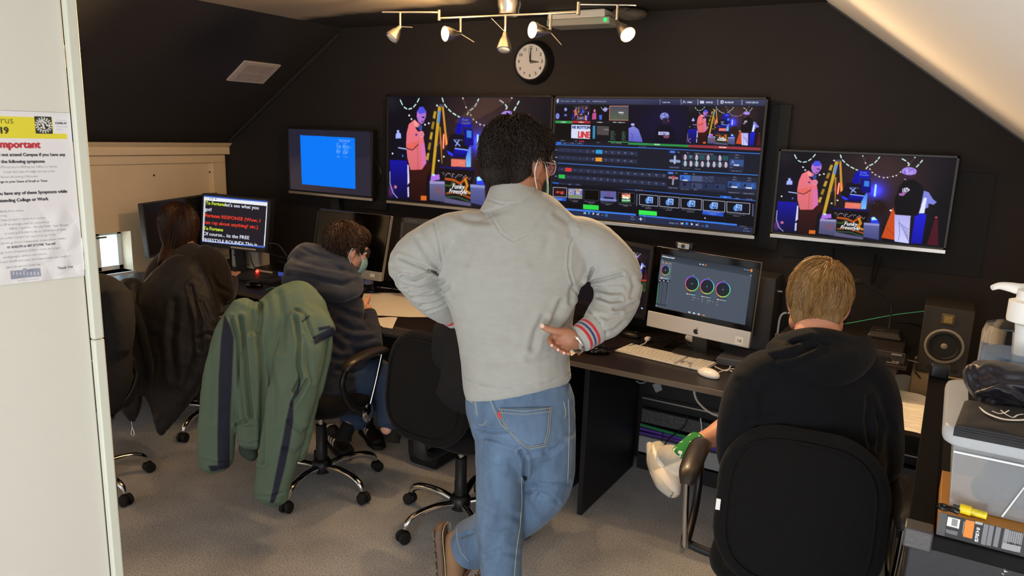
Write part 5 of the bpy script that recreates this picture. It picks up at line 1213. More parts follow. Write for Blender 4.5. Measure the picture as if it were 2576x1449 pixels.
cable('cable', [on_z(1806, 938, ZD+0.004), on_z(1822, 932, ZD+0.004), on_z(1840, 928, ZD+0.004), on_z(1858, 930, ZD+0.004)], 0.0024, WIREW, 'white mouse cable crossing toward the black hoodie')
cable('cable', [on_z(1836, 932, ZD+0.008), on_z(1850, 938, ZD+0.006), on_z(1866, 948, ZD+0.004)], 0.0024, WIREW, 'short white cable end beside the white mouse')
for i in range(7):
    rs = random.Random(i+20); p0 = (1640+i*14, 850+rs.random()*16)
    cable('cable', [on_z(p0[0]+k*16+rs.random()*8, p0[1]+math.sin(k*1.3+i)*9, ZD+0.004+0.012*rs.random()) for k in range(5)], 0.0019, WIREB, 'thin black tangled cable on the desk below the silver computer', group='tangled cables under the silver computer')
tag(MB().box(on_z(1738, 852, ZD+0.015), (0.05, 0.03, 0.03)).build('power_adapter', WHITEPL, bev=0.004), 'small white adapter under the silver computer', 'adapter')
# orange pen and paper slip near the black mouse
tag(MB().cyl(on_z(1456, 893, ZD+0.005), on_z(1474, 877, ZD+0.005), 0.0045, n=6).build('pencil', M('orange pencil', 'd87830', 0.5)), 'orange pencil lying beside the shiny black mouse', 'pencil')
tag(MB().quadbox([on_z(*p, ZD+0.001) for p in ((1429, 890), (1433, 880), (1449, 888), (1438, 896))], (0, 0, 0.001)).build('paper_slip', PAPER), 'small torn paper slip at the desk edge', 'paper')
# loudspeaker cabinet behind the silver computer
p0 = on_y(1955, 700, 3.42)
sp = thing('speaker_cabinet', 'dark grey cabinet standing behind the silver computer', 'speaker', (p0.x-0.12, 3.48, ZD)); MB().box2((p0.x-0.22, 3.40, ZD), (p0.x, 3.575, p0.z)).build('cabinet', M('dark grey board', '3a3838', 0.6, bump=(120, 0.05)), sp, bev=0.004)
MB().cyl((p0.x, 3.47, on_y(1960, 735, 3.45).z), (p0.x+0.02, 3.47, on_y(1960, 735, 3.45).z), 0.006, n=10).build('connector', SILVER, sp, smooth=True)
cable('cable', [on_y(1990, 788, 3.35), on_y(1972, 788, 3.35), on_y(1962, 800, 3.35), on_y(1957, 830, 3.35), on_y(1955, 850, 3.35), on_z(1957, 862, ZD+0.003)], 0.0045, M('grey white cable', 'c4c8cc', 0.4), 'thick pale cable arching behind the blond head')
tag(MB().box2((-0.80, 3.16, ZD), (-0.50, 3.36, ZD+0.035)).build('notebook', M('dark blue grey book', '4a4c54', 0.6), bev=0.004), 'grey book lying beside the foot of the silver computer', 'book')

# ------------------------------------------------------------------ amplifier on its riser, gooseneck microphone, monitor speaker
fr = on_y(2278, 893, 3.10); zr = on_y(2275, 921, 3.10).z
rs_ = thing('monitor_riser', 'low black metal shelf carrying the amplifier', 'shelf', (-0.3, 3.25, ZD))
MB().box2((fr.x-0.50, 3.08, zr-0.012), (fr.x+0.01, 3.42, zr)).build('shelf_board', M('brown black board', '2a2420', 0.5), rs_, bev=0.002)
for x in (fr.x-0.47, fr.x-0.035):
    for y in (3.10, 3.38): MB().box2((x-0.012, y, ZD), (x+0.012, y+0.03, zr-0.012)).build('leg', M('dull metal', '6a625a', 0.4, 0.5), rs_)
am = thing('amplifier', 'black rack amplifier with slotted front under the gooseneck microphone', 'amplifier', (-0.3, 3.25, zr))
MB().box2((fr.x-0.46, 3.112, zr+0.003), (fr.x-0.01, 3.40, fr.z+0.008)).build('case', M('black metal case', '221d1a', 0.45), am, bev=0.002)
MB().box2((fr.x-0.48, 3.10, zr), (fr.x, 3.111, fr.z+0.003)).build('front_panel', M('grey black panel', '3c3c40', 0.45), am, bev=0.0015)
sl_ = MB()
for i in range(11): x = fr.x-0.115+i*0.0065; sl_.box2((x, 3.0985, zr+0.010+(0.006 if i % 2 else 0)), (x+0.0025, 3.1005, zr+0.022+(0.006 if i % 2 else 0)))
sl_.build('vent_slots', INK, am)
for x in (fr.x-0.008,):
    for z in (zr+0.006, fr.z-0.004): MB().cyl((x, 3.0985, z), (x, 3.101, z), 0.0035, n=10).build('screw_hole', INK, am)
textmesh('CROWN', 0.009, Vector((fr.x-0.03, 3.0988, fr.z-0.005)), RF, WHITEPL, 'maker_text', am); textmesh('XLS 1000', 0.006, Vector((fr.x-0.03, 3.0988, zr+0.011)), RF, WHITEPL, 'model_text', am); textmesh('POWER AMPLIFIER', 0.005, Vector((fr.x-0.04, 3.0988, zr+0.005)), RF, WHITEPL, 'model_text', am)
MB().cyl((fr.x-0.165, 3.0985, fr.z-0.012), (fr.x-0.165, 3.090, fr.z-0.012), 0.006, n=16).build('knob', WHITEPL, am, smooth=True); MB().box2((fr.x-0.145, 3.0985, fr.z-0.02), (fr.x-0.135, 3.1, fr.z-0.012)).build('switch', SILVER, am)
za_ = fr.z+0.008
mc = thing('gooseneck_microphone', 'gooseneck microphone on a square base on top of the amplifier', 'microphone', tuple(on_z(2225, 848, za_)))
b0 = on_z(2226, 847, za_); mb = MB(); w0, w1, hb = 0.062, 0.050, 0.028
vs = []
for (ww, dd, zz, oy) in ((w0, 0.055, 0, 0), (w0, 0.055, 0.012, 0), (w1, 0.045, hb, 0.006)): vs += [b0+Vector((sx*ww, sy*dd+oy, zz)) for sx, sy in ((-1, -1), (1, -1), (1, 1), (-1, 1))]
mb.add(vs, [(3, 2, 1, 0), (0, 1, 5, 4), (1, 2, 6, 5), (2, 3, 7, 6), (3, 0, 4, 7), (4, 5, 9, 8), (5, 6, 10, 9), (6, 7, 11, 10), (7, 4, 8, 11), (8, 9, 10, 11)]); mb.build('base', M('black base', '2a2623', 0.4), mc, bev=0.005, seg=3)
dpm = proj(np.array(b0))[2]
gp = [at(x, y, dpm+0.01) for x, y in ((2237, 828), (2240, 800), (2243, 775), (2236, 755), (2220, 742), (2195, 727), (2172, 714))]
MB().tube(gp, [0.005, 0.0035, 0.0035, 0.0035, 0.0035, 0.0032, 0.003], 10, 6).build('gooseneck', BLKMAT, mc, smooth=True)
MB().tube([at(2172, 714, dpm+0.01), at(2166, 711, dpm+0.01), at(2160, 709, dpm+0.01), at(2152, 706, dpm+0.01)], [0.005, 0.010, 0.013, 0.010], 16, 6).build('foam_head', M('dark foam', '2b2625', 0.95, bump=(300, 0.9, 0.004)), mc, smooth=True)
textmesh('beyer', 0.012, b0+Vector((-0.02, -0.012, hb+0.001)), Matrix.Identity(3), GREYPL, 'maker_text', mc)
# studio speaker
tlp = on_y(2327, 770, 3.25); brp = on_y(2420, 955, 3.25); zs0 = on_y(2308, 934, 3.25).z; zs1 = on_y(2380, 775, 3.25).z
sx0, sx1 = tlp.x, tlp.x+0.168
fm = MB().box2((sx0-0.012, 3.225, ZD), (sx1+0.05, 3.5, zs0)); tag(fm.build('foam_block', M('beige foam pad', '8d7a5c', 0.9, bump=(80, 0.4, 0.004)), bev=0.006), 'beige foam block under the studio speaker', 'foam block')
ss = thing('studio_speaker', 'black studio speaker with round cone on a beige foam block', 'speaker', ((sx0+sx1)/2, 3.37, zs0))
MB().box2((sx0, 3.25, zs0), (sx1, 3.50, zs1)).build('cabinet', M('black vinyl cabinet', '2b2620', 0.55, bump=(150, 0.2, 0.001)), ss, bev=0.003)
cx = (sx0+sx1)/2; zc = zs0+(zs1-zs0)*0.44; Rs = orient((0, -1, 0), (1, 0, 0))
MB().lathe([(0.068, 0.0), (0.068, 0.004), (0.062, 0.006), (0.060, 0.002), (0.058, 0.002), (0.050, 0.004), (0.046, 0.0), (0.040, -0.004), (0.02, -0.008), (0.018, -0.002), (0.010, 0.004), (0.0, 0.006)], (cx, 3.2495, zc), Rs, 40).build('woofer', M('grey cone', '8a8174', 0.4, bump=(80, 0.15)), ss, smooth=True)
MB().lathe([(0.058, 0.003), (0.056, 0.0065), (0.051, 0.0075), (0.047, 0.005), (0.045, 0.002)], (cx, 3.2495, zc), Rs, 40).build('surround', RUBBER, ss, smooth=True)
zt2 = zs0+(zs1-zs0)*0.84
MB().rslab((cx, 3.248, zt2), 0.048, 0.044, 0.008, 0.006, Rs).build('tweeter_plate', M('bronze plate', '5a4c34', 0.4, 0.5), ss, smooth=True)
tw = MB()
for i in range(5): tw.box2((cx-0.014, 3.2435, zt2-0.013+i*0.0055), (cx+0.014, 3.2455, zt2-0.0095+i*0.0055))
tw.build('tweeter_ribbon', M('gold ribbon', 'a8843c', 0.35, 0.7), ss)
MB().rslab((cx+0.002, 3.2495, zs0+0.028), 0.11, 0.022, 0.0105, 0.003, Rs).build('bass_port', INK, ss, smooth=True)
MB().ball((cx-0.012, 3.2485, zs0+0.052), 0.0022).build('power_lamp', ME('green led', '20ff60', 2.5), ss)
textmesh('ADAM', 0.010, Vector((cx+0.006, 3.2488, zs0+0.052)), RF, GREYPL, 'maker_text', ss)
cable('cable', [on_y(2118, 816, 3.5), on_y(2180, 805, 3.52), on_y(2250, 792, 3.53), on_y(2325, 783, 3.55)], 0.0022, M('green cable', '58c890', 0.4), 'thin green cable running behind the gooseneck microphone to the studio speaker')
cable('cable', [on_y(2245, 812, 3.4), on_y(2280, 812, 3.42), on_y(2320, 822, 3.45)], 0.0035, WIREB, 'black cable from the microphone to the studio speaker')
cable('cable', [on_z(2302, 935, ZD+0.10), on_z(2318, 955, ZD+0.07), on_z(2332, 980, ZD+0.01), on_z(2342, 998, ZD+0.005)], 0.003, WIREB, 'black cable coming down in front of the foam block')
cable('cable', [on_y(2280, 905, 3.2), on_y(2295, 908, 3.2), on_y(2310, 912, 3.24)], 0.0025, M('grey cable', '77777a', 0.5), 'short grey cable between the amplifier and the studio speaker')
# script pages on the right desk
def page(label, pts, z0, curl=0.0, lines=0, seed=0, mat=None):
    a, b, cc, dd = [on_z(*p, z0) for p in pts]
    cvp = Cv(90, 120, 'f6f0e4')
    r = random.Random(seed)
    for i in range(lines):
        v = 0.08+0.86*i/lines
        if r.random() < 0.15: continue
        u = r.choice((0.1, 0.1, 0.3)); L = r.uniform(0.3, 0.75); cvp.quad = None; cvp.line([(u, v), (min(0.92, u+L), v)], 0.008, '9a948a', 0.8)
    o = cvp.mesh('paper_sheet', (a, b, cc, dd), PRINT, bend=lambda U, V: np.stack([0*U, 0*U, 0.001+curl*np.clip(1-V*2.2, 0, 1)**2*np.sin(PI*np.clip(U*0.9+0.1, 0, 1))+0.003*np.sin(5*U+seed)**2], -1))
    return tag(o, label, 'paper')
page('printed script page lying at the right desk edge beside the black hoodie', [(2240, 990), (2352, 1012), (2338, 1100), (2225, 1068)], ZD, 0.02, 24, 1)
page('curled blank sheet behind the printed script page on the right desk', [(2215, 958), (2335, 972), (2310, 1000), (2225, 998)], ZD+0.004, 0.035, 0, 2)
page('large white sheet on the middle desk above the armless black chair back', [(915, 739), (1050, 737), (1090, 800), (900, 794)], ZD, 0, 0, 3)
page('small white sheet at the front of the middle desk by the navy sleeve', [(915, 800), (1000, 799), (985, 832), (950, 818)], ZD+0.001, 0, 0, 4)
# bottle
bt = on_z(926, 737, ZD); b = thing('water_bottle', 'clear plastic water bottle with dark sports cap beside the navy hoodie', 'bottle', tuple(bt))
dB = proj(np.array(bt))[2]; Hb = (at(921, 655, dB)-bt).length*0.98; rB = 0.032
PET = M('clear plastic', 'eef2f6', 0.06, trans=1.0, ior=1.25, alpha=0.6)
MB().lathe([(0.02, 0), (rB, 0.006), (rB, 0.03), (rB*0.93, 0.045), (rB, 0.06), (rB, Hb*0.60), (rB*0.85, Hb*0.70), (0.014, Hb*0.82), (0.013, Hb*0.86)], bt, None, 24).build('body', PET, b, smooth=True)
MB().lathe([(0.016, Hb*0.80), (0.017, Hb*0.82), (0.016, Hb*0.91), (0.010, Hb*0.93)], bt, None, 20).build('cap', M('navy plastic', '14182c', 0.4), b, smooth=True)
MB().lathe([(0.010, Hb*0.92), (0.011, Hb*0.94), (0.011, Hb*0.99), (0.007, Hb)], bt, None, 20).build('nozzle', M('frosted white', 'd8d2c8', 0.4), b, smooth=True)
MB().lathe([(rB+0.0006, Hb*0.30), (rB+0.0008, Hb*0.32), (rB+0.0008, Hb*0.55), (rB+0.0006, Hb*0.57)], bt, None, 24).build('label_wrap', M('bottle label', '8f93b0', 0.4, var=(40, 0.9, '3a5aa8')), b, smooth=True)
# keyboard, adapters and box on the corner desk
keyboard('black keyboard on the corner desk in front of the script monitor', (570, 700), (600, 672), (672, 682), (655, 712), ZD, BLKMAT, DKGREY, False, 0.014)
mouse('black mouse by the green jacket chair on the corner desk', on_z(640, 722, ZD), (1, 0.4), 0.11, 0.06, 0.035, M('glossy black', '0c0c0d', 0.12))
hd = on_z(668, 683, ZD); t = thing('media_player', 'flat black box with a red lamp and blue display right of the script monitor', 'set-top box', tuple(hd))
A_ = on_z(640, 690, ZD); B_ = on_z(716, 702, ZD); Xh = (B_-A_).normalized(); Yh = Vector((-Xh.y, Xh.x, 0)); Rh = Matrix((Xh, Yh, (0, 0, 1))).transposed(); Lh = (B_-A_).length
MB().box(A_+Xh*Lh/2+Yh*0.1+Vector((0, 0, 0.024)), (Lh, 0.2, 0.046), Rh).build('case', BLKPL, t, bev=0.003)
MB().ball(A_+Xh*0.03+Vector((0, 0, 0.026))-Yh*0.003, 0.011).build('red_lamp', ME('red led', 'ff3020', 9.0), t, smooth=True)
MB().box(A_+Xh*Lh*0.40-Yh*0.001+Vector((0, 0, 0.03)), (Lh*0.42, 0.002, 0.013), Rh).build('label_sticker', M('sticker', 'c8c0b0', 0.6), t)
MB().box(A_+Xh*Lh*0.88-Yh*0.001+Vector((0, 0, 0.024)), (Lh*0.16, 0.002, 0.036), Rh).build('display', ME('blue display', '3848a0', 0.9), t)
for i, P_ in enumerate(([(588, 640), (600, 648), (606, 655)], [(604, 652), (618, 662), (628, 668)], [(672, 612), (700, 616), (722, 645)], [(672, 635), (700, 645), (722, 650)], [(630, 640), (634, 660), (645, 680)], [(700, 655), (712, 660), (724, 668)])):
    cable('cable', [at(*p, 4.75) for p in P_], 0.004 if i else 0.005, WIREB if i != 2 else DKGREY, ['black cable leaving the back of the script monitor', 'thick black cable plug under the script monitor', 'grey cable arching right of the script monitor', 'black cable right of the script monitor, lower one', 'black cable beside the neck of the script monitor', 'black cable on the flat box'][i])
cable('cable', [on_z(668, 730, ZD+0.003), on_z(684, 724, ZD+0.003), on_z(708, 724, ZD+0.003), on_z(740, 730, ZD+0.003)], 0.003, M('teal cable', '3f8c88', 0.4), 'thin teal cable on the desk behind the green jacket')
for i in range(9):
    rs = random.Random(i+60)
    cable('cable', [on_z(945+k*20+rs.random()*8, 706+rs.random()*22, ZD+0.004+0.02*rs.random()) for k in range(6)], 0.003, WIREB, 'black tangled cable at the foot of the grey framed monitor', group='tangled cables on the middle desk')
cable('cable', [on_z(950, 722, ZD+0.01), on_z(990, 727, ZD+0.01), on_z(1030, 735, ZD+0.01), on_z(1050, 742, ZD+0.01)], 0.0025, WIREW, 'thin pale cable crossing the tangle on the middle desk')
tag(MB().box(on_z(961, 690, ZD)+Vector((0, 0, 0.025)), (0.035, 0.02, 0.10)).build('wall_plug', M('cream plastic', 'c8b078', 0.5), bev=0.003), 'upright cream block beside the black screen computer', 'block')
keyboard('dark keyboard at the front of the middle desk, mostly behind the chair', (935, 842), (930, 826), (1010, 838), (1000, 852), ZD, BLKMAT, DKGREY, False, 0.014)

bg = on_z(1068, 1172, 0.0); eb = thing('equipment_bag', 'black equipment bag on the carpet behind the armless chair', 'bag', (bg.x, bg.y, 0))
MB().rslab((bg.x, bg.y+0.10, 0.115), 0.20, 0.26, 0.03, 0.22, None, 6, 0.004, 0.02).build('bag_body', M('black nylon', '151517', 0.7, bump=(60, 0.6, 0.004)), eb, smooth=True)
MB().box2((bg.x-0.075, bg.y-0.036, 0.05), (bg.x+0.075, bg.y-0.028, 0.13)).build('front_pocket', M('black nylon flap', '1c1c1f', 0.6), eb, bev=0.004)
MB().tube([(bg.x-0.07, bg.y+0.05, 0.225), (bg.x-0.04, bg.y+0.05, 0.27), (bg.x+0.04, bg.y+0.05, 0.27), (bg.x+0.07, bg.y+0.05, 0.225)], 0.008, 8, 5).build('handle', RUBBER, eb, smooth=True)

# ================================================================== task chairs
def curved(o, k=0.35, ax=0, out=1):
    for v in o.data.vertices: v.co[out] += k*v.co[ax]**2
    return o
def task_chair(label, loc, heading, arms=True, base_rot=0.0, pad='armrest vinyl', tag_strip=False, recline=8.0, bw=0.44, bh=0.45, zb=0.70, group=None, flip=1, ax=0.275, az=0.0):
    t = thing('task_chair', label, 'chair', (loc[0], loc[1], 0), math.radians(heading-90), group)
    rb = math.radians(recline); Rb = Matrix.Rotation(-rb, 3, 'X') @ Matrix(((1, 0, 0), (0, 0, -1), (0, 1, 0)))   # slab xy -> chair xz, slab z -> -y
    c0 = Vector((0, -0.235, zb))
    o = curved(MB().rslab((0, 0, 0), bw, bh, 0.16, 0.05, None, 10, 0.012).build('backrest', FABRIC, t, False, True), -0.30, 0, 2)
    o.matrix_basis = Matrix.Translation(c0) @ Rb.to_4x4()
    ring = []
    for i in range(48):
        a = 2*PI*i/48; x = (bw/2-0.035)*abs(math.cos(a))**0.62*math.copysign(1, math.cos(a)); y = (bh/2-0.035)*abs(math.sin(a))**0.62*math.copysign(1, math.sin(a)); ring.append((x, y, 0.0285-0.30*x*x+0.004))
    p = MB().tube(ring+[ring[0]], 0.0032, 6, 1).build('piping', FABRIC, o, False, True)
    if tag_strip: MB().box((-bw/2+0.012, -0.02, 0.012), (0.012, 0.03, 0.004)).build('care_tag', WHITEPL, o, False)
    MB().rslab((0, 0.02, 0.465), 0.47, 0.46, 0.13, 0.085, None, 10, 0.012).build('seat', FABRIC, t, False, True)
    b = MB().tube([(0, -0.06, 0.40), (0, -0.20, 0.395), (0, -0.262, 0.42), (0, -0.268, 0.50), (0, -0.26, 0.56)], [0.018, 0.018, 0.018, 0.016, 0.01], 12, 6, ref=(1, 0, 0), flat=1.9)
    b.build('back_bracket', BLKMAT, t, False, True)
    MB().box((0, 0.0, 0.405), (0.20, 0.24, 0.035)).build('mechanism', BLKMAT, t, False, bev=0.01)
    MB().tube([(0.09, 0.02, 0.40), (0.20, 0.03, 0.395), (0.26, 0.03, 0.385)], 0.005, 8, 4).build('lever', BLKPL, t, False, True)
    MB().cyl((0, 0, 0.30), (0, 0, 0.40), 0.014, n=16).build('gas_piston', CHROME, t, False, smooth=True)
    MB().lathe([(0.025, 0.085), (0.027, 0.10), (0.0275, 0.20), (0.0255, 0.205), (0.0255, 0.31), (0.022, 0.312)], n=20).build('column_cover', BLKPL, t, False, smooth=True)
    MB().lathe([(0.03, 0.065), (0.045, 0.075), (0.048, 0.115), (0.036, 0.135), (0.028, 0.138)], n=24).build('hub', BLKPL, t, False, smooth=True)
    leg0 = cas0 = None
    for i in range(5):
        a = math.radians(base_rot+72*i); R = Matrix.Rotation(a, 4, 'Z')
        if leg0 is None:
            leg0 = MB().tube([(0.035, 0, 0.098), (0.12, 0, 0.112), (0.21, 0, 0.108), (0.262, 0, 0.088), (0.280, 0, 0.060)], [0.017, 0.017, 0.0165, 0.016, 0.012], 14, 6, ref=(0, 1, 0), flat=1.0).build('leg', CHROME, t, False, smooth=True); lg = leg0
            cm = MB().lathe([(0.006, 0.048), (0.018, 0.046), (0.024, 0.036), (0.025, 0.026)], (0.282, 0, 0), None, 18)
            for s in (-1, 1): cm.lathe([(0.010, -0.009), (0.025, -0.008), (0.0262, -0.003), (0.0262, 0.003), (0.025, 0.008), (0.012, 0.010)], (0.290, s*0.0145, 0.0265), orient((0, 1, 0)), 22)
            cas0 = cm.build('caster', RUBBER, lg, False, smooth=True)
        else:
            lg = leg0.copy(); COL.objects.link(lg); lg.parent = t; cc = cas0.copy(); COL.objects.link(cc); cc.parent = lg
        lg.matrix_basis = R
    if arms:
        PAD = M(pad, '2c2620', 0.38, bump=(200, 0.15, 0.001), coat=0.3)
        for s in (-1, 1):
            x = s*ax if s < 0 else min(ax, 0.265)
            pd = MB().tube([(x, -0.13, 0.662+az), (x, -0.09, 0.688+az), (x, 0.03, 0.700+az), (x, 0.13, 0.695+az), (x, 0.155, 0.684+az)], [0.018, 0.031, 0.034, 0.032, 0.014], 14, 6, ref=(0, 0, 1), flat=0.52).build('armrest', PAD, t, False, smooth=True)
            MB().tube([(x, -0.115*flip, 0.668+az), (x, -0.145*flip, 0.60), (x, -0.10*flip, 0.50), (x*1.0, -0.01, 0.435)], [0.015, 0.016, 0.016, 0.014], 12, 6, ref=(1, 0, 0), flat=0.8).build('arm_support', BLKPL, pd, False, smooth=True)
            MB().tube([(x, 0.125*flip, 0.672+az), (x, 0.085*flip, 0.56), (x, 0.035*flip, 0.44)], 0.0095, 14, 4).build('arm_tube', CHROME, pd, False, smooth=True)
            MB().lathe([(0.012, 0), (0.036, 0.001), (0.038, 0.005), (0.032, 0.011), (0.01, 0.014)], (x+s*0.008, 0.01, 0.425), orient((s, 0, 0)), 28, 1, 1.15).build('pivot_disc', CHROME, pd, False, smooth=True)
            MB().tube([(x, 0.01, 0.425), (x-s*0.06, 0.01, 0.412), (x-s*0.20, 0.0, 0.405)], 0.014, 10, 3).build('arm_bracket', BLKMAT, pd, False, smooth=True)
    return t
def cast_dir(hub, px, py, heading):
    """angle (in chair space) of the leg whose caster the photo shows at px,py"""
    p = on_z(px, py, 0.0); return math.degrees(math.atan2(p.y-hub[1], p.x-hub[0]))-(heading-90)
HB, HC, HE, HA, HD = (-2.44, 2.41), (-1.688, 2.492), (-0.272, 2.20), (-3.50, 2.62), (-3.30, 1.75)
chairB = task_chair('task chair with chrome feet carrying the green jacket', HB, 92, True, cast_dir(HB, 720, 1290, 92))
chairC = task_chair('armless black task chair directly left of the standing person', HC, 86, False, cast_dir(HC, 1008, 1368, 86), zb=0.69)
chairE = task_chair('black task chair in the right foreground, broad back toward the viewer', HE, 97, True, 20, tag_strip=True, recline=13, zb=0.73, bw=0.435, bh=0.45, flip=-1, ax=0.315, az=0.03)
chairA = task_chair('task chair near the cream wall under the draped black puffer jacket', HA, 76, True, cast_dir(HA, 480, 1100, 76))
chairD = task_chair('black task chair closest to the white door, turned toward the viewer', HD, -95, True, cast_dir(HD, 342, 1280, -95))

# ================================================================== people
SKIN = M('warm brown skin', 'b07c5c', 0.5, bump=(120, 0.12, 0.001), var=(9, 0.10))
SKINP = M('pale skin', 'd8a48c', 0.5, bump=(120, 0.12, 0.001), var=(9, 0.10))
class Head:
    def __init__(s, c, fwd, up=(0, 0, 1), k=1.0):
        s.c = Vector(c); s.y = Vector(fwd).normalized(); u = Vector(up); s.z = (u-s.y*u.dot(s.y)).normalized(); s.x = s.y.cross(s.z); s.k = k
        s.R = Matrix((s.x, s.y, s.z)).transposed()
    def p(s, x, y, z): return s.c + s.R @ Vector((x, y, z))*s.k
    def r(s, *a): return [q*s.k for q in a]
    def shape(s, b):
        """skull, face, jaw, nose, brow, lips and ears"""
        R = s.R
        b.ball(s.p(0, -0.012, 0.035), s.r(0.077, 0.097, 0.092), R); b.ball(s.p(0, 0.030, -0.020), s.r(0.063, 0.062, 0.075), R); b.ball(s.p(0, 0.048, -0.068), s.r(0.048, 0.042, 0.042), R)
        b.ball(s.p(0, 0.078, -0.098), s.r(0.020, 0.018, 0.016), R); b.ball(s.p(0, 0.072, 0.030), s.r(0.058, 0.022, 0.016), R)
        for q in (-1, 1):
            b.ball(s.p(q*0.036, 0.066, -0.018), s.r(0.022, 0.022, 0.022), R); b.ball(s.p(q*0.055, 0.005, -0.06), s.r(0.02, 0.04, 0.03), R)
            b.ball(s.p(q*0.079, -0.006, -0.002), s.r(0.008, 0.018, 0.026), R @ Matrix.Rotation(-q*0.35, 3, 'Z')); b.ball(s.p(q*0.081, -0.010, 0.014), s.r(0.007, 0.017, 0.014), R @ Matrix.Rotation(-q*0.35, 3, 'Z')); b.ball(s.p(q*0.077, 0.002, -0.028), s.r(0.006, 0.009, 0.010), R)
        b.limb([(s.p(0, 0.084, 0.018), 0.007*s.k, 0.008*s.k), (s.p(0, 0.096, -0.006), 0.009*s.k, 0.010*s.k), (s.p(0, 0.104, -0.024), 0.012*s.k, 0.010*s.k)], sub=3)
        for q in (-1, 1): b.ball(s.p(q*0.012, 0.092, -0.028), s.r(0.008, 0.009, 0.007), R)
        b.ball(s.p(0, 0.090, -0.054), s.r(0.022, 0.008, 0.005), R); b.ball(s.p(0, 0.088, -0.063), s.r(0.020, 0.008, 0.006), R)
    def eyes(s, parent, lid=None):
        for q in (-1, 1):
            e = MB().ball(s.p(q*0.031, 0.079, 0.008), 0.0115*s.k).build('eye', M('eye white', 'e8e4e0', 0.2), parent, smooth=True)
            MB().ball(s.p(q*0.031, 0.0865, 0.008), s.r(0.005, 0.0045, 0.005), s.R).build('iris', M('brown iris', '2a1a10', 0.15), e, smooth=True)
            MB().tube([s.p(q*0.015, 0.092, 0.026), s.p(q*0.032, 0.093, 0.031), s.p(q*0.048, 0.082, 0.026)], [0.002, 0.0035, 0.002], 8, 4).build('eyebrow', M('dark brow hair', '1c120c', 0.8), parent, smooth=True)
def strands(name, H, cen, rad, n, L, wd, keep, mat, parent, crown=(0, -0.045, 0.13), lift=0.004, seed=1, steps=6, wave=0.15, grav=None, obstacles=(), lo=0.7, frizz=0.0):
    """locks of hair growing from the crown over an ellipsoid, falling free below it"""
    rs = random.Random(seed); mb = MB(); cen = Vector(cen); rad = Vector(rad); crown = Vector(crown); k = 0
    G = H.R.inverted() @ Vector((0, 0, -1))
    while k < n:
        d = Vector((rs.gauss(0, 1), rs.gauss(0, 1), rs.gauss(0, 1))).normalized(); p = Vector((cen.x+d.x*rad.x, cen.y+d.y*rad.y, cen.z+d.z*rad.z))
        if not keep(p): continue
        k += 1; ll = L*rs.uniform(lo, 1.15); ds = ll/steps; w = wd*rs.uniform(0.6, 1.3); side = rs.gauss(0, wave); lf = lift*rs.uniform(0.2, 1.6)
        v = (p-crown)
        pts = []; nrm0 = d; vel = None
        for i in range(steps+1):
            q = Vector(((p.x-cen.x)/rad.x, (p.y-cen.y)/rad.y, (p.z-cen.z)/rad.z)); ql = q.length; n_ = Vector((q.x/rad.x, q.y/rad.y, q.z/rad.z)).normalized()
            if ql < 1.0+lf/0.1*(i/steps): q2 = q*((1.0+lf/0.1*(0.3+0.7*math.sin(PI*min(1, i/steps))))/ql); p = Vector((cen.x+q2.x*rad.x, cen.y+q2.y*rad.y, cen.z+q2.z*rad.z))
            pts.append((H.p(*p), H.R @ n_))
            f = (p-crown); f = f-n_*f.dot(n_)
            if f.length < 1e-4: f = n_.orthogonal()
            f.normalize(); f = (f+n_.cross(f)*side+Vector((rs.gauss(0, frizz), rs.gauss(0, frizz), rs.gauss(0, frizz))))
            if grav: f = f*(1-grav)+G*grav*(1 if p.z < cen.z+0.03 else 0.35)
            f.normalize(); p = p+f*ds
            if obstacles:
                wpt = H.p(*p)
                for oc, orr in obstacles:
                    e = Vector(((wpt.x-oc[0])/orr[0], (wpt.y-oc[1])/orr[1], (wpt.z-oc[2])/orr[2]))
                    if e.length < 1: e.normalize(); wpt = Vector((oc[0]+e.x*orr[0], oc[1]+e.y*orr[1], oc[2]+e.z*orr[2])); p = H.R.inverted() @ ((wpt-H.c)/H.k)
        vs = []
        for i, (c_, nn) in enumerate(pts):
            t = (pts[min(i+1, steps)][0]-pts[max(i-1, 0)][0]).normalized(); s_ = t.cross(nn).normalized(); ww = w*H.k*(1-(i/steps)**2.2)*0.5+0.0002; vs += [c_-s_*ww, c_+nn*ww*0.7, c_+s_*ww]
        fs = []
        for i in range(steps):
            a = i*3; b = a+3; fs += [(a, a+1, b+1, b), (a+1, a+2, b+2, b+1), (a+2, a, b, b+2)]
        mb.add(vs, fs)
    return mb.build(name, mat, parent, smooth=False)
def hair_mat(name, c1, c2, rough=0.45, scale=(60, 60, 8)):
    if name in MATS: return MATS[name]
    m = M(name, c1, rough, var=(1.0, 0.9, c2, scale), bump=(1.0, 0.4, 0.002, (220, 220, 30)), spec=0.35)
    return m
def finger(b, pts, r):
    secs = [(p, rr, rr*0.94) for p, rr in zip(pts, r)]; b.limb(secs, sub=3, n=12)

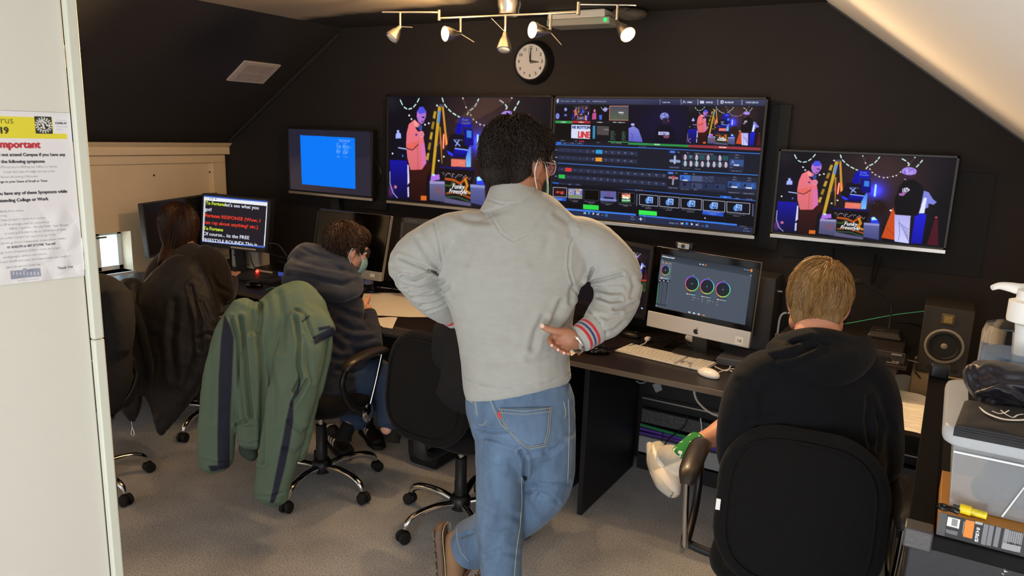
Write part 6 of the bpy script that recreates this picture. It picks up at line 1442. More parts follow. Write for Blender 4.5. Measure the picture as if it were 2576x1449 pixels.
# ------------------------------------------------------------------ the standing person in the grey sweatshirt
D0 = 2.10; PM = 1/888.0
def m_(x, y, d=0.0): return at(x, y, D0+d)
def sec(x, y, hw, th, d=0.0): return (m_(x, y, d), hw*PM*(1+d/D0), th)
view = Vector(ray(1300, 700)); vh = Vector((view.x, view.y, 0)).normalized(); rt = Vector((vh.y, -vh.x, 0))
hf = (vh*math.cos(math.radians(44))+rt*math.sin(math.radians(44))+Vector((0, 0, -0.12)))
HM = Head(m_(1303, 414, 0.02), hf, (0, 0, 1), 1.02)
b = Blob(); HM.shape(b)
b.limb([sec(1303, 450, 50, 0.058, 0.0), sec(1298, 490, 52, 0.06), sec(1298, 545, 62, 0.06)])
b.limb([sec(1300, 585, 105, 0.065), sec(1300, 650, 160, 0.085), sec(1292, 780, 140, 0.085), sec(1300, 960, 120, 0.085), sec(1312, 1060, 118, 0.09)])
b.limb([sec(1150, 590, 42, 0.045), sec(1050, 680, 36, 0.04), sec(1095, 748, 30, 0.033, 0.05), sec(1140, 792, 24, 0.026, 0.12), sec(1175, 812, 20, 0.022, 0.15)])
b.limb([sec(1470, 600, 42, 0.045), sec(1548, 715, 38, 0.04, 0.0), sec(1510, 795, 32, 0.036, -0.04), sec(1462, 846, 25, 0.027, -0.085), sec(1440, 856, 26, 0.022, -0.10)])
b.limb([sec(1262, 1080, 62, 0.08), sec(1255, 1250, 45, 0.06), sec(1262, 1449, 36, 0.045), sec(1262, 1610, 26, 0.035)])
b.limb([sec(1380, 1080, 55, 0.08), sec(1378, 1200, 42, 0.055, 0.03), sec(1355, 1248, 36, 0.05, 0.06), sec(1250, 1325, 34, 0.045, 0.14), sec(1190, 1362, 30, 0.04, 0.19), sec(1140, 1385, 28, 0.035, 0.21)])
# visible right hand, thumb up on the waist, fingers curled under
hd_ = -0.115
b.limb([sec(1450, 858, 23, 0.021, -0.098), sec(1434, 852, 24, 0.020, hd_), sec(1416, 845, 25, 0.017, hd_+0.004), sec(1406, 842, 19, 0.014, hd_+0.006)], sub=3)
fr_ = lambda x, y, d=0.0: m_(x, y, hd_+d)
finger(b, [fr_(1424, 838, -0.004), fr_(1402, 834, -0.012), fr_(1381, 829, -0.013), fr_(1364, 821, -0.006)], [0.0135, 0.0108, 0.0098, 0.0085])
FG = [[(1408, 840, 0.006), (1390, 846, 0.008), (1382, 857, -0.004), (1388, 868, -0.016)], [(1416, 850, 0.004), (1401, 862, 0.006), (1396, 873, -0.006), (1404, 879, -0.018)], [(1425, 860, 0.004), (1414, 873, 0.004), (1411, 883, -0.006), (1419, 887, -0.017)], [(1434, 866, 0.004), (1427, 880, 0.002), (1427, 889, -0.006), (1433, 890, -0.013)]]
b.ball(fr_(1401, 853, 0.012), (0.015, 0.010, 0.013)); b.ball(fr_(1414, 862, 0.010), (0.014, 0.009, 0.012))
for f_, rr in zip(FG, (0.0078, 0.0076, 0.0072, 0.0064)): finger(b, [fr_(*q) for q in f_], [rr*1.08, rr, rr*0.96, rr*0.85])
# hidden left hand resting on the front of the waist
for i in range(4): finger(b, [m_(1175, 806+i*8, 0.155), m_(1200, 812+i*9, 0.165), m_(1225, 818+i*9, 0.16)], [0.0095, 0.0088, 0.007])
finger(b, [m_(1170, 806, 0.145), m_(1178, 786, 0.14), m_(1190, 772, 0.135)], [0.011, 0.010, 0.008])
b.limb([sec(1150, 798, 26, 0.016, 0.14), sec(1180, 816, 34, 0.016, 0.155)], sub=2)
man = b.build('person', M('warm brown skin body', 'a9745a', 0.5, bump=(120, 0.12, 0.001), var=(9, 0.10)), None, 0.0030, 2)
tag(man, 'standing person seen from behind, grey sweatshirt and blue jeans, hands on hips', 'person')
HM.eyes(man)
MB().rslab(fr_(1364, 820, -0.0160), 0.012, 0.013, 0.005, 0.003, Matrix((rt, (0, 0, 1), -vh)).transposed() @ Matrix.Rotation(0.5, 3, 'Z')).build('thumb_nail', M('nail', 'e2b8a8', 0.25), man, smooth=True)
for x, y, d in ((1388, 869, -0.0235), (1404, 880, -0.025), (1419, 888, -0.024)): MB().rslab(fr_(x, y, d), 0.0075, 0.008, 0.003, 0.002, Matrix((rt, (0, 0, 1), -vh)).transposed()).build('fingernail', MATS['nail'], man, smooth=True)
# hair
BLKHAIR = hair_mat('black hair', '0b0807', '2b1d16', 0.62)
b = Blob(); b.ball(HM.p(0, -0.020, 0.040), HM.r(0.083, 0.098, 0.088), HM.R); b.ball(HM.p(0, -0.046, -0.018), HM.r(0.074, 0.058, 0.058), HM.R); b.ball(HM.p(0.0, -0.002, 0.060), HM.r(0.074, 0.080, 0.062), HM.R); b.ball(HM.p(0, 0.050, 0.070), HM.r(0.060, 0.040, 0.040), HM.R)
hair = b.build('hair', BLKHAIR, man, 0.006, 3, disp=lambda co, nr: co+nr*(0.0035*sinfold(co, 90, 3))[:, None])
strands('hair_locks', HM, (0, -0.018, 0.036), (0.084, 0.101, 0.094), 5200, 0.036, 0.0034, lambda p: (p.y < 0.055 or p.z > 0.045) and p.z > -0.05-0.2*max(0, p.y+0.02) and not (abs(p.x) > 0.06 and p.z < 0.03 and p.y > -0.035), BLKHAIR, man, lift=0.009, seed=2, wave=0.5, frizz=0.25)
strands('hair_locks', HM, (0, -0.046, -0.018), (0.075, 0.059, 0.060), 1500, 0.030, 0.0034, lambda p: p.y < -0.02 and p.z < 0.02 and p.z > -0.07, BLKHAIR, man, lift=0.004, seed=12, wave=0.2)
def fringe(H, parent, mat, n=900, L=0.04, w=0.0034): strands('hair_fringe', H, (0, 0.046, 0.070), (0.068, 0.050, 0.052), n, L, w, lambda p: p.y > 0.0 and p.z > 0.045, mat, parent, crown=(0, -0.03, 0.13), lift=0.006, seed=4, wave=0.4, frizz=0.15)
fringe(HM, man, BLKHAIR)
# ear stays free; mask, loops and glasses
MASKB = M('blue surgical mask', '9cc8cc', 0.7, bump=(1, 0.3, 0.002, (10, 10, 260)))
def face_mask(H, parent, mat, low=0.0, loops=True, loopmat=None):
    mb = MB(); nu, nv = 10, 8; vs = []
    for j in range(nv+1):
        z = 0.0-0.115*j/nv+low
        for i in range(nu+1):
            a = -1.15+2.3*i/nu; r = 0.070-0.018*abs(j/nv-0.45)*2*abs(j/nv-0.45); bul = 0.022*math.cos(a)**4*math.sin(PI*min(1, (j+1)/nv))
            vs.append(H.p(math.sin(a)*r*1.02, 0.035+math.cos(a)*(r*0.95)+bul-0.02*(j/nv)**2, z))
    off = len(vs); vs += [v+H.R @ Vector((0, 0.002, 0)) for v in vs]
    fs = []
    for j in range(nv):
        for i in range(nu):
            a = j*(nu+1)+i; fs.append((a, a+1, a+nu+2, a+nu+1)); fs.append((off+a+nu+1, off+a+nu+2, off+a+1, off+a))
    rim = [i for i in range(nu+1)]+[(j)*(nu+1)+nu for j in range(1, nv+1)]+[nv*(nu+1)+i for i in range(nu-1, -1, -1)]+[j*(nu+1) for j in range(nv-1, 0, -1)]
    for a, c_ in zip(rim, rim[1:]+rim[:1]): fs.append((a, off+a, off+c_, c_))
    mb.add(vs, fs); o = mb.build('face_mask', mat, parent, smooth=True)
    if loops:
        for q in (-1, 1):
            MB().tube([H.p(q*0.066, 0.062, -0.012+low), H.p(q*0.080, 0.02, 0.016), H.p(q*0.0885, -0.012, 0.020), H.p(q*0.089, -0.022, -0.006), H.p(q*0.083, -0.012, -0.036), H.p(q*0.066, 0.045, -0.085+low)], 0.0014, 6, 5).build('ear_loop', loopmat or WHITEPL, o, smooth=True)
    return o
face_mask(HM, man, MASKB, -0.030)
def glasses(H, parent, mat, lensmat, w=0.026, hgt=0.021, y=0.104, z=0.008):
    g = MB()
    for q in (-1, 1):
        ring_ = [H.p(q*0.034+w*abs(math.cos(a))**0.8*math.copysign(1, math.cos(a)), y-0.010*abs(q*0.034+w*math.cos(a))/0.05, z+hgt*abs(math.sin(a))**0.8*math.copysign(1, math.sin(a))) for a in [2*PI*i/24 for i in range(25)]]
        g.tube(ring_, 0.0017, 8, 1)
        g.tube([H.p(q*(0.034+w), y-0.012, z+0.008), H.p(q*0.074, 0.07, z+0.009), H.p(q*0.083, 0.02, z+0.009), H.p(q*0.088, -0.012, z+0.006), H.p(q*0.087, -0.025, z-0.012)], 0.0018, 8, 4)
    g.tube([H.p(-0.009, y, z+0.004), H.p(0, y+0.003, z+0.007), H.p(0.009, y, z+0.004)], 0.0016, 8, 4)
    o = g.build('glasses', mat, parent, smooth=True)
    for q in (-1, 1):
        l = MB(); vs = [H.p(q*0.034+w*0.97*abs(math.cos(a))**0.8*math.copysign(1, math.cos(a)), y-0.001-0.010*abs(q*0.034+w*math.cos(a))/0.05, z+hgt*0.97*abs(math.sin(a))**0.8*math.copysign(1, math.sin(a))) for a in [2*PI*i/24 for i in range(24)]]
        l.quadbox(vs, H.R @ Vector((0, 0.001, 0))); l.build('lens', lensmat, o)
    return o
LENS = M('lens glass', 'ffffff', 0.03, trans=1.0, ior=1.2, alpha=0.5)
glasses(HM, man, M('clear acetate', 'b8a8a4', 0.2, alpha=0.85), LENS, z=0.004)
# sweatshirt
HEATHER = M('heather grey jersey', 'a6a7a2', 0.9, bump=(500, 0.35, 0.0015), var=(26, 0.05, None, (1, 1, 2.5)), sheen=0.2)
HEATHER_ATTR = M('grey jersey with stripes', 'a6a7a2', 0.9, bump=(500, 0.3, 0.0015), attr='Col', sheen=0.2)
b = Blob()
b.limb([sec(1292, 515, 84, 0.076), sec(1300, 537, 112, 0.088), sec(1303, 563, 155, 0.096), sec(1302, 595, 190, 0.104), sec(1298, 640, 198, 0.110), sec(1288, 700, 184, 0.115), sec(1290, 770, 160, 0.112), sec(1294, 840, 146, 0.110), sec(1296, 905, 138, 0.112), sec(1300, 955, 138, 0.116), sec(1304, 978, 136, 0.112)], n=32)
b.limb([sec(1290, 590, 45, 0.07), sec(1200, 578, 46, 0.075), sec(1130, 592, 56, 0.075), sec(1050, 650, 64, 0.070), sec(1040, 692, 61, 0.066)])
b.limb([sec(1044, 690, 58, 0.066), sec(1068, 728, 50, 0.056, 0.03), sec(1102, 762, 45, 0.050, 0.07), sec(1124, 784, 36, 0.042, 0.11)])
b.limb([sec(1320, 600, 45, 0.07), sec(1410, 588, 46, 0.078), sec(1478, 610, 60, 0.078), sec(1535, 665, 66, 0.072), sec(1556, 715, 64, 0.068)])
b.limb([sec(1556, 715, 62, 0.068), sec(1547, 765, 58, 0.062, -0.02), sec(1520, 804, 52, 0.056, -0.05), sec(1499, 824, 42, 0.047, -0.07)])
CR = [([(1005, 648), (1040, 662), (1075, 676), (1105, 690)], 4, 0.007), ([(1012, 695), (1045, 702), (1068, 692), (1085, 680), (1102, 690)], 3.5, 0.010), ([(985, 668), (1010, 684), (1035, 686)], 4, 0.005), ([(1015, 720), (1055, 727), (1090, 716), (1115, 708)], 4.5, 0.007),
      ([(1040, 748), (1080, 748), (1110, 735), (1128, 722)], 4, 0.006), ([(1060, 768), (1095, 762), (1120, 748)], 3.5, 0.005), ([(1030, 733), (1060, 738), (1085, 735)], 3, 0.004), ([(1075, 782), (1105, 772), (1128, 760)], 3, 0.004), ([(1050, 600), (1075, 640), (1100, 672)], 7, 0.004),
      ([(1473, 712), (1484, 692), (1492, 676)], 4, 0.011), ([(1476, 710), (1505, 706), (1540, 697), (1565, 690)], 3.8, 0.010), ([(1500, 724), (1530, 734), (1560, 733)], 5, 0.006), ([(1505, 748), (1535, 758), (1560, 755)], 4, 0.007), ([(1545, 778), (1575, 775), (1600, 762)], 4, 0.007),
      ([(1480, 778), (1495, 795), (1510, 812)], 4, 0.005), ([(1500, 795), (1530, 800), (1560, 790)], 5, 0.004), ([(1515, 840), (1545, 832), (1570, 812)], 4.5, 0.005), ([(1468, 800), (1478, 812), (1492, 830)], 3, 0.004), ([(1488, 845), (1500, 858)], 3, 0.004), ([(1590, 700), (1598, 720), (1590, 745)], 6, 0.004),
      ([(1452, 772), (1440, 800), (1420, 828), (1405, 842)], 7, 0.010), ([(1412, 760), (1396, 800), (1385, 822)], 7, 0.007), ([(1366, 800), (1350, 835), (1340, 875)], 8, 0.006), ([(1440, 722), (1432, 760)], 6, 0.005),
      ([(1452, 580), (1434, 620), (1430, 670), (1440, 715), (1452, 745)], 2.5, 0.0035), ([(1092, 560), (1105, 610), (1112, 660), (1108, 690)], 2.5, 0.0030), ([(1166, 948), (1210, 966), (1290, 976), (1370, 966), (1440, 936)], 2.2, 0.0035),
      ([(1215, 505), (1235, 545), (1262, 588), (1290, 606), (1325, 590), (1365, 545), (1385, 510)], 2.2, 0.0025), ([(1120, 520), (1170, 550), (1230, 556)], 8, 0.004), ([(1400, 535), (1430, 560), (1440, 590)], 8, 0.004), ([(1160, 585), (1180, 625), (1175, 660)], 10, 0.003), ([(1380, 600), (1370, 640), (1340, 660)], 10, 0.003),
      ([(1180, 830), (1230, 850), (1280, 845)], 12, 0.003), ([(1175, 890), (1230, 910), (1300, 905)], 12, 0.003), ([(1330, 900), (1380, 890), (1425, 860)], 9, 0.004)]
def man_disp(co, nr):
    co = creases(co, nr, CR); q = proj(co)
    return co+nr*((0.0020*sinfold(co, 26, 7)+0.0009*sinfold(co, 70, 8))[:, None])
top_ = b.build('sweatshirt', HEATHER, man, 0.0042, 5, disp=man_disp)
b = Blob()   # stand collar
b.limb([sec(1293, 520, 94, 0.080), sec(1288, 493, 69, 0.072), sec(1284, 468, 54, 0.062)], n=28)
col = b.build('collar', HEATHER, man, 0.0042, 2, disp=lambda co, nr: creases(co, nr, [([(1222, 500), (1260, 512), (1310, 514), (1360, 512), (1398, 505)], 2.2, 0.003), ([(1360, 462), (1350, 490), (1372, 508)], 5, 0.004)]))
RED, BLU, GRY = lin(h('c02c38')), lin(h('34407c')), lin(h('a6a7a2'))
def cuff(a, c_, hw, th, n, offs):
    """ribbed cuff with red, blue, red rings"""
    A, B_ = Vector(a), Vector(c_); ax = (B_-A); L = ax.length; ax.normalize(); b = Blob(); b.limb([(A, hw*0.98, th), (A+ax*L*0.5, hw*0.93, th*0.96), (B_, hw*0.88, th*0.92)], sub=6, n=40)
    def colr(co, nr):
        t = (co-np.array(A)) @ np.array(ax); c0 = np.tile(GRY, (len(co), 1))
        for lo, hi, cc in offs: c0[(t > lo) & (t < hi)] = cc
        return c0
    return b.build('cuff', HEATHER_ATTR, man, 0.0016, 2, color=colr)
cuff(m_(1494, 828, -0.073), m_(1460, 852, -0.096), 0.0445, 0.042, 40, ((0.016, 0.0245, RED), (0.0300, 0.0370, BLU), (0.043, 0.0515, RED)))
cuff(m_(1110, 774, 0.09), m_(1146, 800, 0.135), 0.040, 0.038, 40, ((0.010, 0.021, RED), (0.0265, 0.035, BLU), (0.041, 0.051, RED)))
bd = (m_(1449, 860, -0.103)-m_(1490, 832, -0.075)).normalized(); Rb_ = orient(bd)
for i, (o_, tl_) in enumerate(((0.058, 0.14), (0.064, -0.06))):
    c0 = m_(1490, 832, -0.075)+bd*(0.054+o_*0.22); Rt = Rb_ @ Matrix.Rotation(tl_, 3, 'X')
    MB().tube([c0+Rt @ Vector((0.0325*math.cos(a), 0.030*math.sin(a), 0)) for a in [2*PI*k/32 for k in range(33)]], 0.0028-0.0008*i, 8, 1).build('bangle', CHROME, man, smooth=True)
# jeans
DENIM = M('blue denim', '66809e', 0.85, bump=(700, 0.4, 0.001), var=(16, 0.85, '42566e', (1, 1, 0.45)), sheen=0.1)
b = Blob()
b.limb([sec(1306, 968, 128, 0.105), sec(1308, 1010, 138, 0.112), sec(1314, 1050, 134, 0.122), sec(1320, 1095, 128, 0.125), sec(1318, 1130, 124, 0.115)], n=32)
b.limb([sec(1262, 1090, 66, 0.115), sec(1258, 1150, 63, 0.105), sec(1257, 1220, 61, 0.096), sec(1257, 1300, 60, 0.090), sec(1258, 1370, 55, 0.084), sec(1261, 1440, 52, 0.080), sec(1262, 1520, 50, 0.078), sec(1262, 1580, 52, 0.08)], n=28)
b.limb([sec(1382, 1085, 66, 0.115), sec(1384, 1150, 64, 0.105, 0.01), sec(1380, 1205, 62, 0.098, 0.03), sec(1362, 1245, 58, 0.090, 0.06), sec(1310, 1290, 58, 0.085, 0.10), sec(1250, 1328, 58, 0.082, 0.15), sec(1204, 1358, 58, 0.084, 0.19), sec(1186, 1368, 60, 0.088, 0.21)], n=28)
DC = [([(1310, 1135), (1322, 1160), (1320, 1200)], 5, 0.014), ([(1318, 1200), (1345, 1215), (1390, 1222), (1430, 1215)], 5, 0.006), ([(1325, 1235), (1350, 1240), (1380, 1250), (1402, 1262)], 4.5, 0.006), ([(1335, 1210), (1350, 1230), (1345, 1255)], 4, 0.004), ([(1200, 1075), (1240, 1085), (1280, 1082)], 5, 0.005),
      ([(1220, 1100), (1260, 1110), (1300, 1120)], 5, 0.005), ([(1210, 1270), (1250, 1290), (1300, 1300)], 7, 0.004), ([(1205, 1330), (1240, 1345), (1290, 1335)], 7, 0.004), ([(1225, 1400), (1260, 1385), (1300, 1395)], 7, 0.004), ([(1420, 1110), (1395, 1130), (1370, 1140)], 6, 0.005), ([(1320, 1145), (1350, 1138), (1372, 1130)], 4, 0.006), ([(1160, 1350), (1190, 1340)], 4, 0.005), ([(1195, 1145), (1230, 1170), (1260, 1180)], 7, 0.004)]
jn = b.build('jeans', DENIM, man, 0.0046, 4, disp=lambda co, nr: creases(co, nr, DC)+nr*(0.0022*sinfold(co, 24, 11)+0.001*sinfold(co, 60, 12))[:, None])
bv = bvh_of(jn); THREAD = M('faded seam thread', 'a5a495', 0.8); DARKD = M('dark denim fold', '39536f', 0.9, bump=(500, 0.3, 0.001))
def SM(nm, ln, r=0.0008, mat=THREAD, dash=None, lift=0.0006): return seam(nm, bv, ln, r, mat, jn, lift, 5, dash)
pk = [(1256, 1027), (1262, 1055), (1278, 1082), (1300, 1108), (1327, 1129), (1372, 1122), (1382, 1090), (1387, 1024)]
pts = [stick(bv, *p, 0.0035) for p in pk]
pf = MB(); cpt = stick(bv, 1322, 1068, 0.0035)
grid = []
for v in range(9):
    row_ = []
    for u in range(9):
        fu, fv = u/8, v/8; L_ = np.array(pk[0])*(1-fv)+np.array((1278, 1085))*fv if fv < 0.6 else np.array((1278, 1085))+(np.array((1322, 1127))-np.array((1278, 1085)))*((fv-0.6)/0.4)
        L_ = np.interp(fv, (0, 0.55, 0.8, 1), (1256, 1268, 1285, 1322)), np.interp(fv, (0, 0.55, 0.8, 1), (1027, 1070, 1096, 1128)); Rr = np.interp(fv, (0, 0.6, 0.95, 1), (1387, 1382, 1374, 1332)), np.interp(fv, (0, 0.6, 0.95, 1), (1024, 1085, 1121, 1128))
        x = L_[0]*(1-fu)+Rr[0]*fu; y = L_[1]*(1-fu)+Rr[1]*fu; row_.append(stick(bv, x, y, 0.0032) or cpt)
    grid += row_
pf.add(grid, [(j*9+i, (j+1)*9+i, (j+1)*9+i+1, j*9+i+1) for j in range(8) for i in range(8)])
po = pf.build('back_pocket', DENIM, jn, smooth=True); sdm = po.modifiers.new('t', 'SOLIDIFY'); sdm.thickness = 0.0025; sdm.offset = 0
for k_ in (0, 5):
    f_ = lambda p: (p[0]+(1322-p[0])*k_/70, p[1]+(1072-p[1])*k_/70)
    seam('pocket_stitching', bv, [f_(p) for p in pk], 0.0008, THREAD, jn, 0.0052, 5)
for k_ in (0, 9): seam('pocket_stitching', bv, [(1256+1, 1029+k_), (1320, 1034+k_), (1386, 1026+k_)], 0.0008, THREAD, jn, 0.0052, 5)
MB().quadbox([stick(bv, x, y, 0.006) for x, y in ((1251, 1036), (1258, 1036), (1261, 1052), (1254, 1052))], -vh*0.001).build('red_tab', M('red tab', 'c0383c', 0.6), jn)
SM('yoke_seam', [(1232, 1005), (1242, 1030), (1260, 1066), (1290, 1098)], 0.0012); SM('yoke_seam', [(1238, 1004), (1250, 1032), (1268, 1066)], 0.0009, M('dark seam', '46607c', 0.8))
SM('side_seam', [(1430, 1005), (1432, 1060), (1431, 1120), (1430, 1170), (1428, 1215)], 0.0010); SM('inner_seam', [(1312, 1200), (1313, 1260), (1309, 1320), (1300, 1380), (1294, 1449)], 0.0012)
SM('pocket_edge', [(1172, 1000), (1182, 1010), (1196, 1018), (1200, 1040)], 0.0012); SM('side_seam', [(1196, 1012), (1200, 1045)], 0.0012); SM('pocket_edge', [(1205, 1068), (1215, 1070), (1225, 1058)], 0.0010); SM('pocket_edge', [(1418, 1010), (1424, 1040), (1420, 1052)], 0.0010)
# cuff edge of the crossed leg
SM('cuff_stitching', [(1148, 1330), (1150, 1360), (1160, 1392), (1178, 1412)], 0.0010)
# boots
TAN = M('tan suede', '8c6b4c', 0.8, bump=(220, 0.3, 0.001), var=(14, 0.12)); SOLE = M('brown rubber sole', '6a5648', 0.7, bump=(80, 0.4, 0.002)); LEATH = M('dark brown leather', '4a2c1c', 0.45)
def boot(heel, down, sole_dir, side, L=0.285, k=1.0):
    """heel point, direction heel->toe, direction out of the sole"""
    y = Vector(down).normalized(); z = -(Vector(sole_dir)-y*Vector(sole_dir).dot(y)).normalized(); x = y.cross(z); R = Matrix((x, y, z)).transposed(); hp = Vector(heel); P = lambda a, b_, c_: hp+R @ Vector((a, b_, c_))
    b = Blob(); b.limb([(P(0, 0.03, 0.06), 0.036, 0.035), (P(0, 0.06, 0.055), 0.040, 0.034), (P(0, 0.13, 0.050), 0.040, 0.032), (P(0, 0.20, 0.042), 0.046, 0.028), (P(0, 0.255, 0.038), 0.042, 0.024)], ref=z, n=24)
    b.limb([(P(0, 0.05, 0.05), 0.036, 0.045), (P(0, 0.055, 0.10), 0.038, 0.048), (P(0, 0.055, 0.16), 0.042, 0.052)], ref=y, n=24); b.ball(P(0, 0.245, 0.046), (0.044, 0.04, 0.030), R)
    bt = b.build('boot', TAN, man, 0.005, 4)
    s = MB()
    out = [(-0.036, 0.0), (-0.040, 0.03), (-0.036, 0.09), (-0.042, 0.16), (-0.052, 0.22), (-0.046, 0.27), (-0.02, 0.295), (0.02, 0.295), (0.046, 0.27), (0.052, 0.22), (0.042, 0.16), (0.036, 0.09), (0.040, 0.03), (0.036, 0.0), (0.015, -0.012), (-0.015, -0.012)]
    s.quadbox([P(a, c_, 0.0) for a, c_ in out], R @ Vector((0, 0, 0.022))); s.build('sole', SOLE, bt, bev=0.006)
    tz = MB()
    for i in range(9): tz.box(P(0, 0.005+i*0.034, -0.001), (0.086, 0.020, 0.005), R)
    tz.build('tread', SOLE, bt)
    st = [P(a*1.03, c_*1.0, 0.0285) for a, c_ in out]; MB().tube(st+[st[0]], 0.0012, 8, 1).build('welt_stitching', M('pale welt thread', 'c8b898', 0.7), bt)
    ton = Blob(); ton.limb([(P(0, 0.10, 0.155), 0.026, 0.006), (P(0, 0.115, 0.11), 0.028, 0.007), (P(0, 0.15, 0.080), 0.026, 0.007), (P(0, 0.19, 0.07), 0.02, 0.006)], ref=P(0, 1, 0.6)-P(0, 0, 0), n=16); ton.build('tongue', LEATH, bt, 0.004, 2)
    lc = MB()
    for i in range(5):
        t_ = i/4; a0 = P(-0.026, 0.115+0.07*t_, 0.145-0.062*t_); a1 = P(0.026, 0.125+0.07*t_, 0.135-0.062*t_); md = (a0+a1)/2+R @ Vector((0, 0.012, 0.006)); lc.tube([a0, md, a1], 0.0026, 6, 4); lc.tube([P(-0.026, 0.125+0.07*t_, 0.135-0.062*t_), md, P(0.026, 0.115+0.07*t_, 0.145-0.062*t_)], 0.0026, 6, 4)
    lc.build('laces', M('brown lace', '6a4426', 0.7), bt, smooth=True)
    return bt
pL_ = m_(1101, 1327, 0.22)
boot(pL_, (m_(1118, 1560, 0.24)-pL_), -rt*1.0+vh*0.22, 1)
gz = m_(1262, 1449); fp = Vector((gz.x, gz.y, 0.012)); MBt = vh*0.95+rt*0.2
boot(Vector((fp.x, fp.y, 0.008))-MBt*0.07, MBt, (0, 0, -1), 1)

# ================================================================== seated people and draped coats
def SE(D):
    return lambda x, y, hw, th, d=0.0: (at(x, y, D+d), hw*(D+d)/FOC, th)
# ---- blond person in the black hoodie, right foreground
s = SE(2.12); g = lambda x, y, d=0.0: at(x, y, 2.12+d)
HE_ = Head(g(2059, 762, 0.06), (-0.10, 1, -0.20), (0.02, 0, 1), 1.0)
b = Blob(); HE_.shape(b)
b.limb([s(2058, 800, 52, 0.055, 0.03), s(2055, 850, 60, 0.06, 0.0), s(2050, 900, 100, 0.08)])
b.limb([s(2045, 930, 130, 0.08), s(2040, 1050, 150, 0.09), s(2035, 1200, 140, 0.09), s(2030, 1330, 130, 0.10, 0.02)])
b.limb([s(1900, 940, 36, 0.045), s(1855, 1050, 34, 0.045), s(1848, 1140, 30, 0.04, 0.05), s(1880, 1130, 26, 0.03, 0.25), s(1930, 1080, 22, 0.025, 0.45)])
b.limb([s(2195, 950, 36, 0.045), s(2225, 1050, 34, 0.045), s(2222, 1150, 30, 0.04, 0.05), s(2190, 1130, 26, 0.03, 0.25), s(2150, 1080, 22, 0.025, 0.45)])
b.limb([s(1985, 1320, 75, 0.08, 0.05), s(1930, 1230, 66, 0.075, 0.25), s(1890, 1110, 56, 0.065, 0.52)]); b.limb([s(1892, 1106, 50, 0.06, 0.52), s(1840, 1080, 38, 0.05, 0.50), s(1790, 1100, 26, 0.036, 0.46), s(1745, 1120, 20, 0.030, 0.42), s(1712, 1152, 22, 0.034, 0.40)])
b.limb([s(2080, 1330, 75, 0.08, 0.05), s(2070, 1230, 66, 0.075, 0.30), s(2050, 1130, 56, 0.065, 0.60)]); b.limb([s(2050, 1135, 50, 0.06, 0.60), s(2000, 1230, 42, 0.05, 0.60), s(1940, 1330, 34, 0.045, 0.50), s(1895, 1400, 24, 0.036, 0.36), s(1880, 1430, 22, 0.034, 0.34)])
hand = lambda x, y, d, sx: [finger(b, [g(x+sx*i*9, y-i*3, d), g(x+sx*(i*10+4), y-18-i*3, d+0.03), g(x+sx*(i*10+4), y-26-i*3, d+0.05)], [0.0092, 0.0085, 0.007]) for i in range(4)]
for X_, sx in ((1930, 1), (2150, -1)):
    b.limb([s(X_, 1080, 22, 0.022, 0.45), s(X_+sx*14, 1062, 30, 0.016, 0.50), s(X_+sx*24, 1050, 30, 0.014, 0.53)], sub=2); hand(X_+sx*14, 1046, 0.54, sx)
    finger(b, [g(X_+sx*8, 1072, 0.46), g(X_+sx*34, 1070, 0.48), g(X_+sx*46, 1062, 0.50)], [0.011, 0.0095, 0.008])
pe = b.build('person', M('pale skin body', 'c89078', 0.5, bump=(120, 0.12, 0.001), var=(9, 0.10)), None, 0.0055, 4)
tag(pe, 'blond person in a black hoodie sitting in the right foreground chair', 'person')
HE_.eyes(pe)
BLOND = hair_mat('dark blond hair', '5e4226', 'a88450', 0.5, (70, 70, 10))
b = Blob(); b.ball(HE_.p(0, -0.018, 0.040), HE_.r(0.081, 0.098, 0.086), HE_.R); b.ball(HE_.p(0, -0.050, -0.030), HE_.r(0.064, 0.048, 0.056), HE_.R); b.ball(HE_.p(0.0, 0.01, 0.062), HE_.r(0.078, 0.082, 0.066), HE_.R)
b.build('hair', BLOND, pe, 0.006, 3)
strands('hair_locks', HE_, (0, -0.019, 0.034), (0.083, 0.100, 0.097), 3600, 0.075, 0.0036, lambda p: (p.y < 0.06 or p.z > 0.05) and p.z > -0.055-0.3*max(0, p.y+0.02) and not (abs(p.x) > 0.062 and p.z < 0.02 and p.y > -0.03), BLOND, pe, crown=(0.02, -0.05, 0.13), lift=0.007, seed=5, wave=0.22, frizz=0.08, steps=7)
strands('hair_locks', HE_, (0, -0.050, -0.030), (0.066, 0.050, 0.058), 1100, 0.035, 0.0034, lambda p: p.y < -0.03 and p.z < 0.0 and p.z > -0.08, BLOND, pe, lift=0.004, seed=15, wave=0.15)
face_mask(HE_, pe, M('black cloth mask', '141416', 0.8), 0.0, True, WIREB)
HOOD = M('black hoodie cotton', '101115', 0.92, bump=(420, 0.3, 0.0015), var=(30, 0.12), spec=0.2, sheen=0.04)
b = Blob()
b.limb([s(2056, 880, 95, 0.085), s(2052, 915, 140, 0.10), s(2046, 960, 175, 0.115), s(2042, 1030, 188, 0.122), s(2040, 1120, 188, 0.125), s(2036, 1220, 180, 0.125), s(2032, 1330, 172, 0.13, 0.02)], n=32)
b.limb([s(2000, 930, 50, 0.09), s(1930, 930, 52, 0.085), s(1888, 970, 55, 0.08), s(1864, 1050, 54, 0.075), s(1856, 1130, 54, 0.070, 0.03), s(1862, 1165, 48, 0.06, 0.08)]); b.limb([s(1860, 1160, 46, 0.06, 0.07), s(1880, 1135, 40, 0.05, 0.25), s(1925, 1085, 34, 0.04, 0.43)])
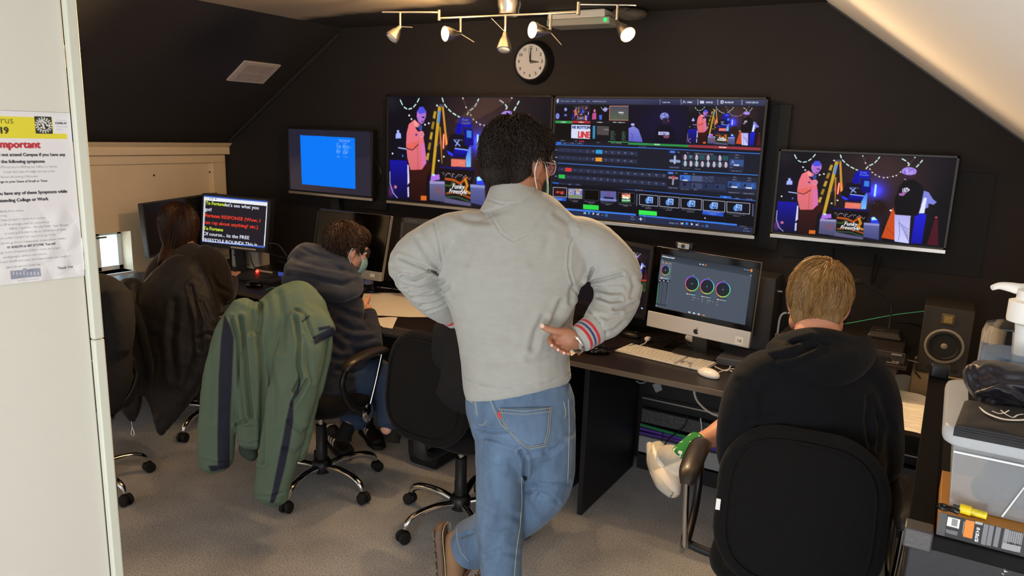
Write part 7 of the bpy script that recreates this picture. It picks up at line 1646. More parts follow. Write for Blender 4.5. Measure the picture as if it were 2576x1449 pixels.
b.limb([s(2110, 925, 50, 0.09), s(2165, 930, 52, 0.085), s(2196, 975, 52, 0.08), s(2212, 1050, 52, 0.075), s(2214, 1140, 52, 0.070, 0.03), s(2206, 1175, 46, 0.06, 0.08)]); b.limb([s(2208, 1165, 44, 0.06, 0.07), s(2190, 1135, 40, 0.05, 0.25), s(2155, 1085, 34, 0.04, 0.43)])
EC = [([(1900, 1075), (1915, 1110), (1895, 1160)], 8, 0.010), ([(1885, 1055), (1920, 1045), (1960, 1030)], 7, 0.005), ([(2185, 1000), (2180, 1060), (2190, 1120)], 7, 0.008), ([(2196, 1020), (2215, 1070), (2205, 1130)], 6, 0.006), ([(1860, 960), (1880, 1010), (1878, 1060)], 9, 0.004), ([(1935, 1100), (1950, 1080), (1985, 1070)], 7, 0.004), ([(2230, 1040), (2245, 1080)], 6, 0.004)]
b.build('hoodie', HOOD, pe, 0.0058, 5, disp=lambda co, nr: creases(co, nr, EC)+nr*(0.003*sinfold(co, 22, 21)+0.001*sinfold(co, 60, 22))[:, None])
b = Blob()   # the hood lying on the back
b.limb([s(1945, 878, 22, 0.035, 0.0), s(1985, 905, 42, 0.055, -0.05), s(2040, 925, 52, 0.06, -0.075), s(2110, 920, 52, 0.06, -0.075), s(2160, 895, 34, 0.05, -0.04), s(2172, 862, 20, 0.03, 0.02)], n=28)
b.limb([s(1952, 872, 22, 0.035, 0.02), s(2000, 850, 20, 0.04, -0.02), s(2055, 845, 22, 0.05, -0.045), s(2110, 852, 20, 0.045, -0.03), s(2160, 870, 20, 0.03, 0.02)], n=24)
b.limb([s(2060, 870, 70, 0.055, -0.04), s(2075, 915, 78, 0.06, -0.06), s(2085, 948, 40, 0.03, -0.07)], n=28)
b.build('hood', HOOD, pe, 0.0055, 4, disp=lambda co, nr: creases(co, nr, [([(1925, 905), (1990, 895), (2050, 870)], 7, 0.010), ([(1960, 925), (2020, 915), (2075, 885)], 6, 0.005), ([(1985, 868), (2040, 850), (2080, 868)], 5, 0.006), ([(2140, 900), (2110, 925), (2060, 935)], 8, 0.004)]))
b = Blob(); b.limb([s(1985, 1322, 82, 0.09, 0.05), s(1935, 1240, 74, 0.085, 0.22), s(1905, 1150, 66, 0.078, 0.44)]); b.limb([s(2080, 1330, 82, 0.09, 0.05), s(2072, 1240, 74, 0.085, 0.25), s(2056, 1160, 66, 0.078, 0.50)]); b.limb([s(1965, 1325, 80, 0.1, 0.04), s(2100, 1330, 80, 0.1, 0.04)])
b.build('shorts', M('brown shorts', '4a3526', 0.85, bump=(200, 0.2, 0.001)), pe, 0.007, 3)
def sock_mat():
    if 'green leaf sock' in MATS: return MATS['green leaf sock']
    m = M('green leaf sock', '1c7a34', 0.85); nt = m.node_tree; b_ = nt.nodes['Principled BSDF']; tc = nt.nodes.new('ShaderNodeTexCoord'); v = nt.nodes.new('ShaderNodeTexVoronoi'); v.inputs['Scale'].default_value = 34; nz = nt.nodes.new('ShaderNodeTexNoise'); nz.inputs['Scale'].default_value = 90
    ad = nt.nodes.new('ShaderNodeMath'); ad.operation = 'MULTIPLY_ADD'; ad.inputs[1].default_value = 0.45; r = nt.nodes.new('ShaderNodeValToRGB'); r.color_ramp.interpolation = 'CONSTANT'; r.color_ramp.elements[0].color = (*lin(h('f0ecdc')), 1); r.color_ramp.elements[1].position = 0.50; r.color_ramp.elements[1].color = (*lin(h('1c7a34')), 1)
    nt.links.new(tc.outputs['Object'], v.inputs['Vector']); nt.links.new(tc.outputs['Object'], nz.inputs['Vector']); nt.links.new(nz.outputs['Fac'], ad.inputs[0]); nt.links.new(v.outputs['Distance'], ad.inputs[2]); nt.links.new(ad.outputs[0], r.inputs['Fac']); nt.links.new(r.outputs[0], b_.inputs['Base Color']); return m
SOCK = sock_mat()
b = Blob(); b.limb([s(1758, 1112, 29, 0.040, 0.435), s(1735, 1128, 28, 0.038, 0.42), s(1712, 1152, 30, 0.040, 0.40)]); b.build('sock', SOCK, pe, 0.004, 2)
b = Blob(); b.limb([s(1906, 1382, 30, 0.042, 0.385), s(1897, 1400, 29, 0.040, 0.37), s(1885, 1440, 30, 0.042, 0.345)]); b.build('sock', SOCK, pe, 0.004, 2)
SNK = M('sneaker knit', 'ffffff', 0.75, attr='Col', bump=(160, 0.3, 0.002))
def sneaker(secs, colr, parent, seed=0, amp=0.0035):
    b = Blob(); 
    for q in secs: b.limb(q, n=24)
    return b.build('sneaker', SNK, parent, 0.0035, 3, disp=lambda co, nr: co+nr*(amp*sinfold(co, 55, seed))[:, None], color=colr)
GR, CRM = lin(h('a8a69c')), lin(h('e8d8c4'))
def c1(co, nr):
    q = proj(co)[:, :2]; t = (q[:, 1]-1125)/(1245-1125); d = (1690-q[:, 0])*0.35+(1215-q[:, 1])*0.93; w = np.clip((d-42)/5, 0, 1)[:, None]; c = np.array(GR)*w+np.array(CRM)*(1-w); c[inpoly(q, [(1643, 1115), (1655, 1150), (1672, 1172), (1664, 1176), (1648, 1155), (1640, 1125)])] = lin(h('e4e2da')); return c
sn = sneaker([[s(1652, 1130, 22, 0.035, 0.56), s(1658, 1155, 32, 0.040, 0.50), s(1672, 1185, 36, 0.042, 0.44), s(1686, 1215, 34, 0.042, 0.40), s(1698, 1238, 20, 0.035, 0.38)], [s(1676, 1150, 32, 0.045, 0.46), s(1702, 1160, 34, 0.045, 0.41), s(1712, 1180, 26, 0.04, 0.39)]], c1, pe, 3)
MB().tube([at(x, y, 2.12+d) for x, y, d in ((1634, 1118, 0.56), (1640, 1150, 0.50), (1652, 1185, 0.44), (1664, 1218, 0.385), (1690, 1246, 0.355))], [0.012, 0.018, 0.020, 0.020, 0.012], 12, 6).build('sole', M('grey sole', 'b4b0a6', 0.6, bump=(60, 0.5, 0.003)), sn, smooth=True)
MB().tube([at(x, y, 2.12+d) for x, y, d in ((1662, 1138, 0.50), (1675, 1140, 0.47), (1688, 1138, 0.45), (1700, 1142, 0.43))], 0.0025, 8, 4).build('laces', WHITEPL, sn, smooth=True)
f0 = on_z(1850, 1440, 0.05)
sn = sneaker([[(g(1886, 1440, 0.34)+Vector((0, -0.03, -0.01)), 0.036, 0.04), (Vector((g(1870, 1440, 0.34).x, g(1870, 1440, 0.34).y+0.03, 0.06)), 0.038, 0.035), (Vector((g(1870, 1440, 0.34).x-0.05, g(1870, 1440, 0.34).y+0.12, 0.05)), 0.045, 0.030), (Vector((g(1870, 1440, 0.34).x-0.07, g(1870, 1440, 0.34).y+0.19, 0.04)), 0.038, 0.022)]], lambda co, nr: np.tile(GR, (len(co), 1)), pe, 4)

# ---- person in the navy hooded coat, second from the left
D2 = 3.46; s = SE(D2); g = lambda x, y, d=0.0: at(x, y, D2+d)
f2 = rt*0.80+vh*0.60+Vector((0, 0, -0.28))
H2 = Head(g(872, 628, -0.02), f2, (0.05, 0, 1), 0.98)
b = Blob(); H2.shape(b)
b.limb([s(868, 650, 34, 0.055), s(846, 690, 38, 0.06), s(830, 730, 60, 0.08)])
b.limb([s(830, 740, 70, 0.08), s(825, 850, 70, 0.09), s(830, 960, 75, 0.10)])
b.limb([s(800, 750, 30, 0.045, -0.04), s(860, 850, 28, 0.042, -0.02), s(925, 870, 24, 0.036, 0.0)]); b.limb([s(925, 868, 22, 0.034, 0.0), s(925, 820, 18, 0.028, 0.10), s(922, 775, 14, 0.022, 0.22)])
for i in range(4): finger(b, [g(921, 772-i*4, 0.24), g(926, 760-i*4, 0.28), g(930, 752-i*4, 0.30)], [0.0092, 0.0085, 0.007])
finger(b, [g(918, 776, 0.22), g(914, 762, 0.24), g(918, 752, 0.26)], [0.011, 0.0095, 0.008])
b.limb([s(830, 970, 62, 0.08), s(900, 950, 48, 0.07, 0.02), s(968, 945, 40, 0.06, 0.06)]); b.limb([s(966, 948, 36, 0.05, 0.06), s(982, 1020, 28, 0.042, 0.05), s(980, 1060, 18, 0.030, 0.03), s(972, 1084, 17, 0.03, 0.02)])
b.limb([s(820, 985, 60, 0.08, 0.1), s(880, 985, 46, 0.07, 0.15), s(920, 990, 40, 0.06, 0.2)]); b.limb([s(918, 990, 34, 0.05, 0.2), s(895, 1040, 26, 0.042, 0.15), s(876, 1070, 18, 0.030, 0.10)])
p2 = b.build('person', SKINP, None, 0.006, 4); tag(p2, 'person in a navy hooded coat, glasses and blue mask, bent over the middle desk', 'person'); H2.eyes(p2)
BRN = hair_mat('dark brown hair', '1c110b', '3c2416', 0.45)
b = Blob(); b.ball(H2.p(0, -0.022, 0.040), H2.r(0.082, 0.096, 0.086), H2.R); b.ball(H2.p(0, -0.052, -0.008), H2.r(0.068, 0.052, 0.050), H2.R); b.ball(H2.p(0.0, 0.01, 0.070), H2.r(0.077, 0.082, 0.062), H2.R); b.build('hair', BRN, p2, 0.006, 3)
strands('hair_locks', H2, (0, -0.019, 0.036), (0.083, 0.100, 0.094), 2600, 0.040, 0.0042, lambda p: (p.y < 0.06 or p.z > 0.06) and p.z > -0.045-0.3*max(0, p.y+0.02) and not (abs(p.x) > 0.062 and p.z < 0.025 and p.y > -0.03), BRN, p2, lift=0.008, seed=7, wave=0.35, frizz=0.12)
fringe(H2, p2, BRN, 450, 0.035, 0.004); face_mask(H2, p2, MASKB, -0.012); glasses(H2, p2, M('dark glasses frame', '1a1412', 0.3), M('tinted lens', '4a3848', 0.1, trans=0.6, alpha=0.8))
NAVY = M('navy coat cloth', '1c2130', 0.85, bump=(300, 0.3, 0.0015), var=(20, 0.15), sheen=0.15); NAVYL = M('navy fleece hood', '2b3242', 0.95, bump=(300, 0.5, 0.002), sheen=0.25)
b = Blob()
b.limb([s(838, 690, 62, 0.10), s(820, 730, 95, 0.13), s(815, 790, 100, 0.14), s(818, 870, 90, 0.13), s(822, 950, 88, 0.13), s(828, 990, 88, 0.13)], n=30)
b.limb([s(800, 730, 48, 0.07, -0.04), s(838, 790, 50, 0.07, -0.03), s(880, 840, 46, 0.065, -0.02), s(925, 872, 38, 0.052, 0.0)]); b.limb([s(928, 872, 36, 0.05, 0.0), s(930, 835, 30, 0.045, 0.06), s(924, 790, 24, 0.036, 0.18)])
b.limb([s(880, 900, 40, 0.07, 0.02), s(900, 935, 42, 0.08, 0.03), s(885, 975, 44, 0.08, 0.03)])
NC = [([(840, 770), (880, 790), (915, 800)], 6, 0.008), ([(850, 810), (890, 830), (930, 830)], 6, 0.008), ([(870, 850), (905, 858), (940, 850)], 6, 0.007), ([(780, 760), (800, 830), (860, 880)], 7, 0.008), ([(840, 900), (900, 905), (950, 890)], 6, 0.006), ([(850, 930), (900, 940), (950, 925)], 6, 0.006)]
b.build('coat', NAVY, p2, 0.007, 4, disp=lambda co, nr: creases(co, nr, NC)+nr*(0.004*sinfold(co, 26, 31)+0.0012*sinfold(co, 70, 32))[:, None])
b = Blob()
b.limb([s(892, 690, 18, 0.04, 0.02), s(862, 668, 24, 0.05, -0.06), s(820, 652, 30, 0.06, -0.06), s(775, 640, 30, 0.07, 0.0), s(752, 655, 26, 0.06, 0.06)], n=24); b.limb([s(895, 712, 20, 0.05, 0.0), s(850, 706, 34, 0.06, -0.08), s(800, 690, 40, 0.07, -0.09), s(750, 680, 34, 0.08, 0.0)], n=24); b.ball(g(775, 665, 0.02), (0.08, 0.08, 0.06))
b.limb([s(900, 728, 16, 0.04, -0.02), s(860, 740, 22, 0.05, -0.10), s(800, 728, 30, 0.06, -0.10), s(738, 706, 28, 0.07, 0.0)], n=24)
b.build('hood', NAVYL, p2, 0.007, 3, disp=lambda co, nr: creases(co, nr, [([(730, 690), (790, 700), (860, 715), (895, 705)], 5, 0.008), ([(750, 655), (800, 668), (860, 680)], 5, 0.006), ([(760, 625), (790, 640), (830, 650)], 4, 0.004)])+nr*(0.003*sinfold(co, 34, 33))[:, None])
DEN2 = M('dark blue denim', '2c405c', 0.85, bump=(500, 0.4, 0.001), var=(30, 0.5, '1c2c44'))
b = Blob(); b.limb([s(830, 970, 68, 0.09), s(900, 955, 55, 0.08, 0.02), s(966, 950, 46, 0.068, 0.06)]); b.limb([s(966, 952, 44, 0.064, 0.06), s(980, 1010, 38, 0.056, 0.05), s(985, 1066, 36, 0.052, 0.03)]); b.limb([s(820, 985, 66, 0.09, 0.1), s(880, 985, 52, 0.08, 0.15), s(920, 992, 44, 0.066, 0.2)]); b.limb([s(918, 995, 42, 0.062, 0.2), s(900, 1035, 38, 0.056, 0.15), s(885, 1062, 36, 0.052, 0.12)])
b.build('jeans', DEN2, p2, 0.007, 3, disp=lambda co, nr: co+nr*(0.003*sinfold(co, 30, 35))[:, None])
for x, y, d, cc in ((868, 1085, 0.10, 'sock'), (990, 1088, 0.03, 'sock')):
    MB().tube([g(x+12, y-20, d+0.01), g(x, y+6, d), g(x-4, y+24, d-0.01)], [0.036, 0.036, 0.038], 16, 4).build('sock', M('black sock', '101012', 0.9), p2, smooth=True)
BLKSH = M('black trainer', 'ffffff', 0.6, attr='Col')
def trainer(heel, toe, z0, stripes, parent):
    a = on_z(*heel, z0); c_ = on_z(*toe, z0); ax = Vector((c_.x-a.x, c_.y-a.y, 0)); L = 0.285; ax.normalize(); sd = Vector((ax.y, -ax.x, 0)); P = lambda u, v, w: Vector((a.x, a.y, 0))+ax*u+sd*v+Vector((0, 0, w))
    b = Blob(); b.limb([(P(0.03, 0, 0.055), 0.032, 0.034), (P(0.08, 0, 0.055), 0.036, 0.036), (P(0.15, 0, 0.048), 0.040, 0.030), (P(0.21, 0, 0.04), 0.044, 0.024), (P(0.25, 0, 0.036), 0.038, 0.02)], ref=(0, 0, 1), n=24)
    b.limb([(P(0.05, 0, 0.06), 0.034, 0.042), (P(0.055, 0, 0.10), 0.036, 0.044)], ref=tuple(ax), n=20)
    def colr(co, nr):
        u = (co-np.array(P(0, 0, 0))) @ np.array(ax); w = co[:, 2]; c = np.tile(lin(h('0e0e10')), (len(co), 1))
        for k in range(3): c[(np.abs(u-(0.095+k*0.026)+(w-0.05)*0.5) < 0.0065) & (w < 0.075) & (w > 0.025)] = lin(h('e8dcd0'))
        if stripes: c[(u < 0.035+(w-0.05)*0.25) & (w > 0.055)] = lin(h('d8d8d2'))
        return c
    t = b.build('trainer', BLKSH, parent, 0.0035, 3, color=colr)
    s_ = MB(); out = [(0, -0.03), (0.02, -0.038), (0.1, -0.036), (0.2, -0.046), (0.26, -0.036), (0.285, 0), (0.26, 0.036), (0.2, 0.046), (0.1, 0.036), (0.02, 0.038), (0, 0.03)]
    s_.quadbox([P(u, v, 0.003) for u, v in out], (0, 0, 0.022)); s_.build('sole', M('black sole', '19191b', 0.6), t, bev=0.005)
    return t
trainer((825, 1100), (900, 1160), 0.03, True, p2); trainer((915, 1075), (995, 1160), 0.03, True, p2)

# ---- long-haired person at the script monitor
D3 = 4.02; s = SE(D3); g = lambda x, y, d=0.0: at(x, y, D3+d)
H3 = Head(g(457, 566), vh*0.9+rt*0.42+Vector((0, 0, -0.05)), (0, 0, 1), 0.96)
b = Blob(); H3.shape(b)
b.limb([s(462, 580, 22, 0.05), s(468, 625, 26, 0.055), s(475, 655, 60, 0.08)]); b.limb([s(475, 660, 70, 0.09), s(478, 780, 62, 0.1), s(470, 880, 66, 0.11)])
b.limb([s(535, 660, 24, 0.045), s(560, 730, 22, 0.04, 0.02), s(568, 752, 18, 0.034, 0.05)]); b.limb([s(570, 750, 16, 0.032, 0.06), s(580, 715, 13, 0.028, 0.22), s(585, 694, 11, 0.022, 0.34)])
for i in range(4): finger(b, [g(586+i*2, 693, 0.36), g(592+i*3, 687, 0.40), g(596+i*3, 684, 0.42)], [0.009, 0.008, 0.0065])
finger(b, [g(582, 694, 0.35), g(581, 686, 0.39), g(585, 682, 0.41)], [0.010, 0.009, 0.007])
b.limb([s(420, 660, 24, 0.045), s(395, 740, 22, 0.04, 0.02), s(400, 760, 18, 0.034, 0.08), s(440, 740, 14, 0.03, 0.3)])
b.limb([s(450, 880, 50, 0.09), s(480, 860, 42, 0.08, 0.3), s(500, 850, 36, 0.07, 0.5)]); b.limb([s(500, 850, 34, 0.06, 0.5), s(505, 930, 26, 0.05, 0.5), s(508, 1010, 20, 0.04, 0.45)])
p3 = b.build('person', M('light skin body', 'd8a084', 0.5, bump=(120, 0.12, 0.001), var=(9, 0.1)), None, 0.0075, 4); tag(p3, 'long-haired person in a dark jumper facing the script monitor', 'person'); H3.eyes(p3)
LH = hair_mat('long brown hair', '17100c', '4c2c1a', 0.42, (30, 30, 4))
b = Blob(); b.ball(H3.p(0, -0.02, 0.035), H3.r(0.084, 0.098, 0.092), H3.R); b.limb([s(450, 565, 34, 0.06, 0.0), s(442, 605, 30, 0.04, -0.02), s(428, 650, 30, 0.03, -0.06), s(412, 685, 20, 0.02, -0.08)]); b.build('hair', LH, p3, 0.007, 4, disp=lambda co, nr: co+nr*(0.004*sinfold(co*np.array([1, 1, 0.25]), 70, 41))[:, None])
bc = g(472, 720)
strands('hair_locks', H3, (0, -0.02, 0.03), (0.086, 0.10, 0.096), 2600, 0.36, 0.0055, lambda p: p.y < 0.05 and p.z > -0.02, LH, p3, crown=(0, 0.02, 0.13), lift=0.012, seed=9, wave=0.12, grav=0.62, steps=14, obstacles=((tuple(bc), (0.20, 0.17, 0.21)),), lo=0.75, frizz=0.05)
JUMP = M('dark brown knit', '231d18', 0.95, bump=(200, 0.5, 0.002), var=(30, 0.2), sheen=0.2)
b = Blob()
b.limb([s(468, 628, 36, 0.08), s(474, 655, 66, 0.10), s(476, 700, 82, 0.12), s(472, 780, 84, 0.13), s(470, 880, 84, 0.13)], n=28)
b.limb([s(505, 640, 30, 0.06), s(538, 665, 34, 0.06), s(552, 715, 34, 0.058, 0.01), s(562, 748, 30, 0.05, 0.04)]); b.limb([s(566, 748, 28, 0.048, 0.05), s(577, 722, 22, 0.04, 0.2), s(582, 706, 18, 0.034, 0.28)])
b.limb([s(430, 650, 30, 0.06), s(400, 690, 34, 0.06), s(390, 745, 32, 0.055, 0.02), s(410, 755, 24, 0.045, 0.12)])
b.build('jumper', JUMP, p3, 0.008, 4, disp=lambda co, nr: creases(co, nr, [([(530, 690), (545, 720), (575, 735)], 5, 0.008), ([(500, 650), (515, 690), (520, 740)], 6, 0.008), ([(480, 660), (490, 720)], 6, 0.005)])+nr*(0.004*sinfold(co, 24, 43))[:, None])
b = Blob(); b.limb([s(450, 880, 56, 0.1), s(480, 862, 48, 0.09, 0.3), s(500, 852, 40, 0.075, 0.5)]); b.limb([s(500, 854, 38, 0.07, 0.5), s(505, 930, 32, 0.06, 0.5), s(508, 1000, 28, 0.05, 0.45)]); b.build('trousers', M('black trousers', '141416', 0.9), p3, 0.009, 3)
b = Blob(); q_ = g(508, 1010, 0.45); b.limb([(Vector((q_.x, q_.y, 0.06)), 0.04, 0.05), (Vector((q_.x+0.05, q_.y+0.08, 0.05)), 0.045, 0.04), (Vector((q_.x+0.08, q_.y+0.14, 0.045)), 0.04, 0.035)], n=16); b.limb([(Vector((q_.x, q_.y, 0.07)), 0.04, 0.04), (Vector((q_.x, q_.y, 0.14)), 0.04, 0.04)], n=16); b.build('shoe', BLKMAT, p3, 0.006, 3)

# ---- person mostly hidden behind the standing figure, on the armless chair
D4 = 2.92; s = SE(D4); g = lambda x, y, d=0.0: at(x, y, D4+d)
H4 = Head(g(1272, 690, 0.05), vh*0.8+rt*0.5+Vector((0, 0, -0.2)), (0, 0, 1), 0.95)
b = Blob(); H4.shape(b); b.limb([s(1262, 715, 32, 0.055), s(1245, 760, 50, 0.07)]); b.limb([s(1215, 780, 90, 0.09), s(1205, 880, 85, 0.10), s(1190, 1000, 88, 0.11)])
b.limb([s(1135, 810, 30, 0.045), s(1130, 900, 28, 0.04), s(1160, 950, 24, 0.034, 0.1), s(1260, 920, 20, 0.03, 0.3)]); b.limb([s(1290, 810, 30, 0.045), s(1310, 900, 28, 0.04, 0.1), s(1340, 900, 22, 0.03, 0.3)])
for i in range(4): finger(b, [g(1345+i*5, 896, 0.32), g(1352+i*5, 888, 0.36), g(1356+i*5, 884, 0.38)], [0.009, 0.008, 0.0065]); finger(b, [g(1268+i*4, 914, 0.32), g(1276+i*4, 908, 0.36), g(1280+i*4, 904, 0.38)], [0.009, 0.008, 0.0065])
b.limb([s(1190, 1010, 60, 0.09), s(1290, 1000, 50, 0.08, 0.15), s(1350, 1010, 42, 0.065, 0.25)]); b.limb([s(1350, 1012, 38, 0.06, 0.25), s(1335, 1100, 30, 0.05, 0.2), s(1320, 1190, 20, 0.034, 0.15)])
p4 = b.build('person', M('tan skin body', 'b8866c', 0.5, bump=(120, 0.12, 0.001)), None, 0.008, 4); tag(p4, 'person in black top and grey trousers, almost hidden behind the grey sweatshirt', 'person'); H4.eyes(p4)
b = Blob(); b.ball(H4.p(0, -0.02, 0.036), H4.r(0.083, 0.098, 0.090), H4.R); b.ball(H4.p(0, -0.05, -0.01), H4.r(0.068, 0.052, 0.05), H4.R); b.build('hair', BRN, p4, 0.007, 3)
b = Blob(); b.limb([s(1250, 750, 55, 0.09), s(1222, 785, 105, 0.11), s(1212, 860, 102, 0.125), s(1200, 960, 98, 0.13), s(1192, 1005, 98, 0.13)], n=28); b.limb([s(1150, 800, 40, 0.06), s(1125, 850, 40, 0.06), s(1128, 915, 36, 0.052), s(1160, 952, 30, 0.046, 0.1), s(1250, 924, 24, 0.038, 0.28)]); b.limb([s(1285, 800, 40, 0.06), s(1308, 890, 36, 0.052, 0.1), s(1335, 902, 26, 0.038, 0.28)])
b.build('top', M('black jersey', '121214', 0.9, bump=(200, 0.3)), p4, 0.008, 4, disp=lambda co, nr: co+nr*(0.004*sinfold(co, 26, 51))[:, None])
b = Blob(); b.limb([s(1190, 1015, 66, 0.1), s(1290, 1004, 56, 0.09, 0.15), s(1350, 1014, 48, 0.074, 0.25)]); b.limb([s(1350, 1018, 46, 0.07, 0.25), s(1335, 1100, 38, 0.06, 0.2), s(1322, 1175, 34, 0.055, 0.15)]); b.build('trousers', M('grey trousers', '5c5750', 0.9, bump=(200, 0.2)), p4, 0.008, 3)
q_ = g(1320, 1190, 0.15); b = Blob(); b.limb([(Vector((q_.x, q_.y, 0.16)), 0.038, 0.038), (Vector((q_.x, q_.y, 0.06)), 0.04, 0.045), (Vector((q_.x-0.03, q_.y+0.10, 0.05)), 0.045, 0.035), (Vector((q_.x-0.05, q_.y+0.17, 0.04)), 0.036, 0.026)], n=18); b.build('shoe', BLKMAT, p4, 0.006, 3)

# ================================================================== coats over the chairs
GREEN, NV = lin(h('5f7464')), lin(h('20243a'))
s = SE(3.10); g = lambda x, y, d=0.0: at(x, y, 3.10+d)
b = Blob()
b.limb([s(690, 758, 78, 0.060, 0.06), s(705, 790, 118, 0.080, 0.03), s(705, 860, 132, 0.065, 0.0), s(698, 950, 122, 0.050, -0.02), s(690, 1020, 100, 0.042, -0.02), s(690, 1060, 80, 0.03, -0.02)], n=36)
b.limb([s(625, 775, 42, 0.06, 0.0), s(592, 840, 50, 0.060, -0.03), s(572, 920, 54, 0.056, -0.04), s(556, 1010, 52, 0.052, -0.04), s(546, 1090, 48, 0.050, -0.04), s(543, 1150, 44, 0.050, -0.04), s(546, 1172, 40, 0.046, -0.04)], n=28)
b.limb([s(770, 800, 55, 0.06, -0.02), s(758, 880, 62, 0.065, -0.06), s(742, 960, 62, 0.062, -0.08), s(725, 1040, 58, 0.060, -0.09), s(706, 1120, 52, 0.056, -0.09), s(690, 1200, 46, 0.052, -0.09), s(682, 1252, 42, 0.050, -0.09)], n=28)
b.limb([s(640, 850, 40, 0.05, -0.03), s(640, 950, 42, 0.045, -0.05), s(636, 1040, 38, 0.042, -0.05), s(630, 1090, 34, 0.038, -0.05), s(628, 1118, 30, 0.034, -0.05)], n=24)
b.limb([s(770, 788, 34, 0.05, 0.0), s(800, 812, 34, 0.045, -0.03), s(822, 838, 26, 0.035, -0.05)], n=24)
b.limb([s(775, 900, 40, 0.05, -0.02), s(768, 990, 36, 0.045, -0.03), s(762, 1080, 26, 0.035, -0.04), s(750, 1150, 18, 0.03, -0.05)], n=24)
GC = [([(583, 800), (600, 860), (604, 960), (612, 1040), (620, 1060)], 4, 0.010), ([(606, 800), (618, 900), (625, 990), (632, 1050)], 5, 0.014), ([(655, 770), (650, 850), (662, 950), (660, 1060), (658, 1160)], 6, 0.014), ([(595, 1068), (615, 1058), (640, 1060)], 3.5, 0.008), ([(745, 800), (752, 860), (750, 920), (757, 950), (740, 985)], 4.5, 0.014), ([(700, 740), (712, 800), (708, 880)], 9, 0.007),
      ([(745, 780), (765, 790), (790, 850)], 4, 0.008), ([(640, 735), (632, 780), (640, 830)], 7, 0.006), ([(770, 960), (750, 1000), (735, 1020)], 4.5, 0.008), ([(725, 1060), (760, 1090), (775, 1080)], 5, 0.006), ([(715, 1130), (745, 1140), (765, 1120)], 5, 0.006), ([(668, 900), (690, 980), (686, 1060)], 8, 0.006), ([(638, 1245), (680, 1250), (712, 1238)], 3, 0.004), ([(505, 1155), (545, 1165), (585, 1162)], 3, 0.004), ([(530, 900), (540, 980), (532, 1060)], 7, 0.005), ([(600, 1112), (628, 1118), (655, 1108)], 3, 0.004), ([(760, 850), (775, 900), (786, 960)], 5, 0.006)]
def gcol(co, nr):
    q = proj(co)[:, :2]; c = np.tile(GREEN, (len(co), 1))
    for P in ([(564, 790), (580, 822), (588, 850), (584, 950), (579, 1060), (578, 1176), (548, 1183), (547, 1100), (550, 950), (556, 850)], [(753, 939), (756, 965), (752, 988), (738, 1005), (738, 1055), (730, 1110), (716, 1180), (700, 1240), (689, 1266), (678, 1266), (686, 1230), (702, 1149), (712, 1100), (719, 1060), (730, 1010), (748, 975)],
              [(786, 848), (838, 822), (846, 840), (792, 868)], [(800, 824), (830, 818), (833, 826), (802, 833)], [(758, 808), (778, 792), (780, 796), (761, 812)], [(524, 1172), (548, 1170), (548, 1184), (530, 1186)]):
        w = softpoly(q, P)*(facing(co, nr) > 0); c = c*(1-w[:, None])+np.array(NV)*w[:, None]
    return c
jk = b.build('jacket', M('green shell fabric', 'ffffff', 0.75, attr='Col', bump=(260, 0.12, 0.001)), None, 0.0046, 4, disp=lambda co, nr: creases(co, nr, GC)+nr*(0.004*sinfold(co*np.array([1, 1, 0.4]), 34, 61)+0.0015*sinfold(co, 70, 62))[:, None], color=gcol)
tag(jk, 'green rain jacket with navy stripes hanging over a task chair back', 'jacket')
b = Blob(); b.limb([s(612, 1115, 12, 0.02, -0.03), s(620, 1134, 18, 0.02, -0.03), s(640, 1150, 14, 0.018, -0.03)]); b.limb([s(640, 1120, 14, 0.02, -0.02), s(628, 1150, 10, 0.014, -0.02)]); b.build('lining', M('dark jacket lining', '3c4840', 0.8), jk, 0.005, 2)
MB().tube([g(606, 1118, -0.06), g(622, 1122, -0.065), g(640, 1114, -0.06)], 0.0022, 6, 4).build('lining_tape', M('lime tape', '7ca848', 0.6), jk, smooth=True)
# black puffer over the chair by the cream wall
s = SE(3.72); b = Blob()
b.limb([s(390, 712, 95, 0.07, 0.02), s(410, 740, 118, 0.085, 0.0), s(425, 810, 120, 0.080, -0.02), s(428, 890, 104, 0.070, -0.03), s(426, 960, 84, 0.055, -0.03), s(420, 1020, 48, 0.04, -0.03), s(408, 1070, 20, 0.022, -0.03), s(404, 1092, 7, 0.01, -0.03)], n=32)
b.limb([s(455, 725, 34, 0.06), s(495, 770, 40, 0.065, -0.02), s(520, 830, 36, 0.065, -0.03), s(512, 900, 32, 0.055, -0.04), s(480, 965, 26, 0.045, -0.04), s(450, 1010, 16, 0.03, -0.04)], n=24)
b.limb([s(330, 722, 44, 0.07, 0.0), s(322, 800, 48, 0.070, -0.03), s(318, 900, 46, 0.06, -0.04), s(320, 980, 38, 0.045, -0.04), s(330, 1030, 24, 0.03, -0.04), s(334, 1060, 8, 0.012, -0.04)], n=24)
pj = b.build('jacket', M('black quilted nylon', '100d11', 0.6, bump=(18, 0.5, 0.01), var=(20, 0.2), sheen=0.15), None, 0.007, 4, disp=lambda co, nr: creases(co, nr, [([(300, 700), (315, 780), (330, 860)], 5, 0.01), ([(480, 720), (500, 800), (505, 880)], 5, 0.012), ([(505, 760), (530, 810), (548, 830)], 5, 0.008), ([(500, 850), (520, 840), (545, 848)], 5, 0.009), ([(440, 760), (430, 860), (440, 950)], 9, 0.008), ([(380, 900), (372, 980), (385, 1040)], 8, 0.008), ([(340, 720), (350, 800)], 6, 0.006)])+nr*(0.006*sinfold(co, 24, 71)+0.002*sinfold(co, 60, 72))[:, None])
tag(pj, 'black puffer jacket with pointed hem draped over the chair by the cream wall', 'jacket')
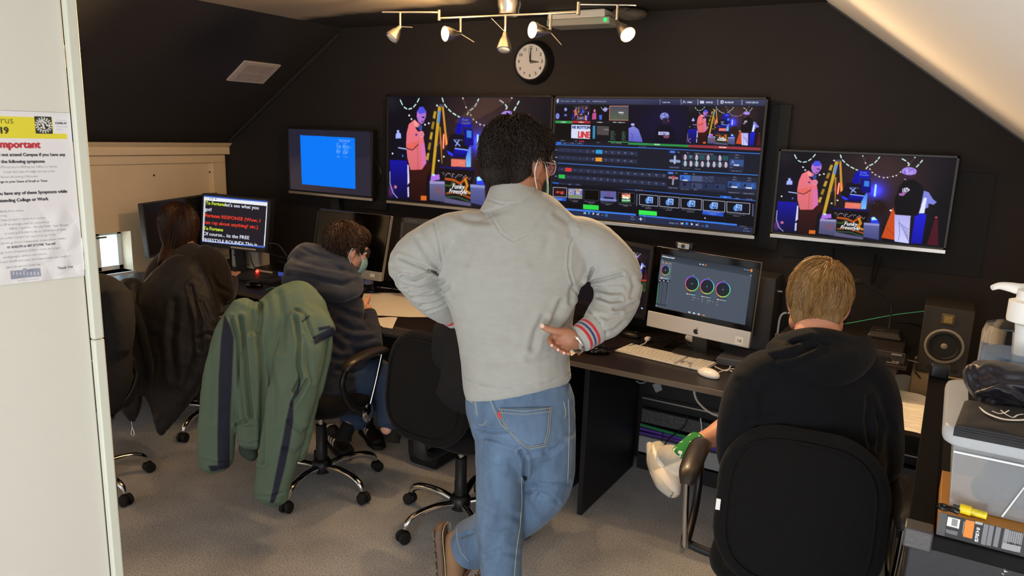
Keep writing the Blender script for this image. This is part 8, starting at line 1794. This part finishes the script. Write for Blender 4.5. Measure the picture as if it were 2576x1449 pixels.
MB().tube([at(331, 1060, 3.66), at(333, 1076, 3.66), at(330, 1090, 3.66), at(334, 1098, 3.66), at(338, 1092, 3.66), at(334, 1078, 3.66)], 0.0022, 8, 4).build('zip_pull', CHROME, pj, smooth=True)
# dark coat on the nearest chair beside the door
s = SE(3.20); b = Blob()
b.limb([s(235, 712, 60, 0.06, 0.0), s(240, 745, 82, 0.085, 0.0), s(246, 830, 84, 0.09, 0.0), s(252, 920, 80, 0.08, 0.0), s(262, 990, 66, 0.06, 0.0), s(275, 1030, 36, 0.04, 0.0)], n=30)
b.limb([s(292, 740, 36, 0.06, -0.02), s(304, 820, 34, 0.055, -0.04), s(306, 880, 26, 0.045, -0.04)], n=22)
tag(b.build('coat', M('charcoal wool', '100e0f', 0.95, bump=(120, 0.5, 0.003), var=(20, 0.2)), None, 0.008, 4, disp=lambda co, nr: co+nr*(0.006*sinfold(co, 20, 81)+0.002*sinfold(co, 60, 82))[:, None]), 'charcoal coat heaped over the chair nearest the white door', 'coat')
# grey coat hanging right behind the door edge
s = SE(1.72); b = Blob()
b.limb([s(245, 1045, 14, 0.03), s(240, 1110, 32, 0.04), s(240, 1220, 48, 0.045), s(246, 1340, 46, 0.045), s(252, 1460, 44, 0.045), s(236, 1620, 48, 0.05), s(236, 1790, 52, 0.05), s(236, 1900, 50, 0.05)], n=26)
tag(b.build('coat', M('dark grey twill', '3a3a3e', 0.9, bump=(160, 0.5, 0.003), var=(40, 0.35)), None, 0.007, 3, disp=lambda co, nr: co+nr*(0.005*sinfold(co*np.array([1, 1, 0.3]), 40, 91)+0.0015*sinfold(co, 90, 92))[:, None]), 'dark grey coat hanging low directly behind the white door edge', 'coat')

# ================================================================== tall scuffed case at the right edge and what stands on it
ZT = 1.130
A = on_z(2297, 1336, ZT); Bk = on_z(2357, 945, ZT); x0 = A.x-0.004; y0 = A.y; x1 = x0+0.585; y1 = Bk.y
def scuff_mat():
    m = M('scuffed black board', '17161a', 0.5, bump=(60, 0.2, 0.002)); nt = m.node_tree; b_ = nt.nodes['Principled BSDF']
    tc = nt.nodes.new('ShaderNodeTexCoord'); n = nt.nodes.new('ShaderNodeTexNoise'); n.inputs['Scale'].default_value = 55; n.inputs['Detail'].default_value = 4; n.inputs['Roughness'].default_value = 0.8
    n2 = nt.nodes.new('ShaderNodeTexNoise'); n2.inputs['Scale'].default_value = 9; mu = nt.nodes.new('ShaderNodeMath'); mu.operation = 'MULTIPLY'
    r = nt.nodes.new('ShaderNodeValToRGB'); r.color_ramp.elements[0].position = 0.325; r.color_ramp.elements[0].color = (*lin(h('17161a')), 1); r.color_ramp.elements[1].position = 0.345; r.color_ramp.elements[1].color = (*lin(h('c8c4bc')), 1)
    for q in (n, n2): nt.links.new(tc.outputs['Object'], q.inputs['Vector'])
    nt.links.new(n.outputs['Fac'], mu.inputs[0]); nt.links.new(n2.outputs['Fac'], mu.inputs[1]); nt.links.new(mu.outputs[0], r.inputs['Fac']); nt.links.new(r.outputs[0], b_.inputs['Base Color']); return m
SCUFF = scuff_mat(); CASE = M('dark case top', '1b1a1b', 0.8, spec=0.08, bump=(120, 0.15, 0.001), var=(14, 0.15))
fc = thing('equipment_case', 'tall scuffed black case at the right edge carrying the clear plastic box', 'case', ((x0+x1)/2, (y0+y1)/2, 0))
MB().box2((x0, y0+0.006, 0), (x1, y1, ZT-0.022)).build('case_body', SCUFF, fc, bev=0.004)
MB().box2((x0-0.002, y0, ZT-0.022), (x1+0.002, y1, ZT)).build('top_board', CASE, fc, bev=0.003)
MB().box2((x0-0.004, y0+0.004, ZT), (x0+0.032, y1, ZT+0.004)).build('rim_strip', M('worn black strip', '0f0e0f', 0.75, bump=(90, 0.3, 0.001), spec=0.06), fc, bev=0.0015)
MB().box2((x0-0.008, y0-0.006, ZT-0.026), (x0+0.031, y0+0.03, ZT+0.006)).build('corner_cap', M('worn steel corner', '4c4a4a', 0.45, 0.3, bump=(200, 0.4, 0.001)), fc, bev=0.003)
MB().box2((x0-0.002, y1-0.035, ZT+0.002), (x0+0.038, y1-0.005, ZT+0.036)).build('catch', BLKPL, fc, bev=0.004)
# flat black and orange box
YK = y0+0.008
kl_, kr = on_y(2364, 1288, YK), on_y(2576, 1336, YK); zk = (kl_.z+on_y(2470, 1312, YK).z)/2; zk = kl_.z
kb = thing('cardboard_box', 'flat black and orange keyboard carton under the clear plastic box', 'box', (kl_.x+0.2, YK+0.08, ZT+0.0005))
xk0, xk1 = kl_.x, kl_.x+0.44
MB().box2((xk0, YK, ZT+0.0005), (xk1, YK+0.17, zk)).build('carton', M('orange card', 'b07830', 0.6, bump=(20, 0.05)), kb, bev=0.001)
cv = Cv(420, 60, '1e1f22', [(600, 500), (1839, 790), (1839, 1180), (585, 835)])
cv.poly([(600, 500), (720, 530), (715, 870), (585, 835)], '4a4a4c'); cv.poly([(735, 570), (922, 612), (918, 755), (728, 705)], 'dcdcd8')
for k in range(7): cv.line([(800, 605+k*15), (885, 625+k*15)], 6, '6c6c70')
cv.poly([(720, 755), (910, 800), (905, 862), (740, 815)], '66666a'); cv.poly([(1000, 612), (1135, 640), (1132, 910), (992, 872)], 'e08028'); cv.poly([(975, 640), (992, 640), (985, 835), (975, 830)], '8c8c90')
cv.poly([(1142, 632), (1255, 655), (1250, 695), (1140, 672)], 'a8a8aa')
for k, ch in enumerate('SABRE'): cv.text(ch, (1165, 760+k*46), 34, 'dcdcdc', 62, bold=0.6)
for x in (1270, 1350, 1450, 1570): cv.poly([(x, 668+(x-1270)*0.22), (x+70, 684+(x-1270)*0.22), (x+66, 1010+(x-1270)*0.2), (x-4, 990+(x-1270)*0.2)], '77777b')
for k in range(9):
    x = 1585+k*30; cv.poly([(x, 745+k*7), (x+24, 751+k*7), (x+22, 930+k*8+(k % 3)*12), (x-2, 924+k*8)], '88888c')
cv.poly([(1580, 965), (1839, 1020), (1839, 1125), (1572, 1060)], '97979a')
cv.mesh('printed_front', [(xk0, YK-0.0006, zk), (xk0+(kr.x-kl_.x), YK-0.0006, zk), (xk0+(kr.x-kl_.x), YK-0.0006, ZT+0.001), (xk0, YK-0.0006, ZT+0.001)], PRINT, kb)
MB().box2((xk0+(kr.x-kl_.x), YK-0.0006, ZT+0.001), (xk1, YK, zk)).build('printed_front_end', M('dark carton print', '2a2b2e', 0.5), kb)
# clear plastic box with lid
YB_ = YK+0.022; bl_ = on_y(2374, 1262, YB_); zb0 = zk+0.001; xb0 = bl_.x; ztop = on_y(2370, 1106, YB_).z; zl = on_y(2362, 1082, YB_-0.012).z; xb1 = xb0+0.40; yb1 = YB_+0.25
MILK = M('milky clear plastic', 'ccd0d4', 0.3, alpha=0.2, spec=0.3); LIDM = M('milky lid plastic', 'd4d8dc', 0.3, trans=0.3, alpha=0.88, ior=1.2)
bx = thing('storage_box', 'clear plastic storage box with milky lid at the right edge', 'storage box', ((xb0+xb1)/2, (YB_+yb1)/2, zb0))
w_ = MB(); ins = 0.008
def wallq(p, n): w_.quadbox(p, n)
wallq([(xb0+ins, YB_+ins, zb0), (xb1-ins, YB_+ins, zb0), (xb1, YB_, ztop), (xb0, YB_, ztop)], (0, 0.0022, 0)); wallq([(xb0+ins, yb1-ins, zb0), (xb1-ins, yb1-ins, zb0), (xb1, yb1, ztop), (xb0, yb1, ztop)], (0, -0.0022, 0))
wallq([(xb0+ins, YB_+ins, zb0), (xb0+ins, yb1-ins, zb0), (xb0, yb1, ztop), (xb0, YB_, ztop)], (0.0022, 0, 0)); wallq([(xb1-ins, YB_+ins, zb0), (xb1-ins, yb1-ins, zb0), (xb1, yb1, ztop), (xb1, YB_, ztop)], (-0.0022, 0, 0)); w_.box2((xb0+ins, YB_+ins, zb0), (xb1-ins, yb1-ins, zb0+0.002))
w_.build('box_wall', MILK, bx, bev=0.001)
rb_ = MB(); rb_.tube([(xb0+0.002, YB_-0.001, ztop-0.014), (xb1, YB_-0.001, ztop-0.014)], 0.0018, 6, 1); rb_.tube([(xb0+0.075, YB_+0.004, zb0+0.004), (xb0+0.098, YB_+0.000, ztop-0.035), (xb0+0.25, YB_+0.0, ztop-0.035)], 0.0014, 6, 1); rb_.build('moulded_ribs', M('milky rib', 'e8ecee', 0.3), bx)
zlid = zl+0.006
ld = MB(); ld.rslab(((xb0+xb1)/2, (YB_+yb1)/2, (ztop+zlid)/2), xb1-xb0+0.034, yb1-YB_+0.034, 0.03, zlid-ztop+0.004, None, 10, 0, 0.006); lo = ld.build('lid', LIDM, bx, smooth=True)
MB().rslab(((xb0+xb1)/2, (YB_+yb1)/2, zlid+0.0005), xb1-xb0-0.03, yb1-YB_-0.03, 0.02, 0.003, None, 8).build('lid_panel', M('milky lid panel', 'b4b8bc', 0.35), lo, smooth=True)
MB().tube([(xb0+0.15, YB_-0.018, ztop+0.006), (xb0+0.20, YB_-0.023, ztop+0.004), (xb0+0.26, YB_-0.018, ztop+0.006)], 0.004, 8, 5).build('lid_handle', LIDM, lo, smooth=True)
# things inside the box
b = Blob(); b.ball((xb0+0.075, YB_+0.065, zb0+0.042), (0.028, 0.04, 0.036)); b.ball((xb0+0.055, YB_+0.055, zb0+0.022), (0.022, 0.035, 0.018)); b.ball((xb0+0.095, YB_+0.055, zb0+0.025), (0.024, 0.035, 0.02))
tag(b.build('pouch', M('navy pouch cloth', '1c2434', 0.8), None, 0.005, 3, disp=lambda co, nr: co+nr*(0.004*sinfold(co, 70, 95))[:, None]), 'dark navy pouch lying inside the clear plastic box', 'pouch')
b = Blob(); b.ball((xb0+0.17, YB_+0.07, zb0+0.048), (0.045, 0.05, 0.042)); b.ball((xb0+0.13, YB_+0.06, zb0+0.070), (0.025, 0.03, 0.018))
tag(b.build('plastic_bag', M('white film', 'd8dadc', 0.3, bump=(30, 0.9, 0.01)), None, 0.005, 2, disp=lambda co, nr: co+nr*(0.006*sinfold(co, 80, 96))[:, None]), 'crumpled white plastic bag inside the clear plastic box', 'bag')
# yellow marker and black clip on the carton
Zk = zk
mk = thing('marker_pen', 'yellow pen lying along the front of the orange carton', 'pen', tuple(on_z(2450, 1292, Zk))); a_ = on_z(2415, 1278, Zk+0.008); c_ = on_z(2483, 1298, Zk+0.008)
MB().cyl(a_, a_.lerp(c_, 0.42), 0.0072, n=18).build('cap', M('yellow plastic', 'ecd020', 0.4), mk, smooth=True); MB().cyl(a_.lerp(c_, 0.42), c_, 0.0055, n=18).build('barrel', M('yellow barrel', 'd8c428', 0.35, var=(120, 0.4)), mk, smooth=True)
MB().cyl(on_z(2398, 1272, Zk+0.008), a_, 0.003, n=10).build('tip', DKGREY, mk, smooth=True)
ck_ = on_z(2374, 1276, Zk+0.012); cb = MB(); cb.tube([ck_+Vector((0.007*math.cos(a), 0.007*math.sin(a), 0)) for a in [2*PI*i/16 for i in range(17)]], 0.003, 8, 1); cb.tube([ck_+Vector((0.006, 0, 0)), ck_+Vector((0.013, -0.003, 0.001)), ck_+Vector((0.020, -0.005, 0))], [0.004, 0.005, 0.004], 10, 4)
tag(cb.build('cable_clip', M('glossy black', '0c0c0d', 0.12), smooth=True), 'small black looped plug at the left end of the orange carton', 'clip')
# folded black cloth with a white drawn mark
ZL = zlid+0.0022
fcx = [on_z(*p, ZL+0.013) for p in ((2428, 1000), (2640, 1030), (2660, 1115), (2402, 1066))]
def grid_sheet(P, th, n=26, amp=0.003, seed=0):
    mb = MB(); vs = []
    for j in range(n+1):
        for i in range(n+1):
            q = lerp4(P, i/n, j/n); e = min(i, j, n-i, n-j)/n; q = q+Vector((0, 0, -th*(1-min(1, e*9))**2*0.5+amp*math.sin(i*0.5+seed)*math.cos(j*0.4+seed)*min(1, e*8))); vs.append(q)
    top = [(j*(n+1)+i, (j+1)*(n+1)+i, (j+1)*(n+1)+i+1, j*(n+1)+i+1) for j in range(n) for i in range(n)]
    m = len(vs); vs += [Vector((v.x, v.y, v.z-th)) for v in vs]; fs = top+[tuple(q+m for q in f)[::-1] for f in top]
    rim = list(range(n+1))+[(j)*(n+1)+n for j in range(1, n+1)]+[n*(n+1)+i for i in range(n-1, -1, -1)]+[j*(n+1) for j in range(n-1, 0, -1)]
    for a, c_ in zip(rim, rim[1:]+rim[:1]): fs.append((a, c_, c_+m, a+m))
    mb.add(vs, fs); return mb
cl = thing('folded_cloth', 'folded black cloth with a white line drawing on the clear plastic box', 'cloth', tuple(fcx[0]))
BKC = M('black printed cotton', '29282a', 0.85, bump=(260, 0.3, 0.001), var=(20, 0.15))
cz = 0.012; grid_sheet([p+Vector((0, 0, 0.0)) for p in fcx], cz, amp=0.0015).build('cloth', BKC, cl, smooth=True)
for k in range(3): MB().tube([fcx[3].lerp(fcx[2], t)+Vector((0, -0.001, -0.002-k*0.0035)) for t in (0.02, 0.3, 0.6, 0.98)], 0.0022, 6, 4).build('fold', BKC, cl, smooth=True)
WL = M('white print', 'e8e8e4', 0.6)
def onc(x, y): return on_z(x, y, ZL+0.0158)
MB().tube([onc(*p) for p in ((2464, 1024), (2480, 1038), (2505, 1049), (2535, 1056), (2576, 1056), (2610, 1048))], [0.001, 0.0026, 0.0030, 0.0028, 0.0026, 0.002], 8, 6, ref=(0, 0, 1), flat=0.25).build('white_print', WL, cl, smooth=True)
MB().tube([onc(*p) for p in ((2496, 1034), (2512, 1040), (2528, 1038), (2538, 1032))], 0.0012, 6, 6, ref=(0, 0, 1), flat=0.4).build('white_print', WL, cl, smooth=True)
MB().tube([onc(*p) for p in ((2518, 1032), (2530, 1042), (2548, 1050), (2560, 1044), (2574, 1042))], 0.0012, 6, 6, ref=(0, 0, 1), flat=0.4).build('white_print', WL, cl, smooth=True)
# satin bag
s = lambda x, y, hw, th, d=0.0: (at(x, y, 1.16+d), hw*(1.16+d)/FOC, th)
b = Blob(); b.limb([s(2462, 1005, 10, 0.012, 0.06), s(2480, 975, 40, 0.045, 0.04), s(2520, 965, 52, 0.055, 0.03), s(2580, 980, 56, 0.055, 0.02), s(2640, 1000, 50, 0.05, 0.02)], n=30); b.limb([s(2452, 930, 20, 0.03, 0.05), s(2458, 965, 22, 0.03, 0.05), s(2466, 1000, 12, 0.02, 0.06)], n=20); b.limb([s(2455, 925, 16, 0.03, 0.05), s(2500, 928, 22, 0.04, 0.04), s(2560, 945, 30, 0.05, 0.03), s(2640, 970, 34, 0.05, 0.03)], n=24)
tag(b.build('satin_bag', M('black satin', '0f0e12', 0.42, var=(6, 0.6, '241c34'), sheen=0.1), None, 0.0045, 4, disp=lambda co, nr: creases(co, nr, [([(2440, 930), (2446, 965), (2458, 1000)], 4, 0.006), ([(2452, 925), (2462, 960), (2466, 985)], 3, 0.005), ([(2465, 990), (2510, 975), (2545, 990), (2576, 1010)], 6, -0.008), ([(2480, 1005), (2520, 1010), (2560, 1030)], 7, 0.006), ([(2490, 930), (2520, 950), (2576, 955)], 8, 0.005)])+nr*(0.004*sinfold(co, 40, 97))[:, None]), 'crumpled black satin bag with a purple sheen on the folded cloth', 'bag')
# hand sanitiser
db_ = 1.24; bc = at(2572, 880, db_); zc0 = ZL; zs_ = at(2572, 815, db_).z; r_ = 0.061
sb = thing('pump_bottle', 'clear hand sanitiser pump bottle with white pump at the right edge', 'bottle', (bc.x, bc.y, zc0))
MB().lathe([(r_*0.9, 0), (r_, 0.006), (r_, zs_-zc0-0.018), (r_*0.93, zs_-zc0-0.004), (r_*0.55, zs_-zc0+0.004), (0.026, zs_-zc0+0.008), (0.026, zs_-zc0+0.016)], (bc.x, bc.y, zc0), None, 40).build('bottle_body', M('clear bottle plastic', 'f4f8ff', 0.05, trans=1.0, ior=1.2, alpha=0.55), sb, smooth=True)
MB().lathe([(r_*0.86, 0.004), (r_*0.94, 0.01), (r_*0.94, zs_-zc0-0.05), (r_*0.5, zs_-zc0-0.05)], (bc.x, bc.y, zc0), None, 40).build('gel', M('pale blue gel', '9cc0e8', 0.15, trans=0.6, alpha=0.75, ior=1.1, var=(14, 0.5, '4c80c0', (1, 1, 3))), sb, smooth=True)
t0 = zs_-zc0+0.006
MB().lathe([(0.030, t0), (0.031, t0+0.004), (0.031, t0+0.034), (0.022, t0+0.037), (0.021, t0+0.052), (0.013, t0+0.054)], (bc.x, bc.y, zc0), None, 32).build('collar', WHITEPL, sb, smooth=True)
zt_ = at(2572, 722, db_).z-zc0
MB().lathe([(0.012, t0+0.05), (0.012, zt_-0.028), (0.0165, zt_-0.026), (0.0165, zt_-0.004), (0.012, zt_)], (bc.x, bc.y, zc0), None, 28).build('pump_stem', WHITEPL, sb, smooth=True)
MB().tube([at(x, y, db_) for x, y in ((2590, 728), (2565, 727), (2540, 722), (2515, 719), (2496, 724))], [0.010, 0.0095, 0.008, 0.006, 0.0045], 14, 6).build('pump_spout', WHITEPL, sb, smooth=True)
MB().cyl((bc.x, bc.y, zs_-0.075), (bc.x, bc.y, zs_), 0.010, 0.016, n=18).build('dip_tube', WHITEPL, sb, smooth=True)
